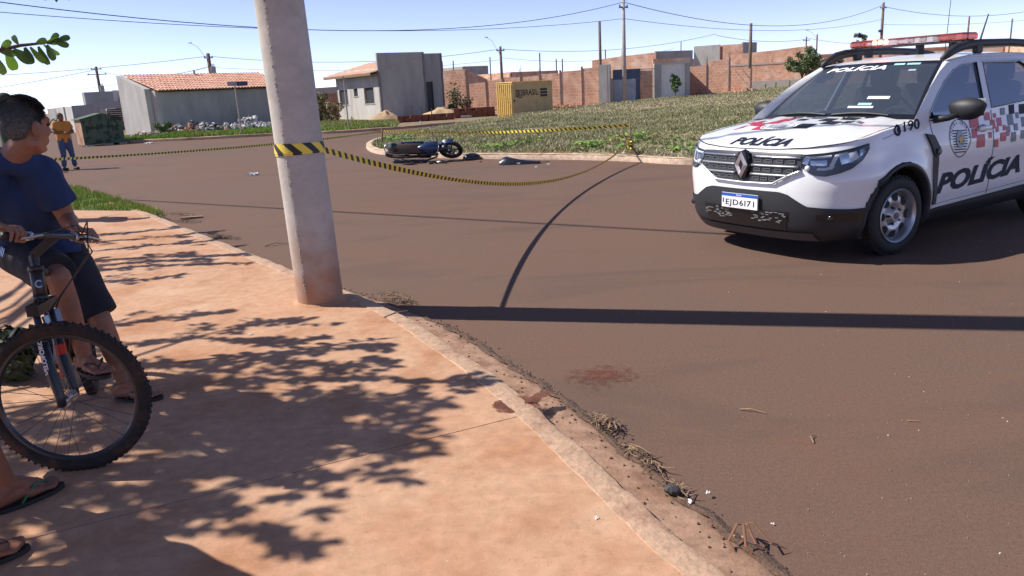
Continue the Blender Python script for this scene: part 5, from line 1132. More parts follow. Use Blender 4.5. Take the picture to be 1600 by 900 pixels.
# black lower cladding: its upper edge along s
def zclad(s):
    x, y = outline(s, .5)
    if s <= 1: return ip(abs(y), [0, .36, .44, .60, .70, .86], [.585, .585, .565, .475, .468, .455])
    return ip(x, [-3.48, -3.1, -2.3, -.55, -.3, .28], [.5, .48, .375, .325, .33, .455])
SS = [i/40 for i in range(41)]; SS += [1+i/190 for i in range(1, 191)]; SS += [2+i/16 for i in range(1, 17)]
def in_arch(p): return any(math.hypot(p[0]-wx, p[2]-.335) < .425 for wx in WX) and abs(p[1]) > .55
NB, NW = 8, 26
for key, sgn in (('l', 1), ('r', -1)):
    white, black, doorf, doorr = MB(), MB(), MB(), MB()
    rows = []
    for s in SS:
        x, y = outline(s, .5); zc = zclad(s); zb, zt = zbot(x), zsh(outline(s, .9)[0]); col = []
        for j in range(NB+1): z = zb+(zc-zb)*j/NB; col.append(Sf(s, z, .012-.012*(j < 2), sgn))
        col2 = [Sf(s, zc+(zt-zc)*j/NW, 0, sgn) for j in range(NW+1)]
        rows.append((col, col2))
    for mb, idx, n in ((black, 0, NB), (white, 1, NW)):
        V = [p for r_ in rows for p in r_[idx]]; mb.v = V
        if mb is white: doorf.v = V; doorr.v = V
        for i in range(len(rows)-1):
            for j in range(n):
                q = (i*(n+1)+j, (i+1)*(n+1)+j, (i+1)*(n+1)+j+1, i*(n+1)+j+1); c = [sum(V[k][a] for k in q)/4 for a in range(3)]
                if any(in_arch(V[k]) for k in q): continue
                tgt = mb
                if mb is white and j > 1:
                    if -1.43 < c[0] < -.54: tgt = doorf
                    elif -2.32 < c[0] < -1.43 and not math.hypot(c[0]-WX[1], c[2]-.335) < .50: tgt = doorr
                f = q if sgn > 0 else q[::-1]
                tgt.f.append(f[::-1]); tgt.mi.append(0)
    if sgn > 0: body_bits = (white, doorf, doorr, black)
    W_o = white.build('body_side', M_white, CAR, smooth=True)
    b = black.build('lower_cladding', M_clad, CAR, smooth=True)
    for d_, nm in ((doorf, 'door'), (doorr, 'door')):
        vv = sorted({i for f in d_.f for i in f}); mp = {v: i for i, v in enumerate(vv)}; q = MB(); q.v = [d_.v[i] for i in vv]; q.f = [tuple(mp[i] for i in f) for f in d_.f]; q.mi = [0]*len(q.f)
        do = q.build(nm, M_white, CAR, smooth=True)
        hx = -1.27 if d_ is doorf else -2.16; hb = MB()
        hb.rbox((hx, sgn*(Yside(hx, .955)+.016), .965), (.20, .028, .045), .012, 2); hb.build('handle', M_white, do, smooth=True)
        hb = MB(); hb.sphere((hx+.01, sgn*(Yside(hx, .955)-.004), .955), (.08, .01, .045), 14, 8); hb.build('handle_recess', M_greyd, do, smooth=True)
    # gaps between panels
    gp2 = MB()
    def gap(pts, w=.0035, off=.0015):
        P_ = [Vector(Sf(side_s(x) if x <= XF0 else 1, z, off, sgn)) for x, z in pts]
        gp2.tube(P_, w, 5, flat=.4)
    def gl_(a, b, n=14): return [(a[0]+(b[0]-a[0])*i/n, a[1]+(b[1]-a[1])*i/n) for i in range(n+1)]
    gap(gl_((-.44, 1.07), (-.50, .80))+gl_((-.50, .80), (-.545, .36))[1:]); gap(gl_((-1.43, 1.12), (-1.43, .36))); gap(gl_((-.545, .36), (-2.2, .41), 30))
    gap(gl_((-2.32, 1.15), (-2.30, .85))+[(-2.30+.12*(1-cos(a))*.2-.0+.0*a, .85-.1*sin(a)) for a in (0.4, .9, 1.4)]); gap(gl_((.24, .985), (-.30, 1.072), 20))
    gp2.build('panel_gaps', M_gap, CAR)
    # wheel arch lips and wells
    for wx in WX:
        lip = MB(); n = 40; a0, a1 = radians(-14), radians(194)
        for i in range(n+1):
            a = a0+(a1-a0)*i/n
            for r_, o in ((.402, -.05), (.408, .017), (.422, .019), (.442, .016), (.449, -.01)):
                x, z = wx+r_*cos(a), .335+r_*sin(a); s = side_s(x) if x <= XF0 else nose_s(min(.999*Yside(XF0, z), Yside(XF0, z)*(1-max(0, (x-XF0)/(xfz(z)-XF0))**NF)**(1/NF)), z)
                lip.v.append(Sf(s, z, o, sgn))
        for i in range(n):
            for k in range(4):
                f = (i*5+k, (i+1)*5+k, (i+1)*5+k+1, i*5+k+1); lip.f.append(f if sgn > 0 else f[::-1]); lip.mi.append(0)
        lip.build('wheel_arch', M_clad, CAR, smooth=True)
        wl = MB()
        for i in range(25):
            a = radians(-20+220*i/24)
            for yy in (.50, .86): wl.v.append((wx+.43*cos(a), sgn*yy, .335+.43*sin(a)))
        for i in range(24): wl.f.append((2*i, 2*i+1, 2*i+3, 2*i+2)); wl.mi.append(0)
        k = len(wl.v); wl.v.append((wx, sgn*.5, .3)); wl.f += [(k, 2*i, 2*i+2) for i in range(24)]; wl.mi += [0]*24
        wl.build('wheel_well', M_gap, CAR)
# bonnet
def hood(x, y):
    e = 1-min(1, abs(y)/.80)**2.6; fade = max(0., 1-max(0, (x-.30)/.52)**2.2) if x > .30 else 1.
    return zsh(x)+.045*e*fade*min(1, (1.15-x)/.9)+.010*math.exp(-((abs(y)-.50+.10*x)/.055)**2)*fade-.006*math.exp(-((abs(y)-.62+.10*x)/.06)**2)*fade
def hood_pt(u, v):
    """u -1..1 across, v 0 at the windscreen, 1 at the front edge"""
    yy = abs(u); zt = .94
    # front edge of the bonnet follows the nose
    s = yy; a = s*pi/2*.80; xe, ye = XF0+(xfz(.93)-XF0)*cos(a)**(2/NF), .86*sin(a)**(2/NF)
    xb, yb = -.20-.16*yy**2, .80*yy
    x = xb+(xe-xb)*v; y = (yb+(ye-yb)*v)
    return x, math.copysign(y, u), hood(x, y)
b = MB(); b.grid(lambda i, j: hood_pt(2*i-1, j), 56, 40)
hb = b.build('bonnet', M_white, CAR, smooth=True)
# strip between bonnet edge and the top of the wings
for sgn in (1, -1):
    b = MB(); n = 40
    for i in range(n+1):
        v = i/n; x, y, z = hood_pt(1, v); xx = x+.02; s = side_s(xx) if xx <= XF0 else nose_s(Yside(XF0, .95)*(1-min(1, max(0, (xx-XF0)/(xfz(.93)-XF0)))**NF)**(1/NF), .95)
        p = Sf(s, zsh(xx), 0, 1); b.v += [(x, sgn*y, z), (x*.5+p[0]*.5, sgn*(y*.5+p[1]*.5), max(z, p[2])*.6+.4*(z+p[2])/2+.004), (p[0], sgn*p[1], p[2])]
    for i in range(n):
        for k in (0, 1): f = (i*3+k, i*3+k+1, (i+1)*3+k+1, (i+1)*3+k); b.f.append(f if sgn < 0 else f[::-1]); b.mi.append(0)
    b.build('wing_top', M_white, CAR, smooth=True)
    g2 = MB(); g2.tube([(hood_pt(sgn, v)[0], hood_pt(sgn, v)[1], hood_pt(sgn, v)[2]+.0015) for v in [i/24 for i in range(25)]], .003, 5); g2.build('bonnet_gap', M_gap, CAR)
b = MB(); b.tube([(hood_pt(u, 1)[0]+.004, hood_pt(u, 1)[1], hood_pt(u, 1)[2]-.004) for u in [-.98+1.96*i/40 for i in range(41)]], .0045, 5); b.build('bonnet_gap', M_gap, CAR)
# skin patches on the nose: corners given as (y, z)
def nose_patch(fn, nu, nv, off, name, m_, parent=CAR, thick=0.):
    """fn(u, v) -> (y, z); the patch follows the nose at the offset"""
    b = MB()
    def f(u, v):
        y, z = fn(u, v); return Sf(nose_s(y, z), z, off, 1 if y >= 0 else -1)
    b.grid(f, nu, nv); return b.build(name, m_, parent, smooth=True)
def lerp_(a, b, t): return a+(b-a)*t
gr_h = lambda y: (ip(abs(y), [0, .30, .44, .53], [.655, .66, .725, .765]), ip(abs(y), [0, .4, .55], [.905, .902, .895]))
grp = nose_patch(lambda u, v: (lerp_(-.535, .535, u), lerp_(*gr_h(lerp_(-.535, .535, u)), v)), 60, 12, .009, 'grille', M_grille)
for z0_, yo in ((.868, .52), (.795, .515), (.722, .45)):
    for sgn in (1, -1):
        b = MB(); ys = [sgn*lerp_(.085, yo, i/12) for i in range(13)]
        b.tube([Sf(nose_s(y, z0_), z0_, .016, sgn) for y in ys], .014, 6, flat=.75); sl = b.build('grille_bar', M_reflector if z0_ > .86 else M_gbar, grp, smooth=True)
        for k in range(4):
            y = sgn*lerp_(.14, yo-.07, k/3); z = z0_-.034
            if z0_ < .75 and k == 3: continue
            c = Vector(Sf(nose_s(y, z), z, .010, sgn)); fr = MB()
            for a, s_ in (((0, 0, .011), (.01, .062, .005)), ((0, 0, -.011), (.01, .062, .005)), ((0, .031, 0), (.01, .006, .026)), ((0, -.031, 0), (.01, .006, .026))): fr.box(tuple(c+Vector(a)), s_)
            fr.build('grille_frame', M_gframe, grp)
pts = [(-.535, .765), (-.44, .722), (-.31, .652), (0, .645), (.31, .652), (.44, .722), (.535, .765)]
pl = []
for a, c in zip(pts, pts[1:]): pl += [(lerp_(a[0], c[0], i/6), lerp_(a[1], c[1], i/6)) for i in range(6)]
pl.append(pts[-1]); b = MB(); b.tube([Sf(nose_s(y, z), z, .019, 1 if y >= 0 else -1) for y, z in pl], .011, 6); b.build('chrome_trim', M_chrome, grp, smooth=True)
# diamond emblem on its dark shield
b = MB(); x0 = .872
b.add([(x0-.03, y, z) for y, z in ((0, .925), (.042, .91), (.082, .79), (.05, .68), (0, .66), (-.05, .68), (-.082, .79), (-.042, .91))]+[(x0+.018, y*.86, .79+(z-.79)*.92) for y, z in ((0, .925), (.042, .91), (.082, .79), (.05, .68), (0, .66), (-.05, .68), (-.082, .79), (-.042, .91))],
      [tuple(range(8, 16))[::-1]]+[(i, (i+1) % 8, 8+(i+1) % 8, 8+i) for i in range(8)]); sh_ = b.build('emblem_shield', M_gloss_blk, grp, angle=30)
b = MB(); o4 = [(0, .112), (.069, 0), (0, -.112), (-.069, 0)]; i4 = [(0, .052), (.025, 0), (0, -.052), (-.025, 0)]; m4 = [(0, .084), (.048, 0), (0, -.084), (-.048, 0)]
vs = [(x0+.020, y, .795+z) for y, z in o4]+[(x0+.046, y, .795+z) for y, z in m4]+[(x0+.022, y, .795+z) for y, z in i4]
b.add(vs, [(i, (i+1) % 4, 4+(i+1) % 4, 4+i) for i in range(4)]+[(4+i, 4+(i+1) % 4, 8+(i+1) % 4, 8+i) for i in range(4)]); b.build('diamond_emblem', mat('satin_silver', (.80, .73, .75), .3, metal=.35), sh_)
# headlamps
lt = [(0, .795, .885), (.15, .735, .893), (.3, .728, .90), (.5, .752, .915), (.7, .785, .932), (.88, .845, .950), (1, .925, .962)]
for sgn in (1, -1):
    a0 = nose_s(.515, .85)
    def hl(u, v, g=0.):
        zb, zt = ip(u, [q[0] for q in lt], [q[1] for q in lt]), ip(u, [q[0] for q in lt], [q[2] for q in lt]); z = lerp_(zb+g, zt-g, v); s = lerp_(a0+(1-v)*.015, .885, u); return s, z
    b = MB(); b.grid(lambda u, v: Sf(*hl(u, v), .004, sgn), 24, 8, flip=sgn < 0); hl_o = b.build('headlight', M_gloss_blk, CAR, smooth=True)
    b = MB(); rim = [hl(i/24, 0) for i in range(25)]+[hl(1, i/4) for i in range(1, 5)]+[hl(1-i/24, 1) for i in range(1, 25)]+[hl(0, 1-i/6) for i in range(1, 7)]
    b.tube([Sf(s, z, .006, sgn) for s, z in rim], .0055, 5, closed=True); b.build('lamp_surround', M_gloss_blk, hl_o, smooth=True)
    def bit(u0, u1, v0, v1, name, m_, off=.008, sk=0., nu=6, nv=3):
        b = MB(); b.grid(lambda u, v: Sf(*hl(lerp_(u0, u1, u)+sk*(v-.5), lerp_(v0, v1, v)), off+.004*sin(pi*u)*sin(pi*v), sgn), nu, nv, flip=sgn < 0); return b.build(name, m_, hl_o, smooth=True)
    bit(.06, .40, .80, .90, 'light_guide', M_led); bit(.40, .47, .30, .88, 'light_guide', M_led, sk=.10); bit(.20, .43, .24, .36, 'light_guide', M_led, sk=.04); bit(.02, .10, .35, .85, 'light_guide', M_reflector, sk=.05)
    bit(.12, .34, .45, .70, 'reflector', M_reflector, .006); bit(.52, .66, .34, .90, 'reflector', M_reflector, .007, sk=-.05); bit(.66, .80, .30, .82, 'reflector', M_led, .006, sk=-.05); bit(.83, .93, .35, .80, 'reflector', M_reflector, .006)
    c = MB(); p = Sf(*hl(.08, .18), .010, sgn); c.sphere(p, .024, 12, 8); c.build('reflector', M_led, hl_o, smooth=True)
    b = MB(); b.grid(lambda u, v: Sf(*hl(u, v), .018+.006*sin(pi*u), sgn), 20, 6, flip=sgn < 0); b.build('lens', M_lens, hl_o, smooth=True)
# lower intake, number plate, fog lamp recess
itk = nose_patch(lambda u, v: (lerp_(-.46, .46, u)*lerp_(.92, 1, v), lerp_(.265, .425, v)), 24, 5, .016, 'air_intake', M_gloss_blk)
rg = random.Random(8); b = MB()
for k in range(70):
    y = rg.uniform(.12, .44)*rg.choice((-1, 1)); z = rg.uniform(.32, .415); c = Vector(Sf(nose_s(y, z), z, .02, 1 if y > 0 else -1)); b.box(tuple(c), (.004, rg.uniform(.02, .04), .004))
tag(b.build('intake_mesh', M_gbar, itk), kind='stuff')
b = MB(); b.grid(lambda u, v: Sf(nose_s(lerp_(-.62, .62, u), lerp_(.17, .25, v)), lerp_(.175, .25, v), .02, 1 if u >= .5 else -1), 30, 3); b.build('skid_lip', mat('skid_grey', (.06, .06, .065), .6), CAR, smooth=True)
for sgn in (1, -1):
    b = MB(); b.grid(lambda u, v: Sf(lerp_(nose_s(.66, .4), .90, u), lerp_(lerp_(.36, .345, u), lerp_(.415, .425, u), v), .014, sgn), 10, 3, flip=sgn < 0); fo = b.build('fog_lamp_recess', M_gloss_blk, CAR, smooth=True)
    p = Sf(nose_s(.74, .385), .385, .014, sgn); b = MB(); b.sphere(p, (.014, .03, .024), 12, 8); b.build('fog_lamp', M_gloss_blk, fo, smooth=True)
pl_ = MB(); pl_.rbox((.900, 0, .482), (.012, .40, .13), .004, 1); plo = pl_.build('number_plate', M_vinyl, CAR)
b = MB(); b.box((.9072, 0, .533), (.002, .392, .026)); b.build('plate_band', mat('plate_blue', (.02, .09, .42), .5), plo)
vs, fs = fit_text('EJD6I71', .315, .066, bold=.012, space=1.12); b = MB(); b.add([(.9075, p[0]-.15, .428+p[1]) for p in vs], fs); b.build('plate_number', M_navy, plo)
vs, fs = fit_text('BRASIL', .06, .012, bold=.02); b = MB(); b.add([(.9088, p[0]-.03, .527+p[1]) for p in vs], fs); b.build('plate_country', M_vinyl, plo)
b = MB(); b.add([(.9076, -.185, .46), (.9076, -.170, .46), (.9076, -.170, .5), (.9076, -.185, .5)], [(0, 1, 2, 3)]); b.build('plate_mark', M_greyd, plo)
# windscreen, roof and cabin sides
def WSf(u, v, off=0.):
    xb, yb, zb = -.20-.15*u*u, .800*u, 1.118-.020*u*u; xt, yt, zt = -.945-.075*u*u, .60*u, 1.582-.012*u*u
    bul = .022*sin(pi*v); return (lerp_(xb, xt, v)+(bul+off)*.53, lerp_(yb, yt, v), lerp_(zb, zt, v)+(bul+off)*.85)
b = MB(); b.grid(lambda i, j: WSf(2*i-1, j), 24, 14); ws = b.build('windscreen', M_ws, CAR, smooth=True)
b = MB(); 
for (u0, u1, v0, v1) in ((-1, 1, -.02, .07), (-1, -.955, .05, 1), (.955, 1, .05, 1), (-1, 1, .955, 1.01)): b.grid(lambda i, j: WSf(lerp_(u0, u1, i), lerp_(v0, v1, j), .003), 16, 6)
b.build('black_border', M_gloss_blk, ws, smooth=True)
vs, fs = subdivide_long(*fit_text('POLÍCIA', 1.05, .115, bold=.035, shear=.25, space=1.05), .08); b = MB(); b.add([WSf(-.78+p[0], .845+p[1]*.95, .006) for p in vs], fs); b.build('lettering', M_vinyl, ws)
M_tag = mat('sticker_green', (.35, .68, .62), .5)
for (u0, u1, v0, v1, mm) in ((.34, .50, .93, .965, M_tag), (.53, .72, .93, .965, M_tag), (.62, .72, .80, .835, M_sky), (.30, .46, .20, .235, M_tag), (.20, .50, .155, .185, M_vinyl), (.36, .62, .30, .345, M_vinyl)):
    b = MB(); b.grid(lambda i, j: WSf(lerp_(u0, u1, i), lerp_(v0, v1, j), .005), 3, 2); b.build('sticker', mm, ws)
for u0, u1 in ((-.75, .0), (.08, .72)):
    b = MB(); b.tube([WSf(lerp_(u0, u1, i/10), .035+.045*sin(pi*i/10)*.6, .014) for i in range(11)], .008, 5); b.build('wiper', M_clad, ws)
b = MB(); b.grid(lambda i, j: (hood_pt(2*i-1, 0)[0]+.01-.06*j, lerp_(-.80, .80, i), hood_pt(2*i-1, 0)[2]+.004-.03*j), 20, 2); b.build('scuttle', M_clad, CAR)
def zroof(x): return ip(x, [-3.4, -3.2, -2.8, -2.0, -1.4, -1.1, -.945], [1.50, 1.56, 1.625, 1.655, 1.645, 1.615, 1.584])
def Rf(u, x): return (x-.075*u*u*max(0, 1+ (x+.945)/.5), .605*u, zroof(x)-.03*abs(u)**2.2)
b = MB(); b.grid(lambda i, j: Rf(2*i-1, lerp_(-.945, -3.35, j)), 20, 30); b.build('roof', M_white, CAR, smooth=True)
def Gy(x, z): return ip(z, [1.06, 1.12, 1.3, 1.54, 1.6], [.858, .845, .785, .675, .63])-(.03*max(0, -2.6-x))
front_w = [(-.43, 1.082), (-.47, 1.15), (-.62, 1.275), (-.82, 1.40), (-1.02, 1.49), (-1.17, 1.53), (-1.44, 1.543), (-1.34, 1.13)]
rear_w = [(-1.45, 1.135), (-1.545, 1.545), (-2.20, 1.535), (-2.30, 1.49), (-2.42, 1.185)]
quar_w = [(-2.53, 1.20), (-2.42, 1.52), (-2.85, 1.49), (-3.08, 1.25)]
outer = [(-.20, 1.085), (-.30, 1.17), (-.55, 1.345), (-.80, 1.485), (-.96, 1.55), (-1.15, 1.582), (-1.5, 1.600), (-2.0, 1.605), (-2.6, 1.588), (-3.1, 1.545), (-3.36, 1.46), (-3.46, 1.185), (-2.9, 1.175), (-2.2, 1.155), (-1.3, 1.118), (-.42, 1.078)]
from mathutils.geometry import tessellate_polygon
for sgn in (1, -1):
    loops = [[Vector((x, z, 0)) for x, z in q] for q in (outer, front_w, rear_w, quar_w)]
    flat = [p for q in loops for p in q]; tri = tessellate_polygon(loops); b = MB()
    b.v = [(p.x, sgn*Gy(p.x, p.y), p.y) for p in flat]; b.f = [tuple(t) if sgn < 0 else tuple(t)[::-1] for t in tri]; b.mi = [0]*len(b.f)
    # inward depth of the pillars round every window
    for q in (front_w, rear_w, quar_w):
        k = len(b.v); n = len(q)
        for x, z in q: b.v += [(x, sgn*Gy(x, z), z), (x, sgn*(Gy(x, z)-.03), z-.004)]
        for i in range(n): j = (i+1) % n; b.f.append((k+2*i, k+2*j, k+2*j+1, k+2*i+1)); b.mi.append(0)
    b.build('cabin_frame', M_white, CAR)
    # pillar in front (beside the windscreen) and the cant rail
    b = MB(); n = 16; prs = []
    for i in range(n+1):
        t = i/n; ox = ip(t, [0, .2, .5, .8, 1], [-.20, -.30, -.55, -.80, -.96]); oz = ip(t, [0, .2, .5, .8, 1], [1.085, 1.17, 1.345, 1.485, 1.55]); w_ = WSf(1, t); o = (ox, Gy(ox, oz), oz)
        mid = tuple((a+c)/2+d_ for a, c, d_ in zip(w_, o, (.012, .008, .012))); prs.append(((w_[0], sgn*w_[1], w_[2]), (mid[0], sgn*mid[1], mid[2]), (o[0], sgn*o[1], o[2])))
    for i in range(1, 20):
        x = lerp_(-1.0, -3.3, i/19); r_ = Rf(1, x); oz = ip(-x, [.96, 1.15, 1.5, 2., 2.6, 3.1, 3.36], [1.55, 1.582, 1.6, 1.605, 1.588, 1.545, 1.46]); o = (x, Gy(x, oz), oz)
        prs.append(((r_[0], sgn*r_[1], r_[2]), ((r_[0]+o[0])/2, sgn*((r_[1]+o[1])/2+.008), (r_[2]+o[2])/2+.010), (o[0], sgn*o[1], o[2])))
    for p in prs: b.v += list(p)
    for i in range(len(prs)-1):
        for k in (0, 1): f = (i*3+k, (i+1)*3+k, (i+1)*3+k+1, i*3+k+1); b.f.append(f if sgn > 0 else f[::-1]); b.mi.append(0)
    b.build('pillar', M_white, CAR, smooth=True)
    for q in (front_w, rear_w, quar_w):
        b = MB(); vv = [(x, sgn*(Gy(x, z)-.014), z) for x, z in q]; b.add(vv, [tuple(range(len(q)))]); wo = b.build('side_window', M_side, CAR)
        b = MB(); b.tube([(x, sgn*(Gy(x, z)-.004), z) for x, z in q], .010, 5, closed=True, flat=.6); b.build('window_seal', M_gloss_blk, wo)
    # strip where the cabin meets the body
    b = MB(); n = 40
    for i in range(n+1):
        x = lerp_(-.18, -3.44, i/n); z = ip(-x, [.2, .42, 1.3, 2.2, 2.9, 3.46], [1.085, 1.078, 1.118, 1.155, 1.175, 1.185]); p = Sf(side_s(max(x, -3.05)), zsh(x), 0, 1); b.v += [(x, sgn*(p[1] if x > -3.05 else p[1]-.1*(-3.05-x)), zsh(x)), (x, sgn*Gy(x, z), z)]
    for i in range(n): f = (2*i, 2*i+2, 2*i+3, 2*i+1); b.f.append(f[::-1] if sgn > 0 else f); b.mi.append(0)
    b.build('shoulder', M_white, CAR, smooth=True)
    # mirror, vent, roof rail
    b = MB(); c0 = Vector((-.66, sgn*1.04, 1.175)); b.sphere((0, 0, 0), (.085, .145, .092), 20, 14)
    b.v = [(max(v[0], -.05), v[1]*(1+.1*(v[2] > 0)), v[2]*(1.08 if v[2] < 0 else .95)) for v in b.v]; b.v = [tuple(Vector(v)+c0) for v in b.v]; mi_ = b.build('wing_mirror', M_clad, CAR, smooth=True)
    b = MB(); b.tube([(-.52, sgn*.84, 1.09), (-.58, sgn*.93, 1.10), (-.64, sgn*1.0, 1.13)], [.06, .045, .04], 8, flat=.6); b.build('mirror_arm', M_clad, mi_, smooth=True)
    b = MB(); b.box((-.722, sgn*1.04, 1.18), (.004, .22, .14)); b.build('mirror_glass', M_chrome, mi_)
    poly = [(-.345, .985), (-.455, .965), (-.535, .855), (-.535, .80), (-.500, .775), (-.455, .80), (-.40, .90)]
    b = MB(); n = len(poly); b.v = [Sf(side_s(x), z, .022, sgn) for x, z in poly]+[Sf(side_s(x), z, -.01, sgn) for x, z in poly]; f = tuple(range(n)); b.f = [f if sgn < 0 else f[::-1]]+[(i, (i+1) % n, n+(i+1) % n, n+i) for i in range(n)]; b.mi = [0]*len(b.f)
    vt = b.build('side_vent', M_clad, CAR, angle=30)
    b = MB(); b.sphere(Sf(side_s(-.505), .825, .03, sgn), (.03, .012, .03), 12, 8); b.build('side_repeater', M_greyd, vt, smooth=True)
    b = MB(); b.grid(lambda u, v: Sf(side_s(lerp_(-.452, -.53, u)-.05*(1-v)), lerp_(.36, .79, v), .012, sgn), 4, 8, flip=sgn > 0); b.build('arch_trim', M_clad, CAR, smooth=True)
    b = MB(); pr_ = [(-.97, 1.585), (-1.06, 1.625), (-1.18, 1.672), (-1.34, 1.698), (-1.6, 1.712), (-2.1, 1.712), (-2.6, 1.695), (-2.95, 1.65), (-3.12, 1.60)]
    b.tube([(x, sgn*.615, z) for x, z in pr_], [.018, .030, .036, .034, .030, .030, .030, .034, .02], 8, flat=1.25); b.build('roof_rail', M_clad, CAR, smooth=True)
    b = MB(); b.rbox((-1.55, sgn*.615, 1.665), (.12, .05, .09), .015, 1); b.rbox((-2.55, sgn*.615, 1.66), (.22, .05, .09), .015, 1); b.build('rail_foot', M_clad, CAR)
# side decals
def side_text(body, x0, x1, z0, z1, h, name, m_, **k):
    vs, fs = subdivide_long(*fit_text(body, 1., 1., **k), .12); b = MB()
    b.add([Sf(side_s(lerp_(x0, x1, p[0])), lerp_(z0, z1, p[0])+h*p[1], .005, 1) for p in vs], [f[::-1] for f in fs]); return b.build(name, m_, CAR)
side_text('POLÍCIA', -.56, -1.99, .445, .50, .215, 'side_lettering', M_navy, bold=.045, shear=.3)
side_text('190', -.06, -.29, 1.018, 1.03, .085, 'side_number', M_navy, bold=.015)
b = MB(); b.grid(lambda u, v: Sf(side_s(.035+.047*v*cos(2*pi*u)), 1.040+.047*v*sin(2*pi*u), .006, 1), 24, 3); ph = b.build('phone_disc', M_navy, CAR)
b = MB(); b.tube([Sf(side_s(.035+.022*cos(a)), 1.040+.024*sin(a), .008, 1) for a in [radians(-70+140*i/8) for i in range(9)]], .0035, 5); b.build('phone_handset', M_vinyl, ph)
def side_quad(x, z, w, h, m_, name='check', sk=.0):
    b = MB(); b.grid(lambda u, v: Sf(side_s(x-w*u), z-h*v, .004, 1), 2, 2); b.build(name, m_, CAR)
for (x, z, w, h, m_) in [(-1.05, 1.105, .15, .125, M_red), (-1.07, .975, .085, .085, M_red), (-1.145, .915, .135, .115, M_red), (-1.31, 1.10, .09, .07, M_red), (-1.395, 1.03, .08, .08, M_red), (-1.345, .925, .055, .055, M_red), (-1.46, 1.085, .05, .04, M_red), (-1.51, 1.04, .08, .075, M_red), (-1.445, .85, .07, .07, M_red), (-1.55, .905, .10, .08, M_red), (-1.475, .965, .05, .05, M_red), (-1.605, .97, .05, .05, M_red), (-1.66, .915, .05, .05, M_red),
        (-1.59, 1.125, .08, .065, M_greyd), (-1.745, 1.145, .095, .085, M_navy), (-1.70, 1.06, .10, .10, M_greyd), (-1.67, .955, .06, .055, M_greyd), (-1.86, 1.07, .05, .055, M_greyd), (-1.80, .97, .07, .065, M_greyd), (-1.74, .895, .09, .09, M_greyd), (-1.93, 1.14, .10, .09, M_navy), (-1.95, 1.02, .09, .09, M_greyd), (-1.92, .90, .08, .08, M_greyd), (-2.08, 1.08, .09, .08, M_greyd), (-2.1, .95, .09, .08, M_navy)]:
    side_quad(x, z, w, h, m_)
def crest(map_, parent, ring_m, name='crest', letters=True):
    """shield-shaped badge: outline, stripes, centre disc with a gold figure, arched words"""
    ol = [(.92*cos(a)*(1 if sin(a) > 0 else (.74+.26*cos(a)**2)), sin(a)) for a in [2*pi*i/40 for i in range(40)]]
    b = MB(); k = []
    b.v = [map_(x, z, .004) for x, z in ol]+[map_(x*.955, z*.96, .004) for x, z in ol]; b.f = [(i, (i+1) % 40, 40+(i+1) % 40, 40+i) for i in range(40)]; b.mi = [0]*40; o = b.build(name, ring_m, parent)
    b = MB()
    for j in range(9):
        z = .38-.14*j; w = .62*(1-.5*max(0, -z-.2)); b.add([map_(x, zz, .0045) for x, zz in ((-w, z), (w, z), (w, z+.055), (-w, z+.055))], [(0, 1, 2, 3)])
    b.build('stripes', ring_m, o)
    b = MB(); b.add([map_(.36*cos(a), -.05+.46*sin(a), .006) for a in [2*pi*i/28 for i in range(28)]], [tuple(range(28))]); b.build('badge_disc', M_sky, o)
    b = MB(); st = [((.30 if i % 2 == 0 else .13)*cos(2*pi*i/12), -.05+(.30 if i % 2 == 0 else .13)*sin(2*pi*i/12)) for i in range(12)]; b.add([map_(x, z, .008) for x, z in st], [tuple(range(12))]); b.build('gold_figure', M_gold, o)
    if letters:
        b = MB(); w_ = 'POLÍCIA MILITAR'
        for i, ch in enumerate(w_):
            if ch == ' ': continue
            a = radians(178-176*i/(len(w_)-1)); vs, fs = fit_text(ch, .10 if ch not in 'IÍ' else .045, .17 if ch != 'Í' else .21); c = Vector((.74*cos(a), .74*sin(a)*1.0)); rr = a-pi/2
            b.add([map_(c.x+(p[0]-.05)*cos(rr)-p[1]*sin(rr), c.y+(p[0]-.05)*sin(rr)+p[1]*cos(rr), .005) for p in vs], fs)
        b.build('badge_words', ring_m, o)
    return o
crest(lambda x, z, o: Sf(side_s(-.875-x*.185), .905+z*.165-.008*x, o, 1), CAR, M_navy)
# bonnet decals
def HF(x, y, o=.004): return (x, y, hood(x, y)+o)
vs, fs = subdivide_long(*fit_text('POLÍCIA', 1., 1., bold=.04, shear=.3), .1); b = MB()
b.add([HF(.755-.19*p[1]-.03*(p[0]-.5)**2, lerp_(-.27, .34, p[0])-.03*p[1]) for p in vs], fs); b.build('bonnet_lettering', M_navy, CAR)
def hood_quad(x, y, w, h, m_):
    b = MB(); b.grid(lambda u, v: HF(x-h*v, y+w*u), 2, 2); b.build('check', m_, CAR)
for (x, y, w, h, m_) in [(.40, -.33, .14, .16, M_red), (.27, -.47, .13, .13, M_red), (.36, -.58, .11, .10, M_red), (.15, -.56, .11, .11, M_red), (.05, -.34, .13, .14, M_red), (.18, -.35, .12, .12, M_red), (.05, -.68, .1, .1, M_red), (-.05, -.58, .08, .08, M_red),
        (.34, .06, .16, .16, M_navy), (.17, .22, .14, .14, M_navy), (.03, .10, .13, .13, M_navy), (.10, .38, .09, .1, M_navy), (-.06, .26, .14, .12, M_navy), (-.08, -.06, .12, .1, M_greyd), (.02, -.14, .09, .09, M_navy), (-.15, -.16, .14, .10, M_navy), (-.10, -.30, .10, .08, M_greyd), (-.17, .42, .09, .07, M_navy), (.06, .50, .05, .05, M_greyd)]:
    hood_quad(x, y, w, h, m_)
b = MB(); cr = (.30, -.10); b.add([HF(cr[0]+.12*cos(a), cr[1]+.18*sin(a), .0055) for a in [2*pi*i/28 for i in range(28)]], [tuple(range(28))]); b.build('bonnet_crest_field', M_vinyl, CAR)
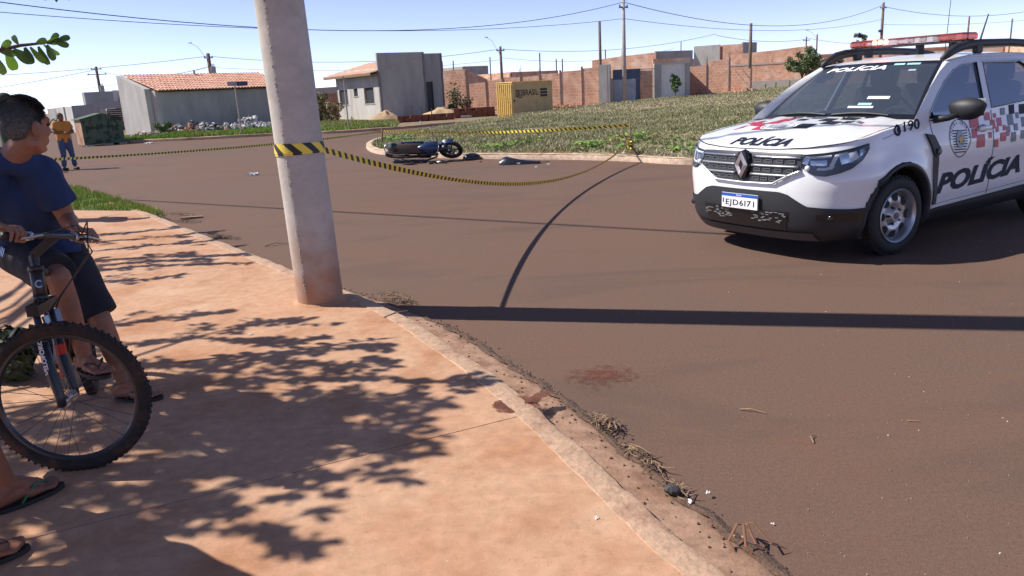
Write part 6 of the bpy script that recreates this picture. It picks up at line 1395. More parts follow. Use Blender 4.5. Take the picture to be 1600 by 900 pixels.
crest(lambda x, z, o: HF(cr[0]+z*.12, cr[1]+x*.17, o+.004), CAR, M_greyd, 'bonnet_crest')
for y in (-.26, .26):
    b = MB(); b.sphere(HF(-.12, y, .006), (.012, .012, .009), 8, 6); b.build('washer_jet', M_clad, CAR)
# light bar
M_redlens = glass_mat('red_lens', (.90, .42, .38), 1.45, (.5, .16, .13), .72, .5); M_clearlens = glass_mat('clear_lens', (.92, .78, .73), 1.45, (.6, .45, .40), .86, .5)
lb = MB(); lb.rbox((-1.45, .03, 1.742), (.22, 1.10, .02), .008, 1); lbo = lb.build('light_bar', M_clad, CAR)
for (y0, y1, m_) in ((-.56, -.37, M_redlens), (-.37, -.05, M_clearlens), (-.05, .36, M_clearlens), (.36, .60, M_redlens)):
    b = MB(); b.rbox((-1.45, (y0+y1)/2, 1.778), (.26, y1-y0-.003, .056), .016, 2); b.build('lens', m_, lbo, smooth=False)
b = MB(); b.rbox((-1.45, .02, 1.810), (.25, 1.13, .008), .004, 1); b.build('top_cover', mat('red_cover', (.40, .11, .09), .4), lbo)
M_lit = mat('lit_beacon', (.9, .2, .12), .4, emit=(1, .16, .09), estr=14.)
for y in (-.285, -.225, -.165):
    b = MB(); b.rbox((-1.335, y, 1.785), (.02, .045, .042), .008, 1); b.build('lit_lamp', M_lit, lbo)
for y in (-.48, .08, .2, .33, .47):
    b = MB(); b.rbox((-1.36, y, 1.78), (.02, .07, .04), .006, 1); b.build('lamp_module', M_reflector, lbo)
for y in (-.42, .12, .44):
    b = MB(); b.box((-1.45, y, 1.69), (.10, .03, .09)); b.build('bar_foot', M_clad, lbo)
b = MB(); b.tube([(-1.6, .58, 1.64), (-1.68, .615, 1.97)], [.012, .006], 6); b.build('antenna', M_clad, CAR)
b = MB(); b.tube([(-1.75, .20, 1.65), (-1.77, .21, 2.35)], [.004, .002], 5); b.build('antenna', M_clad, CAR)
# wheels
def car_wheel(x, sgn, steer):
    t = bpy.data.objects.new('wheel', None); COL.objects.link(t); t.parent = CAR; t.location = (x, sgn*.80, .335); t.rotation_euler = (0, 0, steer)
    Rw = Matrix.Rotation(-pi/2*sgn, 4, 'X')                        # lathe axis z -> outwards
    b = MB(); prof = [(.215, -.095), (.235, -.108), (.29, -.112), (.318, -.10), (.332, -.07), (.335, 0), (.332, .07), (.318, .10), (.29, .112), (.235, .108), (.215, .095)]
    b.lathe(prof, 56, Rw)
    for k in range(46):
        a = 2*pi*k/46
        for zz in (-.06, .06): b.box((0, 0, 0), (.012, .026, .05), Rw @ Matrix.Rotation(a, 4, 'Z') @ Matrix.Translation((.332, 0, zz)))
    b.build('tyre', M_black, t, angle=50)
    b = MB(); b.lathe([(.222, .10), (.228, .112), (.222, .118), (.212, .112), (.204, .09), (.200, .03), (.185, .035), (.17, .062), (.13, .074), (.10, .068), (.075, .058), (.055, .085), (.05, .092), (0, .094)], 48, Rw); b.lathe([(.222, -.1), (.205, -.09), (.2, .03)], 32, Rw)
    r_ = b.build('rim', M_alloy, t, angle=40)
    for k in range(8):
        a = 2*pi*k/8; b = MB(); q = [(.130, -.030), (.175, -.044), (.186, -.030), (.186, .030), (.175, .044), (.130, .030), (.122, 0)]
        b.add([(p[0], p[1], .078-(p[0]-.13)*.35) for p in q], [tuple(range(7))], 0, Rw @ Matrix.Rotation(a, 4, 'Z')); b.build('rim_slot', M_gap, r_)
    b = MB()
    for k in range(5): a = 2*pi*k/5; b.tube([(.072*cos(a), .072*sin(a), .05), (.072*cos(a), .072*sin(a), .088)], .011, 6, M=Rw)
    b.build('wheel_nuts', M_clad, r_); b = MB(); b.lathe([(.028, .092), (.026, .1), (0, .101)], 16, Rw); b.build('hub_cap', M_greyd, r_)
for x, st in ((0, radians(-4)), (WX[1], 0)):
    for sgn in (1, -1): car_wheel(x, sgn, st)
# cabin interior and underside
b = MB(); b.box((-1.35, 0, .30), (4.0, 1.3, .22)); b.build('underbody', M_gap, CAR)
b = MB(); b.box((-1.7, 0, .50), (3.2, 1.5, .1)); b.build('cabin_floor', M_cabin, CAR)
b = MB(); b.rbox((-.48, 0, .98), (.42, 1.45, .22), .05, 2); b.build('dashboard', M_cabin, CAR)
b = MB(); b.box((-.3, 0, .75), (.1, 1.4, .6)); b.build('bulkhead', M_cabin, CAR)
stw = MB(); a_ = Matrix.Translation((-.80, .38, 1.02)) @ Matrix.Rotation(radians(-65), 4, 'Y')
stw.tube([tuple(a_ @ Vector((.18*cos(t), .18*sin(t), 0))) for t in [2*pi*i/24 for i in range(24)]], .015, 6, closed=True); stw.bar(tuple(a_ @ Vector((-.17, 0, 0))), tuple(a_ @ Vector((.17, 0, 0))), .04, .03); stw.bar(tuple(a_ @ Vector((0, -.17, 0))), tuple(a_ @ Vector((0, .17, 0))), .03, .04); stw.build('steering_wheel', M_cabin, CAR)
for x, ys in ((-1.25, (-.37, .37)), (-2.1, (-.37, .37))):
    for y in ys:
        b = MB(); b.rbox((x+.05, y, .72), (.5, .5, .18), .06, 2); b.rbox((0, 0, .3), (.14, .48, .62), .06, 2, M=Matrix.Translation((x-.2, y, .76)) @ Matrix.Rotation(radians(-14), 4, 'Y')); st_ = b.build('seat', M_seat, CAR, angle=40)
        b = MB(); b.rbox((x-.40, y, 1.44), (.10, .26, .18), .04, 2); b.build('headrest', M_seat, st_, angle=40)
b = MB(); b.tube([(-1.72, -.62, .6), (-1.66, -.60, 1.35), (-1.64, -.52, 1.56), (-1.64, .52, 1.56), (-1.66, .60, 1.35), (-1.72, .62, .6)], .022, 6); b.tube([(-1.68, -.6, 1.1), (-1.68, .6, 1.1)], .015, 6); b.tube([(-1.66, .0, 1.1), (-1.45, -.4, 1.54)], .015, 6); b.build('cabin_partition', M_clad, CAR)
b = MB(); b.rbox((-1.02, .0, 1.50), (.03, .22, .06), .012, 2); b.build('rear_view_mirror', M_clad, CAR)
b = MB(); b.add([(-3.30, -.66, 1.18), (-3.30, .66, 1.18), (-3.2, .56, 1.53), (-3.2, -.56, 1.53)], [(0, 1, 2, 3)]); b.build('tailgate_window', M_side, CAR)
# ------------------------------------------------------------------ bicycles and the fallen motorcycle
M_frame = mat('dark_frame_paint', (.022, .017, .018), .45, coat=.15); M_fork = mat('blue_black_fork', (.014, .018, .030), .42, coat=.15)
M_tyre = mat('dusty_tyre', (.022, .018, .017), .9, var=.3, vscale=40, col2=(.085, .038, .022), c2scale=7, c2lo=.48, c2hi=.68); M_rimb = mat('bike_rim', (.05, .055, .07), .3, metal=.5); M_rimedge = mat('rim_edge', (.45, .47, .5), .3, metal=.8)
M_steel = mat('bright_steel', (.5, .5, .5), .3, metal=.9); M_spoke = mat('dull_spoke', (.10, .10, .105), .4, metal=.7); M_cable = mat('cable_housing', (.015, .015, .017), .5); M_orange_r = mat('reflector_red', (.5, .02, .015), .3)
def spoke_wheel(parent, c, R, tyre_r, nsp, M, detail=True):
    """wheel in its own frame: axle along y, origin in the hub"""
    t = bpy.data.objects.new('wheel', None); COL.objects.link(t); t.parent = parent; t.matrix_local = M
    b = MB(); n = 64
    circ = [(R*cos(2*pi*i/n), 0, R*sin(2*pi*i/n)) for i in range(n)]
    rt_ = R-tyre_r; b.tube([(rt_*cos(2*pi*i/n), 0, rt_*sin(2*pi*i/n)) for i in range(n)], tyre_r, 12, closed=True)
    if detail:
        for i in range(72):
            a = 2*pi*i/72
            for y, o in ((0, 0), (.016, .4), (-.016, .4)):
                aa = a+o*2*pi/72; b.box((0, 0, 0), (.008, .010, .010), Matrix.Translation(((R-.003)*cos(aa), y*.9, (R-.003)*sin(aa))) @ Matrix.Rotation(-aa, 4, 'Y'))
    b.build('tyre', M_tyre, t, angle=60)
    b = MB(); rr = R-2*tyre_r+.004; pr_ = [(rr+.008, -.012), (rr+.008, .012), (rr-.012, .010), (rr-.020, 0), (rr-.012, -.010), (rr+.008, -.012)]
    b.lathe(pr_, 64, Matrix.Rotation(pi/2, 4, 'X')); rim = b.build('rim', M_rimb, t, angle=40)
    if detail:
        b = MB()
        for s in (1, -1): b.tube([((rr+.004)*cos(2*pi*i/64), s*.0125, (rr+.004)*sin(2*pi*i/64)) for i in range(64)], .0025, 5, closed=True)
        b.build('rim_edge', M_rimedge, rim)
    b = MB(); b.tube([(0, -.05, 0), (0, .05, 0)], .016, 10)
    for s in (1, -1): b.tube([(0, s*.032, 0), (0, s*.036, 0)], .026, 14)
    b.build('hub', M_steel, t)
    for i in range(nsp):
        a = 2*pi*i/nsp; s = 1 if i % 2 else -1; a2 = a+(.5 if (i//2) % 2 else -.5); q = MB()
        q.tube([(.024*cos(a2+pi/2*0), s*.034, .024*sin(a2)), ((rr-.015)*cos(a), s*.003, (rr-.015)*sin(a))], .0013, 4, cap=False); q.build('spoke', M_spoke, t)
    return t
def basis(x, z, o):
    x = Vector(x).normalized(); z = Vector(z); z = (z-x*z.dot(x)).normalized(); y = z.cross(x); M = Matrix((x, y, z)).transposed().to_4x4(); M.translation = o; return M
# --- the near mountain bike: its frame runs away to the back left, the front wheel is turned to the right of the picture
BH = Vector((-1.90, 3.055, .408))                                   # front hub
fdir = Vector((.42, -.90, 0)).normalized(); wdir_ = Vector((.99, .10, 0)).normalized()
bk = thing('mountain_bike', 'dark mountain bike with turned front wheel ridden by the man in blue', 'bicycle', (BH.x, BH.y, .08))
O_ = Vector((BH.x, BH.y, .08)); L2 = lambda p: tuple(Vector(p)-O_)
ax_low = BH-wdir_*.045                                               # foot of the steering axis at hub height
axis = (Vector((0, 0, 1))*sin(radians(71))-fdir*cos(radians(71))).normalized()
crown = ax_low+axis*.40; ht0 = ax_low+axis*.425; ht1 = ax_low+axis*.57; stem0 = ax_low+axis*.62
wl = Vector((-wdir_.y, wdir_.x, 0))                                   # left of the turned wheel
Mw = basis(wdir_, Vector((0, 0, 1)), BH-O_)
spoke_wheel(bk, None, .333, .026, 32, Mw)
for s in (1, -1):
    b = MB(); top = crown+wl*s*.062; mid = ax_low+axis*.17+wl*s*.062+wdir_*.018; bot = BH+wl*s*.062
    b.tube([L2(top), L2(top.lerp(mid, .8))], .0145, 10); b.tube([L2(top.lerp(mid, .62)), L2(mid), L2(bot+Vector((0, 0, .03))), L2(bot-Vector((0, 0, .012)))], [.021, .022, .019, .017], 12); lg = b.build('fork_leg', M_fork, bk, smooth=True)
    if s < 0:
        vs, fs = fit_text('VELOFORCE', .165, .019, bold=.03); up_ = (top-mid).normalized(); a0 = top.lerp(mid, .66); n_ = -wl; side = up_.cross(n_)
        b = MB(); b.add([L2(mid-axis*.02+up_*(p[0]-.02)+n_*.0235+(-side)*(p[1]-.0095)) for p in vs], fs); b.build('lettering', M_vinyl, lg)
    else:
        b = MB(); b.tube([L2(mid+Vector((0, 0, .05))), L2(mid-Vector((0, 0, .10)))], .0225, 10); b.build('red_band', mat('red_fork_band', (.45, .03, .02), .4), lg)
b = MB(); b.bar(L2(crown+wl*.085), L2(crown-wl*.085), .05, .045); b.tube([L2(crown), L2(stem0)], .017, 10); b.build('fork_crown', M_frame, bk)
b = MB(); b.tube([L2(ht0), L2(ht1)], .027, 14); b.tube([L2(ht0), L2(ht0+axis*.02)], .031, 14); b.tube([L2(ht1-axis*.02), L2(ht1)], .031, 14); htb = b.build('head_tube', M_frame, bk, smooth=True)
vs, fs = fit_text('C', .026, .034, bold=.02); b = MB(); nn_ = Vector((.5, -.85, .15)).normalized(); sx_ = axis.cross(nn_).normalized()*-1
b.add([L2(ht0+axis*(.055+p[1])+nn_*.0285+nn_.cross(axis)*-(p[0]-.013)) for p in vs], fs); b.build('badge', M_reflector, htb)
bb = Vector((0, 0, .36))+Vector((ht0.x, ht0.y, 0))-fdir*.60; seat0 = bb+Vector((0, 0, .42))-fdir*.16; rhub = Vector((BH.x, BH.y, .405))-fdir*1.06; rhub.z = .405
b = MB(); b.tube([L2(ht0+axis*.02), L2(bb)], .022, 10); b.tube([L2(ht1-axis*.02), L2(seat0)], .018, 10); b.tube([L2(bb), L2(seat0+(seat0-bb)*.12)], .018, 10)
fl = Vector((-fdir.y, fdir.x, 0))
for s in (1, -1): b.tube([L2(bb+fl*s*.03), L2(rhub+fl*s*.06)], .010, 8); b.tube([L2(seat0+fl*s*.015), L2(rhub+fl*s*.06)], .008, 8)
b.build('frame', M_frame, bk, smooth=True)
spoke_wheel(bk, None, .333, .026, 28, basis(fdir, Vector((0, 0, 1)), rhub-O_))
b = MB(); st_ = seat0+Vector((0, 0, .10))-fdir*.03; b.tube([L2(seat0), L2(st_)], .013, 8); b.build('seat_post', M_steel, bk)
b = MB(); b.sphere(L2(st_+Vector((0, 0, .03))-fdir*.02), (.07, .13, .03), 16, 8); b.build('saddle', M_black, bk, smooth=True)
b = MB(); b.tube([L2(bb-fl*.06), L2(bb+fl*.06)], .02, 10)
ringM = basis(fdir, Vector((0, 0, 1)), bb-O_-fl*.045)
b.tube([tuple(ringM @ Vector((.085*cos(2*pi*i/28), 0, .085*sin(2*pi*i/28)))) for i in range(28)], .006, 5, closed=True); b.build('chainring', M_steel, bk)
for s, a in ((1, -20), (-1, 160)):
    d_ = fdir*cos(radians(a))+Vector((0, 0, 1))*sin(radians(a)); e_ = bb+d_*.17+fl*s*.075
    b = MB(); b.bar(L2(bb+fl*s*.07), L2(e_), .016, .022); cr_ = b.build('crank', M_steel, bk); b = MB(); b.rbox((0, 0, 0), (.10, .085, .026), .006, 1, M=basis(fdir, (0, 0, 1), e_+fl*s*.055-O_))
    for k in range(5): b.box((-.04+.02*k, 0, .016), (.006, .08, .008), basis(fdir, (0, 0, 1), e_+fl*s*.055-O_))
    b.build('pedal', M_black, cr_)
PEDAL_R = bb+(fdir*cos(radians(160))+Vector((0, 0, 1))*sin(radians(160)))*.17-fl*.13
PEDAL_L = bb+(fdir*cos(radians(-20))+Vector((0, 0, 1))*sin(radians(-20)))*.17+fl*.13
stem1 = stem0+wdir_*.10+Vector((0, 0, .075))
b = MB(); b.tube([L2(stem0-axis*.03), L2(stem0)], .02, 10); b.bar(L2(stem0), L2(stem1), .034, .034); b.build('stem', M_frame, bk)
wbv = Vector((.012, .285, -.058)); wb = wbv.normalized(); bl, brr = stem1+wbv-wdir_*.02, stem1-wbv-wdir_*.02
b = MB(); b.tube([L2(brr), L2(stem1-wb*.16-wdir_*.008), L2(stem1-wb*.05), L2(stem1+wb*.05), L2(stem1+wb*.16-wdir_*.008), L2(bl)], .0125, 10); b.build('handlebar', M_frame, bk, smooth=True)
for s, e_ in ((1, bl), (-1, brr)):
    g0 = stem1.lerp(e_, .62); b = MB(); b.tube([L2(g0), L2(e_)], .0165, 12); b.build('grip', M_black, bk, smooth=True)
    c0 = stem1.lerp(e_, .52); c1 = stem1.lerp(e_, .93)+wdir_*.055-Vector((0, 0, .015))
    b = MB(); b.tube([L2(c0), L2(c0+wdir_*.05), L2(c1)], [.010, .009, .006], 8, flat=.6); b.tube([L2(c0-(e_-stem1)*.03), L2(c0+(e_-stem1)*.03)], .02, 10); b.build('brake_lever', M_steel, bk, smooth=True)
    b = MB(); b.tube([L2(c0+wdir_*.03), L2(stem1+wdir_*.12+wl*s*.05+Vector((0, 0, .05))), L2(stem1+wdir_*.13-wl*s*.02-Vector((0, 0, .08))), L2(ht0+wdir_*.07+wl*s*.01), L2(crown+wdir_*.04+wl*s*.03-Vector((0, 0, .02)))], .003, 6); b.build('brake_cable', M_cable, bk, smooth=True)
    b = MB(); b.bar(L2(crown+wl*s*.055+wdir_*.03-axis*.03), L2(crown+wl*s*.045+wdir_*.045-axis*.12), .02, .016); b.build('brake_arm', M_steel, bk)
b = MB(); b.rbox(L2(crown+wdir_*.045-axis*.09+wl*.04), (.05, .014, .02), .004, 1); b.build('brake_pad', M_black, bk)

# --- simple bike of the far cyclist
fb = thing('black_bicycle', 'black bicycle held by the man in the orange shirt', 'bicycle', (-12.75, 21.3, 0), radians(112))
for x in (-.52, .52): spoke_wheel(fb, None, .33, .022, 12, Matrix.Translation((x, 0, .33)), False)
b = MB(); P3 = {'r': (-.52, 0, .33), 'f': (.52, 0, .33), 'bb': (-.08, 0, .30), 's': (-.22, 0, .78), 'h0': (.36, 0, .68), 'h1': (.32, 0, .84)}
for a, c in (('r', 'bb'), ('r', 's'), ('bb', 's'), ('bb', 'h0'), ('s', 'h1'), ('h1', 'f')): b.tube([P3[a], P3[c]], .018, 6)
b.build('frame', M_frame, fb); b = MB(); b.tube([(.30, 0, .84), (.32, 0, .98)], .014, 6); b.tube([(.26, -.28, 1.02), (.34, -.1, .99), (.34, .1, .99), (.26, .28, 1.02)], .012, 6); b.build('handlebar', M_frame, fb)
b = MB(); b.sphere((-.25, 0, .88), (.13, .06, .03), 10, 6); b.tube([(-.22, 0, .78), (-.25, 0, .87)], .012, 6); b.build('saddle', M_black, fb)
b = MB(); b.rbox((.46, 0, .86), (.22, .28, .2), .02, 1); b.build('basket', M_frame, fb)

# --- the motorcycle lying on its side
mc = thing('motorcycle', 'dark blue motorcycle lying on its side by the island kerb', 'motorcycle', (-1.93, 18.22, .0), radians(5), scale=.96)
# built upright along x (forwards +x, up +z, left +y) then tipped on to its right side
TIP = Matrix.Translation((0, .10, .27)) @ Euler((radians(72), radians(2), 0)).to_matrix().to_4x4() @ Matrix.Translation((0, 0, -.55))
M_tank = mat('blue_tank', (.012, .030, .085), .3, coat=.5); M_mplast = mat('motorcycle_plastic', (.012, .014, .022), .35, coat=.3); M_mseat = mat('dusty_seat', (.09, .06, .045), .8, var=.3, vscale=10); M_eng = mat('engine_metal', (.10, .10, .11), .4, metal=.6, var=.3, vscale=20); M_mwhite = mat('white_panel', (.7, .7, .72), .35)
def moto_wheel(c, R, Mx, nm='wheel'):
    t = bpy.data.objects.new(nm, None); COL.objects.link(t); t.parent = mc; t.matrix_local = Mx
    b = MB(); n = 40; b.tube([((R-.05)*cos(2*pi*i/n), 0, (R-.05)*sin(2*pi*i/n)) for i in range(n)], .05, 10, closed=True); b.build('tyre', M_black, t, smooth=True)
    b = MB(); b.lathe([(R-.085, -.03), (R-.085, .03), (R-.105, .02), (R-.105, -.02), (R-.085, -.03)], 32, Matrix.Rotation(pi/2, 4, 'X')); b.build('rim', M_gloss_blk, t)
    for i in range(5):
        a = 2*pi*i/5; b = MB(); b.bar((.04*cos(a), 0, .04*sin(a)), ((R-.1)*cos(a), 0, (R-.1)*sin(a)), .03, .025, upv=(0, 1, 0)); b.build('spoke', M_gloss_blk, t)
    b = MB(); b.tube([(0, -.05, 0), (0, .05, 0)], .05, 14); b.build('hub', M_steel, t); b = MB(); b.lathe([(.07, .045), (.11, .045), (.11, .05), (.07, .05), (.07, .045)], 24, Matrix.Rotation(pi/2, 4, 'X')); b.build('brake_disc', M_steel, t)
moto_wheel(None, .30, TIP @ Matrix.Translation((-.62, 0, .30)))
FW = Vector((.70, .04, .262)); moto_wheel(None, .30, Matrix.Translation(FW) @ Euler((radians(45), radians(0), radians(-12))).to_matrix().to_4x4())
def mpart(name, b, m_, parent=mc, smooth=True, angle=None): b.v = [tuple(TIP @ Vector(v)) for v in b.v]; return b.build(name, m_, parent, smooth=smooth, angle=angle)
b = MB(); b.sphere((.16, 0, .80), (.30, .15, .14), 20, 12); b.v = [(x, y*(1-.35*max(0, (.16-x)/.3)), z+.05*max(0, x-.1)) for x, y, z in b.v]; tk = mpart('fuel_tank', b, M_tank)
b = MB(); b.rbox((.24, .14, .74), (.30, .03, .20), .012, 2); b.rbox((.24, -.14, .74), (.30, .03, .20), .012, 2); mpart('tank_shroud', b, M_tank, angle=40)
b = MB(); b.rbox((.20, .162, .80), (.26, .008, .05), .003, 1); mpart('tank_stripe', b, M_sky, tk)
b = MB(); b.rbox((-.32, 0, .80), (.66, .25, .10), .04, 3); b.v = [(x, y*(1-.3*max(0, (x+.1)/.4)), z+.03*max(0, -x-.3)) for x, y, z in b.v]; mpart('seat', b, M_mseat, angle=40)
b = MB(); b.rbox((-.52, 0, .70), (.52, .22, .13), .04, 2); b.v = [(x, y*(1-.35*max(0, (-x-.4)/.4)), z+.10*max(0, -x-.4)) for x, y, z in b.v]; mpart('tail_panel', b, M_mplast, angle=40)
b = MB(); b.rbox((-.86, 0, .60), (.16, .16, .34), .05, 2, M=Matrix.Translation((-.1, 0, .1)) @ Matrix.Rotation(radians(20), 4, 'Y')); mpart('rear_mudguard', b, M_mplast, angle=40)
b = MB(); b.rbox((-.56, .118, .70), (.12, .012, .10), .004, 1); mpart('white_badge', b, M_mwhite)
b = MB(); b.tube([(-.28, .12, .78), (-.62, .15, .84), (-.86, .10, .86), (-.90, 0, .86), (-.86, -.10, .86), (-.62, -.15, .84), (-.28, -.12, .78)], .013, 8); mpart('grab_rail', b, M_steel)
b = MB(); b.rbox((.05, 0, .42), (.36, .26, .26), .05, 2); b.tube([(.12, 0, .50), (.28, 0, .62)], .10, 12)
for k in range(5): b.tube([(.15+.03*k, 0, .53+.022*k), (.155+.03*k, 0, .535+.022*k)], .125, 12)
mpart('engine', b, M_eng, angle=40)
b = MB(); b.tube([(.28, -.05, .50), (.36, -.10, .34), (.1, -.17, .27), (-.25, -.19, .30), (-.72, -.20, .42)], [.022, .022, .025, .045, .042], 10); mpart('exhaust', b, M_eng)
b = MB(); b.rbox((-.22, .165, .70), (.56, .04, .20), .018, 2); b.v = [(x, y-.05*max(0, -x-.1), z+.16*max(0, -x-.2)) for x, y, z in b.v]; mpart('blue_side_panel', b, M_tank, angle=40)
b = MB(); b.rbox((-.22, .188, .74), (.50, .006, .05), .002, 1); mpart('panel_stripe', b, M_sky)
b = MB(); b.rbox((-.2, .13, .52), (.34, .10, .22), .03, 2); b.rbox((-.2, -.13, .56), (.30, .03, .2), .02, 2); mpart('side_panel', b, M_mplast, angle=40)
b = MB(); b.tube([(.42, 0, .86), (.28, 0, .55), (.0, 0, .28), (-.35, 0, .30)], .024, 8); b.tube([(.42, 0, .84), (-.1, .1, .70), (-.55, .1, .72)], .02, 8); b.tube([(.42, 0, .84), (-.1, -.1, .70), (-.55, -.1, .72)], .02, 8)
for s in (1, -1): b.tube([(-.12, s*.10, .36), (-.62, s*.10, .30)], .022, 8); b.tube([(-.50, s*.12, .36), (-.40, s*.12, .72)], .03, 8)
mpart('frame', b, M_frame)
hd = TIP @ Vector((.43, 0, .86)); wx_ = Euler((radians(45), 0, radians(-12))).to_matrix(); wy = wx_ @ Vector((0, 1, 0)); b = MB()
for s in (1, -1): b.tube([tuple(FW+wy*s*.085), tuple(FW+wy*s*.085+(hd-FW)*.55), tuple(hd+wy*s*.085)], [.026, .024, .018], 8)
b.build('fork', M_mplast, mc, smooth=True)
b = MB(); mg = [FW+wx_ @ Vector((.33*cos(a), 0, .33*sin(a))) for a in [radians(70+110*i/10) for i in range(11)]]
for p in mg: b.v += [tuple(p+wy*.06), tuple(p-wy*.06)]
b.f = [(2*i, 2*i+1, 2*i+3, 2*i+2) for i in range(10)]; b.mi = [0]*10; b.build('front_mudguard', M_tank, mc, smooth=True)
b = MB(); hb0 = hd+Vector((-.02, -.02, .04)); b.tube([tuple(hb0+Vector((-.10, -.20, -.20))), tuple(hb0+Vector((-.02, -.10, -.10))), tuple(hb0), tuple(hb0+Vector((-.03, .10, .14))), tuple(hb0+Vector((-.12, .14, .24)))], .013, 8); b.build('handlebar', M_frame, mc, smooth=True)
b = MB(); b.sphere(tuple(hd+Vector((.12, -.02, -.02))), (.09, .10, .09), 14, 10); b.build('headlamp', M_mplast, mc, smooth=True)
b = MB(); b.sphere(tuple(hb0+Vector((-.14, .12, .30))), (.015, .06, .04), 10, 8); b.tube([tuple(hb0+Vector((-.08, .12, .20))), tuple(hb0+Vector((-.13, .12, .28)))], .007, 6); b.build('mirror', M_mplast, mc)
b = MB(); b.tube([(.02, .14, .28), (.02, .30, .28)], .016, 8); b.tube([(.02, -.14, .28), (.02, -.30, .28)], .016, 8); mpart('footpeg', b, M_steel)
# broken plastic on the road
def shard(label, cat, name, pts, z, h, m_, loc, rz):
    b = MB(); n = len(pts); b.v = [(x, y, z+hh) for x, y, hh in pts]+[(x*.92, y*.92, max(.003, z+hh-h)) for x, y, hh in pts]; b.f = [tuple(range(n)), tuple(range(n, 2*n))[::-1]]+[(i, n+i, n+(i+1) % n, (i+1) % n) for i in range(n)]; b.mi = [0]*len(b.f)
    return tag(b.build(name, m_, loc=loc, rot=(0, 0, rz), angle=30), label, cat)
b = MB()
for k in range(13):
    t = k/12; x = -.44+.86*t; w = .16*(1-.55*t)*(1-.35*abs(.3-t)); h = .16*(1-t)**1.3*(1-max(0, .12-t)*5)+.035+.03*max(0, t-.55)
    for j in range(7): a = pi*j/6; b.v.append((x, w*cos(a)-.12*t*(1-t), .006+h*sin(a)+.01*noise.noise((k*.8, j*.9, 3))))
for k in range(12):
    for j in range(6): b.f.append((k*7+j, (k+1)*7+j, (k+1)*7+j+1, k*7+j+1)); b.mi.append(0)
fa = thing('broken_fairing', 'black broken fairing piece lying on the road right of the motorcycle', 'debris', (.33, 16.55, 0), radians(-14))
b.build('shell', M_mplast, fa, smooth=True); q = MB(); q.bar((.36, -.06, .03), (.62, .02, .035), .025, .012); q.build('bracket', M_frame, fa); q = MB(); q.box((-.02, -.13, .03), (.07, .02, .03)); q.build('clip', M_mwhite, fa)
b = MB(); b.sphere((0, 0, .0), (.22, .16, .13), 16, 8); b.v = [v for v in b.v]; tag(b.build('plastic_cowl', M_mplast, loc=(-.78, 18.25, .03), smooth=True), 'small dark rounded cowl at the island kerb just right of the motorcycle wheel', 'debris')
b = MB(); rg = random.Random(4)
for k in range(16): b.box((0, 0, 0), (.10*rg.uniform(.4, 1.4), .05, .03), Matrix.Translation((rg.uniform(-.22, .22), rg.uniform(-.1, .1), .03)) @ Euler((rg.uniform(-.5, .5), rg.uniform(-.5, .5), rg.uniform(0, 6))).to_matrix().to_4x4(), 0, .7)
tag(b.build('broken_plastic', M_mplast, loc=(-1.55, 17.72, 0)), 'broken black bits on the road below the motorcycle front wheel', 'debris')
for k, (x, y, l) in enumerate([(-.55, 17.5, 'tiny dark fragment on the road right of the motorcycle'), (.62, 15.7, 'white crumb on the road by the broken fairing'), (.9, 16.15, 'white crumb at the kerb right of the broken fairing')]):
    b = MB(); b.box((0, 0, .012), (.06, .04, .02), None, 0, .6); tag(b.build('fragment', M_whitebit if 'white' in l else M_mplast, loc=(x, y, 0)), l, 'debris')
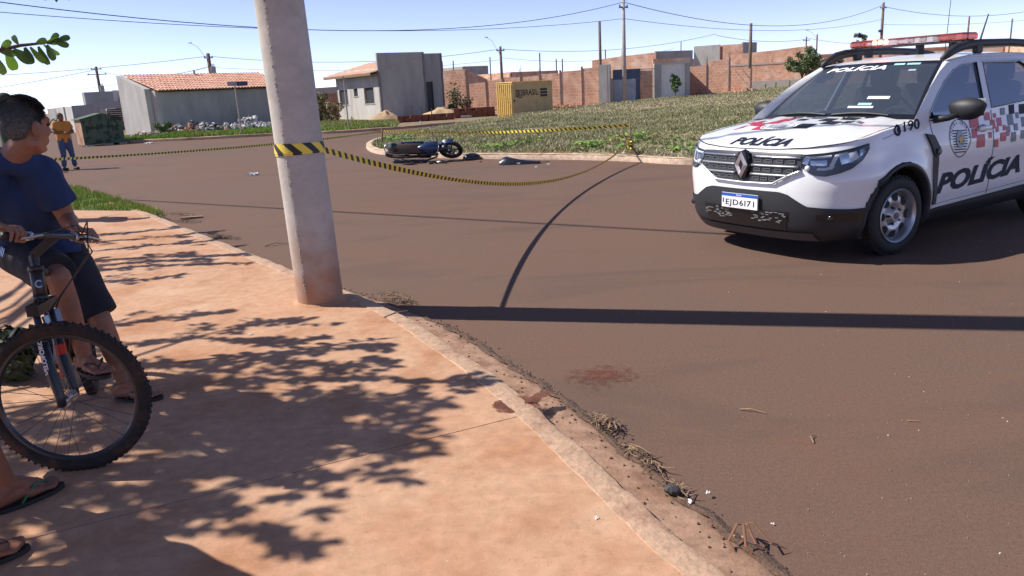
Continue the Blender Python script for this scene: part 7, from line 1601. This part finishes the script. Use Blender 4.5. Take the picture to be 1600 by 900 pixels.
# ------------------------------------------------------------------ people: one continuous body each, clothes as shells over it
class Flesh:
    """closed tapered capsules and ellipsoids, fused into one skin by remeshing"""
    def __init__(s): s.b = MB()
    def cap(s, p0, r0, p1, r1, n=14):
        p0, p1 = Vector(p0), Vector(p1); t = p1-p0; L = t.length
        if L < 1e-5: return s.ell(p0, (r0,)*3)
        t /= L; path, rr = [], []
        for k in range(5): a = pi/2*(k+.15)/5; path.append(p0-t*r0*cos(a)); rr.append(r0*sin(a))
        path += [p0, p0.lerp(p1, .5), p1]; rr += [r0, (r0+r1)/2, r1]
        for k in range(5): a = pi/2*(k+1-.15)/5; path.append(p1+t*r1*sin(a)); rr.append(r1*cos(a))
        s.b.tube(path, rr, n); return s
    def chain(s, pts, rs):
        for a, b_, r0_, r1_ in zip(pts, pts[1:], rs, rs[1:]): s.cap(a, r0_, b_, r1_)
        return s
    def ell(s, c, r, M=None, n=18, m_=12):
        r = r if hasattr(r, '__len__') else (r,)*3
        s.b.sphere((0, 0, 0) if M is not None else c, r, n, m_, M=(Matrix.Translation(Vector(c)) @ M) if M is not None else None); return s
    def skin(s, name, m_, parent, voxel, smooth=6, cuts=(), wrinkle=0., wscale=9., seed=0, factor=.5):
        o = s.b.build(name, m_); r_ = o.modifiers.new('r', 'REMESH'); r_.mode = 'VOXEL'; r_.voxel_size = voxel; r_.use_smooth_shade = True
        if smooth: q = o.modifiers.new('s', 'SMOOTH'); q.factor = factor; q.iterations = smooth
        bpy.context.view_layer.update(); evaluated(o); me = o.data
        if wrinkle:
            n_ = len(me.vertices); co = np.empty(n_*3, np.float32); me.vertices.foreach_get('co', co); co = co.reshape(-1, 3); no = np.empty(n_*3, np.float32); me.vertices.foreach_get('normal', no); no = no.reshape(-1, 3)
            w_ = np.array([noise.noise((p[0]*wscale+seed, p[1]*wscale, p[2]*wscale*.45))+.45*noise.noise((p[0]*wscale*2.6, p[1]*wscale*2.6+seed, p[2]*wscale*1.1)) for p in co], np.float32)
            co += no*(w_[:, None]*wrinkle); me.vertices.foreach_set('co', co.ravel())
        if cuts:
            bm = bmesh.new(); bm.from_mesh(me)
            for c, n, lim in cuts:
                c, n = Vector(c), Vector(n).normalized(); g = [f for f in bm.faces if (f.calc_center_median()-c).length < lim]
                geo = list({v for f in g for v in f.verts})+list({e for f in g for e in f.edges})+g
                bmesh.ops.bisect_plane(bm, geom=geo, plane_co=c, plane_no=n, clear_outer=True)
            bm.to_mesh(me); bm.free()
        if not me.materials: me.materials.append(m_)
        me.polygons.foreach_set('use_smooth', [True]*len(me.polygons)); me.update()
        if parent: o.parent = parent
        return o
def skin_mat(name, c): return mat(name, c, .55, var=.14, vscale=9, bump=.12, bscale=160, dist=.002, spec=.4, col2=(c[0]*1.25, c[1]*1.1, c[2]*1.05), c2scale=6)
def head_parts(F, H, hd, up, k=1.):
    """head round centre H looking along hd"""
    hd = Vector(hd).normalized(); rg_ = hd.cross(Vector(up)).normalized(); u_ = rg_.cross(hd); R = Matrix((hd, -rg_, u_)).transposed().to_4x4(); H = Vector(H)
    q = lambda x, y, z: H+hd*x*k-rg_*y*k+u_*z*k
    F.ell(q(-.012, 0, .028), (.098*k, .077*k, .092*k), R); F.ell(q(.030, 0, -.035), (.062*k, .062*k, .085*k), R)
    F.cap(q(.045, 0, -.105), .026*k, q(.062, 0, -.098), .022*k); F.cap(q(.0, .045, -.075), .024*k, q(.05, .015, -.105), .02*k); F.cap(q(.0, -.045, -.075), .024*k, q(.05, -.015, -.105), .02*k)
    F.cap(q(.085, 0, .015), .009*k, q(.108, 0, -.030), .0125*k); F.ell(q(.098, .012, -.034), .010*k); F.ell(q(.098, -.012, -.034), .010*k)
    F.cap(q(.072, .04, .022), .014*k, q(.083, .008, .024), .013*k); F.cap(q(.072, -.04, .022), .014*k, q(.083, -.008, .024), .013*k)
    F.cap(q(.082, .02, -.068), .010*k, q(.082, -.02, -.068), .010*k); F.cap(q(.080, .016, -.080), .010*k, q(.080, -.016, -.080), .010*k)
    F.ell(q(.06, .040, -.030), (.022*k,)*3); F.ell(q(.06, -.040, -.030), (.022*k,)*3)
    for s in (1, -1):
        F.ell(q(-.008, s*.079, -.012), (.024*k, .010*k, .034*k), R); F.ell(q(-.016, s*.085, -.002), (.016*k, .008*k, .026*k), R); F.cap(q(.006, s*.074, -.03), .010*k, q(.0, s*.078, -.042), .008*k)
    return q, R
def hand_grip(F, wrist, G, a, p, thumb, r=.0083, curl=1.):
    """hand closed over a bar at G: a along the bar, p from the wrist to the bar"""
    a, p = Vector(a).normalized(), Vector(p).normalized(); p = (p-a*p.dot(a)).normalized(); u_ = a.cross(p)
    if u_.z < 0: u_ = -u_
    wrist, G = Vector(wrist), Vector(G); kn = []
    for i, (o, l) in enumerate(((-.034, .92), (-.0115, 1.04), (.0115, 1.0), (.034, .82))):
        o *= -thumb; K = G+a*o-p*.030+u_*(.031+.003*(i in (1, 2))); kn.append(K)
        pts = [K, G+a*o+p*.014*l+u_*(.036), G+a*o*1.02+p*(.036*l+.012*(1-curl))+u_*(.010-.006*i*(1-curl)), G+a*o*1.02+p*(.026*l+.03*(1-curl))-u_*(.022*l)]
        F.chain(pts, [r*1.18, r*1.08, r, r*.82]); F.cap(wrist.lerp(K, .25), .017, K, .0115)
    b0 = wrist.lerp(G, .45)+a*thumb*.03-u_*.004
    F.chain([wrist.lerp(G, .3)+a*thumb*.014, b0, G+a*thumb*.052-p*.012-u_*.012, G+a*thumb*.05+p*.016-u_*.022], [.017, .0145, .0105, .0082])
    return kn
def hand_open(F, wrist, d_, n_, thumb_side, k=1.):
    """relaxed hand hanging along d_, palm normal n_"""
    d_, n_ = Vector(d_).normalized(), Vector(n_).normalized(); s = d_.cross(n_).normalized()*thumb_side; w = Vector(wrist)
    for o, l in ((.034, .86), (.0115, 1.0), (-.0115, .95), (-.033, .76)):
        K = w+d_*.088*k+s*o*k; F.cap(w+d_*.02*k+s*o*.5*k, .016*k, K, .012*k); F.chain([K, K+d_*.038*l*k+n_*.006*k+s*o*.08, K+d_*.062*l*k+n_*.018*k+s*o*.1, K+d_*.078*l*k+n_*.034*k+s*o*.1], [.0105*k, .0092*k, .0085*k, .007*k])
    F.chain([w+d_*.02*k+s*.018*k, w+d_*.05*k+s*.044*k+n_*.012*k, w+d_*.078*k+s*.056*k+n_*.022*k, w+d_*.10*k+s*.054*k+n_*.03*k], [.017*k, .0135*k, .0105*k, .008*k])
def foot(F, ankle, d_, k=1., z0=.08):
    """foot on a flat sole at height z0, toes along d_"""
    d_ = Vector((d_[0], d_[1], 0)).normalized(); s = Vector((-d_.y, d_.x, 0)); A = Vector(ankle); b0 = Vector((A.x, A.y, z0))
    heel = b0-d_*.045*k+Vector((0, 0, .032*k)); F.cap(A, .034*k, heel+Vector((0, 0, .012)), .034*k); F.cap(heel, .033*k, b0+d_*.06*k+Vector((0, 0, .034*k)), .032*k)
    F.cap(A+d_*.02*k, .032*k, b0+d_*.10*k+Vector((0, 0, .030*k)), .028*k)
    for o, l, r_ in ((.030, .165, .0135), (.012, .168, .0105), (-.004, .160, .010), (-.019, .150, .0095), (-.032, .138, .009)):
        F.cap(b0+d_*.06*k+s*o*.9*k+Vector((0, 0, .026*k)), .024*k, b0+d_*(l-.045)*k+s*o*1.05*k+Vector((0, 0, .020*k)), .0145*k); F.cap(b0+d_*(l-.045)*k+s*o*1.1*k+Vector((0, 0, .019*k)), .0125*k, b0+d_*(l+.008)*k+s*o*1.15*k+Vector((0, 0, .012*k)), r_*k)
    return b0, d_, s
def flip_flop(parent, b0, d_, s, m_, ms, k=1., side=1):
    b = MB(); ol = []
    for i in range(28):
        a = 2*pi*i/28; x = .062+.135*cos(a); w = .046*(1+.12*cos(a))*sin(a); ol.append(b0+d_*x*k+s*(w+.004*side)*k)
    z = b0.z-.018; n = 28; b.v = [(p.x, p.y, z) for p in ol]+[(p.x, p.y, z+.017) for p in ol]; b.f = [tuple(range(n))[::-1], tuple(range(n, 2*n))]+[(i, (i+1) % n, n+(i+1) % n, n+i) for i in range(n)]; b.mi = [0]*len(b.f); o = b.build('flip_flop', m_, parent)
    b = MB(); tp = b0+d_*.135*k+s*.012*side*k+Vector((0, 0, .022))
    for q in (.046, -.044): b.tube([tuple(b0+d_*.02*k+s*q*k+Vector((0, 0, .0))), tuple(b0+d_*.075*k+s*q*.9*k+Vector((0, 0, .052))), tuple(b0+d_*.112*k+s*q*.45*k+Vector((0, 0, .050))), tuple(tp+Vector((0, 0, .012)))], [.008, .008, .007, .005], 6, flat=.5)
    b.tube([tuple(tp+Vector((0, 0, .012))), tuple(tp-Vector((0, 0, .02)))], .004, 6); b.build('strap', ms, o, smooth=True); return o
def torso(F, J, g=0., waist=1.):
    """trunk from the hips to the shoulders; g grows it for clothing"""
    P_, C_, N_ = Vector(J['pelvis']), Vector(J['chest']), Vector(J['neck']); lf_ = (Vector(J['sh_l'])-Vector(J['sh_r'])).normalized(); hl = (Vector(J['hip_l'])-Vector(J['hip_r'])).normalized(); m_ = P_.lerp(C_, .5)
    for s in (1, -1):
        F.chain([P_+hl*s*.075, m_+(hl+lf_)*.5*s*.070*waist, C_+lf_*s*.085, C_.lerp(N_, .55)+lf_*s*.105], [.105+g, .100*waist+g, .108+g, .078+g])
        F.cap(C_.lerp(N_, .55)+lf_*s*.09, .074+g, Vector(J['sh_l' if s > 0 else 'sh_r']), .056+g)
        F.cap(N_-Vector((0, 0, .005)), .050+g*.8, Vector(J['sh_l' if s > 0 else 'sh_r'])+Vector((0, 0, .01)), .042+g)
    F.cap(P_, .12+g, m_, .112*waist+g); F.cap(m_, .112*waist+g, C_, .115+g)
def person(label, J, skin, shirt, shorts, voxel=.0055, sleeve=.62, leg=1.0, hair=None, group=None, head=True, k=1., shoes=None, face=None, cat='person', wrinkle=.006, belly=1.):
    V = {a: (Vector(b_) if not isinstance(b_, (float, int, str)) else b_) for a, b_ in J.items()}
    base = V['base']; t = thing('person', label, cat, tuple(base), group=group); T = lambda p: Vector(p)-base
    J2 = {a: (T(b_) if isinstance(b_, Vector) and a not in ('base', 'look', 'up') and not a.startswith('dir') else b_) for a, b_ in V.items()}
    F = Flesh(); torso(F, J2)
    F.cap(J2['neck'], .058, J2['head']-Vector((0, 0, .06)), .052); q = None
    q, R = head_parts(F, J2['head'], V['look'], V.get('up', Vector((0, 0, 1))), k)
    for s in 'lr':
        F.chain([J2['sh_'+s], J2['sh_'+s].lerp(J2['el_'+s], .4), J2['el_'+s], J2['el_'+s].lerp(J2['wr_'+s], .3), J2['wr_'+s]], [.053, .049, .039, .042, .027])
        F.chain([J2['hip_'+s], J2['hip_'+s].lerp(J2['kn_'+s], .5), J2['kn_'+s], J2['kn_'+s].lerp(J2['an_'+s], .32), J2['an_'+s]], [.088, .075, .054, .054, .034])
    return t, F, J2, q, R
def shirt_for(F, J, sleeve, g=.016, waist=1., hem=.02):
    torso(F, J, g, waist)
    for s in 'lr': e_ = Vector(J['sh_'+s]).lerp(Vector(J['el_'+s]), sleeve); F.cap(J['sh_'+s], .058+g, Vector(J['sh_'+s]).lerp(e_, .5), .056+g*1.2); F.b.tube([tuple(Vector(J['sh_'+s]).lerp(e_, .25)), tuple(e_)], [.056+g, .056+g*1.5], 18)
    return []
def legs_for(F, J, frac, g=.018, hem_r=.08):
    P_ = Vector(J['pelvis']); hl = (Vector(J['hip_l'])-Vector(J['hip_r'])).normalized(); F.cap(P_+hl*.06, .115+g, P_-hl*.06, .115+g); cuts = []
    for s in 'lr':
        h, k_, a = Vector(J['hip_'+s]), Vector(J['kn_'+s]), Vector(J['an_'+s]); F.cap(P_+hl*.05*(1 if s == 'l' else -1), .115+g, h, .098+g)
        if frac <= 1.: e_ = h.lerp(k_, frac); F.cap(h, .098+g, h.lerp(k_, .5), .088+g); F.b.tube([tuple(h.lerp(k_, .3)), tuple(h.lerp(k_, .6)), tuple(e_)], [.094+g, .085+g, hem_r+g*.45], 20)
        else: e_ = k_.lerp(a, frac-1); F.chain([h, h.lerp(k_, .5), k_, k_.lerp(e_, .5)], [.096+g, .082+g, .062+g, .055+g]); F.b.tube([tuple(k_.lerp(e_, .3)), tuple(e_)], [.056+g, hem_r*.75], 16)
    return cuts
def hair_on(parent, q, R, mats, n, seed, L=.03, bald=None, grey=.3, cap=True, zmin=-.06):
    """short strands over the scalp, q maps head coordinates"""
    rg = np.random.default_rng(seed); v, f, c = [], [], []; b = MB()
    for i in range(n):
        d_ = rg.normal(0, 1, 3); d_ /= np.linalg.norm(d_)
        x, y, z = -.012+d_[0]*.100, d_[1]*.079, .028+d_[2]*.094
        lim = .075 if x > .05 else (.035 if x > .02 else (zmin if x < -.03 else -.005))
        if z < lim: continue
        if bald is not None and (Vector((x, y, z))-Vector(bald[0])).length < bald[1] and rg.uniform() < .55: continue
        p = Vector(q(x, y, z)); no = (p-Vector(q(-.012, 0, .028))).normalized(); fl_ = Vector(q(x-.3, y, z-.45+.2*rg.normal()))-p; fl_ = (fl_-no*fl_.dot(no)).normalized()
        t_ = (fl_*1.0+no*rg.uniform(.05, .28)+Vector(rg.normal(0, .16, 3))).normalized(); s = t_.cross(no).normalized()*.0016; l = L*rg.uniform(.6, 1.2); k = len(v)
        v += [p-s-no*.002, p+s-no*.002, p+t_*l*.55+no*.003+s*.7, p+t_*l*.55+no*.003-s*.7, p+t_*l-no*.001]; f += [(k, k+1, k+2, k+3), (k+3, k+2, k+4, k+4)]
        g_ = rg.uniform() < grey; cc = np.array((.135, .128, .12) if g_ else (.075, .067, .06))*rg.uniform(.85, 1.15); c += [cc]*5
    o = quick('hair', np.array(v), np.array(f), mats, np.array(c), parent); tag(o, kind='stuff'); return o
M_hair = mat('hair', (.03, .03, .03), .6, attr='Col', spec=.4)
M_skin1 = skin_mat('tanned_skin', (.25, .122, .078)); M_skin2 = skin_mat('brown_skin', (.19, .085, .05))
M_blue = mat('blue_cotton', (.013, .034, .105), .9, var=.14, vscale=8, bump=.3, bscale=300, dist=.002); M_shorts = mat('black_shorts', (.012, .013, .022), .85, var=.2, vscale=9, bump=.2, bscale=200, dist=.002)
M_flip = mat('dark_rubber_sole', (.02, .018, .018), .7); M_strap = mat('dark_strap', (.03, .025, .03), .5)

# --- the man on the mountain bike
gl = stem1.lerp(bl, .86); grr = stem1.lerp(brr, .84)
J = dict(base=(-2.34, 3.85, .08), pelvis=(-2.40, 3.86, .97), chest=(-2.29, 3.60, 1.22), neck=(-2.175, 3.46, 1.395), head=(-2.065, 3.42, 1.535), look=(.38, .92, -.04), up=(.10, -.02, 1),
     sh_l=(-2.115, 3.56, 1.305), sh_r=(-2.42, 3.37, 1.335), el_l=(-2.085, 3.63, 1.085), wr_l=tuple(gl+Vector((-.075, .045, .055))), el_r=(-2.30, 3.14, 1.21), wr_r=tuple(grr+Vector((-.09, .045, .045))),
     hip_l=(-2.315, 3.895, .93), hip_r=(-2.48, 3.815, .93), kn_l=(-2.115, 3.80, .535), an_l=(-2.075, 3.835, .175), kn_r=(-2.115, 3.515, .835), an_r=(-2.14, 3.64, .385))
t, F, J2, q, R = person('man in navy blue t-shirt and black shorts straddling the mountain bike, looking back', J, M_skin1, M_blue, M_shorts)
T_ = lambda p: Vector(p)-Vector(J['base'])
hand_grip(F, J2['wr_l'], T_(gl), wb, Vector((.95, -.2, 0)), -1, curl=.35); hand_grip(F, J2['wr_r'], T_(grr), wb, Vector((.95, -.1, 0)), 1)
FL = foot(F, J2['an_l'], (1, -.10), 1., .018); PR = T_(PEDAL_L); FR = foot(F, J2['an_r'], (.75, -.5), 1., PR.z+.032)
F.skin('body', M_skin1, t, .0046, 5)
flip_flop(t, *FL, M_flip, M_strap, side=1); flip_flop(t, *FR, M_flip, M_strap, side=-1)
Fs = Flesh(); cuts = shirt_for(Fs, J2, .66, .017, 1.03); nk = J2['neck']; pv = J2['pelvis']; hv = (J2['hip_l']-J2['hip_r']).normalized()
for s in (1, -1): Fs.cap(pv+hv*s*.07+Vector((.02, -.05, .02)), .118, pv+hv*s*.075+Vector((.05, -.07, -.05)), .118)
cuts.append((pv+Vector((.04, -.06, -.09)), Vector((.1, -.15, -1)), .4)); cuts += [(nk+Vector((.012, -.012, .028)), Vector((.35, -.25, .9)), .14)]; Fs.skin('t_shirt', M_blue, t, .009, 4, cuts, .0075, 9., 2)
Fp = Flesh(); cuts = legs_for(Fp, J2, .94, .020, .092); Fp.skin('shorts', M_shorts, t, .009, 4, cuts, .007, 9., 5)
hair_on(t, q, R, M_hair, 26000, 3, .022, ((-.06, -.01, .125), .045), .62, zmin=-.085)
b = MB(); bm_ = T_((-2.11, 3.56, 1.20))
for s in (1, -1): b.sphere(tuple(q(.082, s*.031, .004)), .0115, 10, 8)
b.build('eyes', mat('eye', (.03, .02, .015), .2), t, smooth=True)
b = MB(); ch = Vector(J2['kn_r']); hp = Vector(J2['hip_r']); c_ = hp.lerp(ch, .35); dv = (ch-hp).normalized(); nn_ = Vector((.25, -.9, .1)); nn_ = (nn_-dv*nn_.dot(dv)).normalized(); sv = dv.cross(nn_)
for k_ in range(3): b.bar(tuple(c_+nn_*.122+dv*(-.03+.016*k_)-sv*.02), tuple(c_+nn_*.122+dv*(-.02+.016*k_)+sv*.02), .006, .002)
b.build('shorts_logo', M_reflector, t)

# --- bystander whose lower legs show at the left edge
J = dict(base=(-2.05, 2.52, .08), pelvis=(-2.13, 2.43, .98), chest=(-2.19, 2.33, 1.28), neck=(-2.22, 2.28, 1.50), head=(-2.2, 2.28, 1.64), look=(.6, .8, 0),
     sh_l=(-2.36, 2.39, 1.45), sh_r=(-2.08, 2.16, 1.45), el_l=(-2.40, 2.45, 1.17), wr_l=(-2.33, 2.56, .92), el_r=(-2.02, 2.10, 1.17), wr_r=(-1.95, 2.20, .92),
     hip_l=(-2.19, 2.50, .93), hip_r=(-2.05, 2.37, .93), kn_l=(-2.07, 2.68, .52), an_l=(-2.015, 2.745, .175), kn_r=(-1.95, 2.34, .52), an_r=(-1.915, 2.315, .175))
t, F, J2, q, R = person('bystander in dark flip-flops, only lower legs and feet in the picture', J, M_skin2, None, None)
hand_open(F, J2['wr_l'], (.1, .2, -1), (.8, -.5, 0), 1); hand_open(F, J2['wr_r'], (.1, .2, -1), (-.8, .5, 0), -1)
FL = foot(F, J2['an_l'], (.57, .80), 1.02, .020); FR = foot(F, J2['an_r'], (.78, .62), 1.02, .020); F.skin('body', M_skin2, t, .005, 5)
flip_flop(t, *FL, M_flip, mat('green_strap', (.03, .16, .08), .5), side=-1); flip_flop(t, *FR, M_flip, M_strap, side=1)
Fs = Flesh(); cuts = shirt_for(Fs, J2, .66, .018); cuts += [(J2['neck']+Vector((0, 0, .03)), Vector((0, 0, 1)), .13)]; Fs.skin('t_shirt', mat('grey_cotton', (.16, .16, .17), .9), t, .012, 4, cuts, .006)
Fp = Flesh(); cuts = legs_for(Fp, J2, .96, .02, .09); Fp.skin('shorts', mat('brown_shorts', (.06, .05, .045), .9), t, .012, 4, cuts, .006)
hair_on(t, q, R, M_hair, 5000, 5, .03, None, .1)

# --- man in orange by the far bicycle
ox, oy = -12.15, 21.75; fx = Vector((.65, -.55, 0)).normalized(); fl_ = Vector((-fx.y, fx.x, 0)); S3 = .90
def at3(a, b_, z): p = Vector((ox, oy, 0))+fx*a*S3+fl_*b_*S3; return (p.x, p.y, z*S3)
J = dict(base=(ox, oy, 0), pelvis=at3(0, 0, .95), chest=at3(.01, 0, 1.24), neck=at3(.0, 0, 1.46), head=at3(.03, 0, 1.60), look=(.80, -.2, -.1), sh_l=at3(0, .185, 1.41), sh_r=at3(0, -.185, 1.41), el_l=at3(.06, .27, 1.15), wr_l=at3(.24, .10, 1.12), el_r=at3(.06, -.25, 1.15), wr_r=at3(.24, -.06, 1.16),
     hip_l=at3(0, .09, .90), hip_r=at3(0, -.09, .90), kn_l=at3(.02, .13, .50), an_l=at3(.0, .17, .09), kn_r=at3(.02, -.11, .50), an_r=at3(-.01, -.14, .09))
t, F, J2, q, R = person('man in orange t-shirt and blue jeans standing on the road beside a bicycle', J, M_skin1, None, None, k=.92)
hand_open(F, J2['wr_l'], fx+fl_*-.5, (0, 0, -1), 1, .9); hand_open(F, J2['wr_r'], fx+fl_*.5, (0, 0, -1), -1, .9); F.skin('body', M_skin2, t, .012, 4)
Fs = Flesh(); cuts = shirt_for(Fs, J2, .62, .016); cuts += [(J2['neck']+Vector((0, 0, .03)), Vector((0, 0, 1)), .13)]; Fs.skin('t_shirt', mat('orange_cotton', (.56, .215, .04), .9, var=.1, vscale=8), t, .014, 4, cuts, .006)
Fp = Flesh(); legs_for(Fp, J2, 1.9, .012, .085); Fp.skin('jeans', mat('blue_denim', (.06, .085, .16), .9, var=.2, vscale=9), t, .014, 4, (), .006)
for s in 'lr':
    b = MB(); p = J2['an_'+s]; b.rbox((0, 0, 0), (.26, .095, .075), .03, 2, M=Matrix.Translation((p.x+fx.x*.06, p.y+fx.y*.06, .04)) @ Matrix.Rotation(atan2(fx.y, fx.x), 4, 'Z')); b.build('shoe', M_flip, t, angle=50)
hair_on(t, q, R, M_hair, 2500, 6, .03, None, .05)

# --- man with a cap cut by the left edge
ox, oy = -6.88, 11.0; fx = Vector((.9, .4, 0)).normalized(); fl_ = Vector((-fx.y, fx.x, 0)); S3 = 1.04
def at4(a, b_, z): p = Vector((ox, oy, 0))+fx*a*S3+fl_*b_*S3; return (p.x, p.y, .08+z*S3)
J = dict(base=(ox, oy, .08), pelvis=at4(0, 0, .95), chest=at4(.01, 0, 1.24), neck=at4(.0, 0, 1.46), head=at4(.03, 0, 1.60), look=(.9, .3, 0), sh_l=at4(0, .185, 1.41), sh_r=at4(0, -.185, 1.41), el_l=at4(.0, .25, 1.13), wr_l=at4(.16, .20, .95), el_r=at4(.05, -.23, 1.15), wr_r=at4(.27, -.12, 1.03),
     hip_l=at4(0, .09, .90), hip_r=at4(0, -.09, .90), kn_l=at4(.02, .11, .50), an_l=at4(.0, .12, .09), kn_r=at4(.02, -.11, .50), an_r=at4(-.01, -.12, .09))
t, F, J2, q, R = person('man in dark green shirt and cap behind the man in blue', J, M_skin1, None, None)
hand_open(F, J2['wr_l'], fx-Vector((0, 0, .6)), -fl_, 1); hand_open(F, J2['wr_r'], fx-Vector((0, 0, .6)), fl_, -1); F.skin('body', M_skin1, t, .009, 4)
Fs = Flesh(); cuts = shirt_for(Fs, J2, .64, .018); cuts += [(J2['neck']+Vector((0, 0, .03)), Vector((0, 0, 1)), .13)]; Fs.skin('shirt', mat('dark_green_cotton', (.025, .05, .035), .9), t, .012, 4, cuts, .006)
Fp = Flesh(); legs_for(Fp, J2, 1.9, .014, .09); Fp.skin('trousers', mat('grey_trousers', (.07, .07, .075), .9), t, .012, 4, (), .006)
for s in 'lr':
    b = MB(); p = J2['an_'+s]; b.rbox((0, 0, 0), (.27, .10, .08), .03, 2, M=Matrix.Translation((p.x+fx.x*.06, p.y+fx.y*.06, .04)) @ Matrix.Rotation(atan2(fx.y, fx.x), 4, 'Z')); b.build('shoe', M_flip, t, angle=50)
b = MB(); M_cap = mat('dark_cap', (.02, .035, .022), .9); c_ = Vector(q(-.012, 0, .045)); b.sphere((0, 0, 0), (.108, .088, .092), 18, 12, M=Matrix.Translation(c_) @ R); b.grid(lambda i, j: tuple(q(.05+.12*j*(1-.25*(2*i-1)**2), (2*i-1)*.075, .045+.005-.02*j)), 10, 4); b.build('cap', M_cap, t, smooth=True)
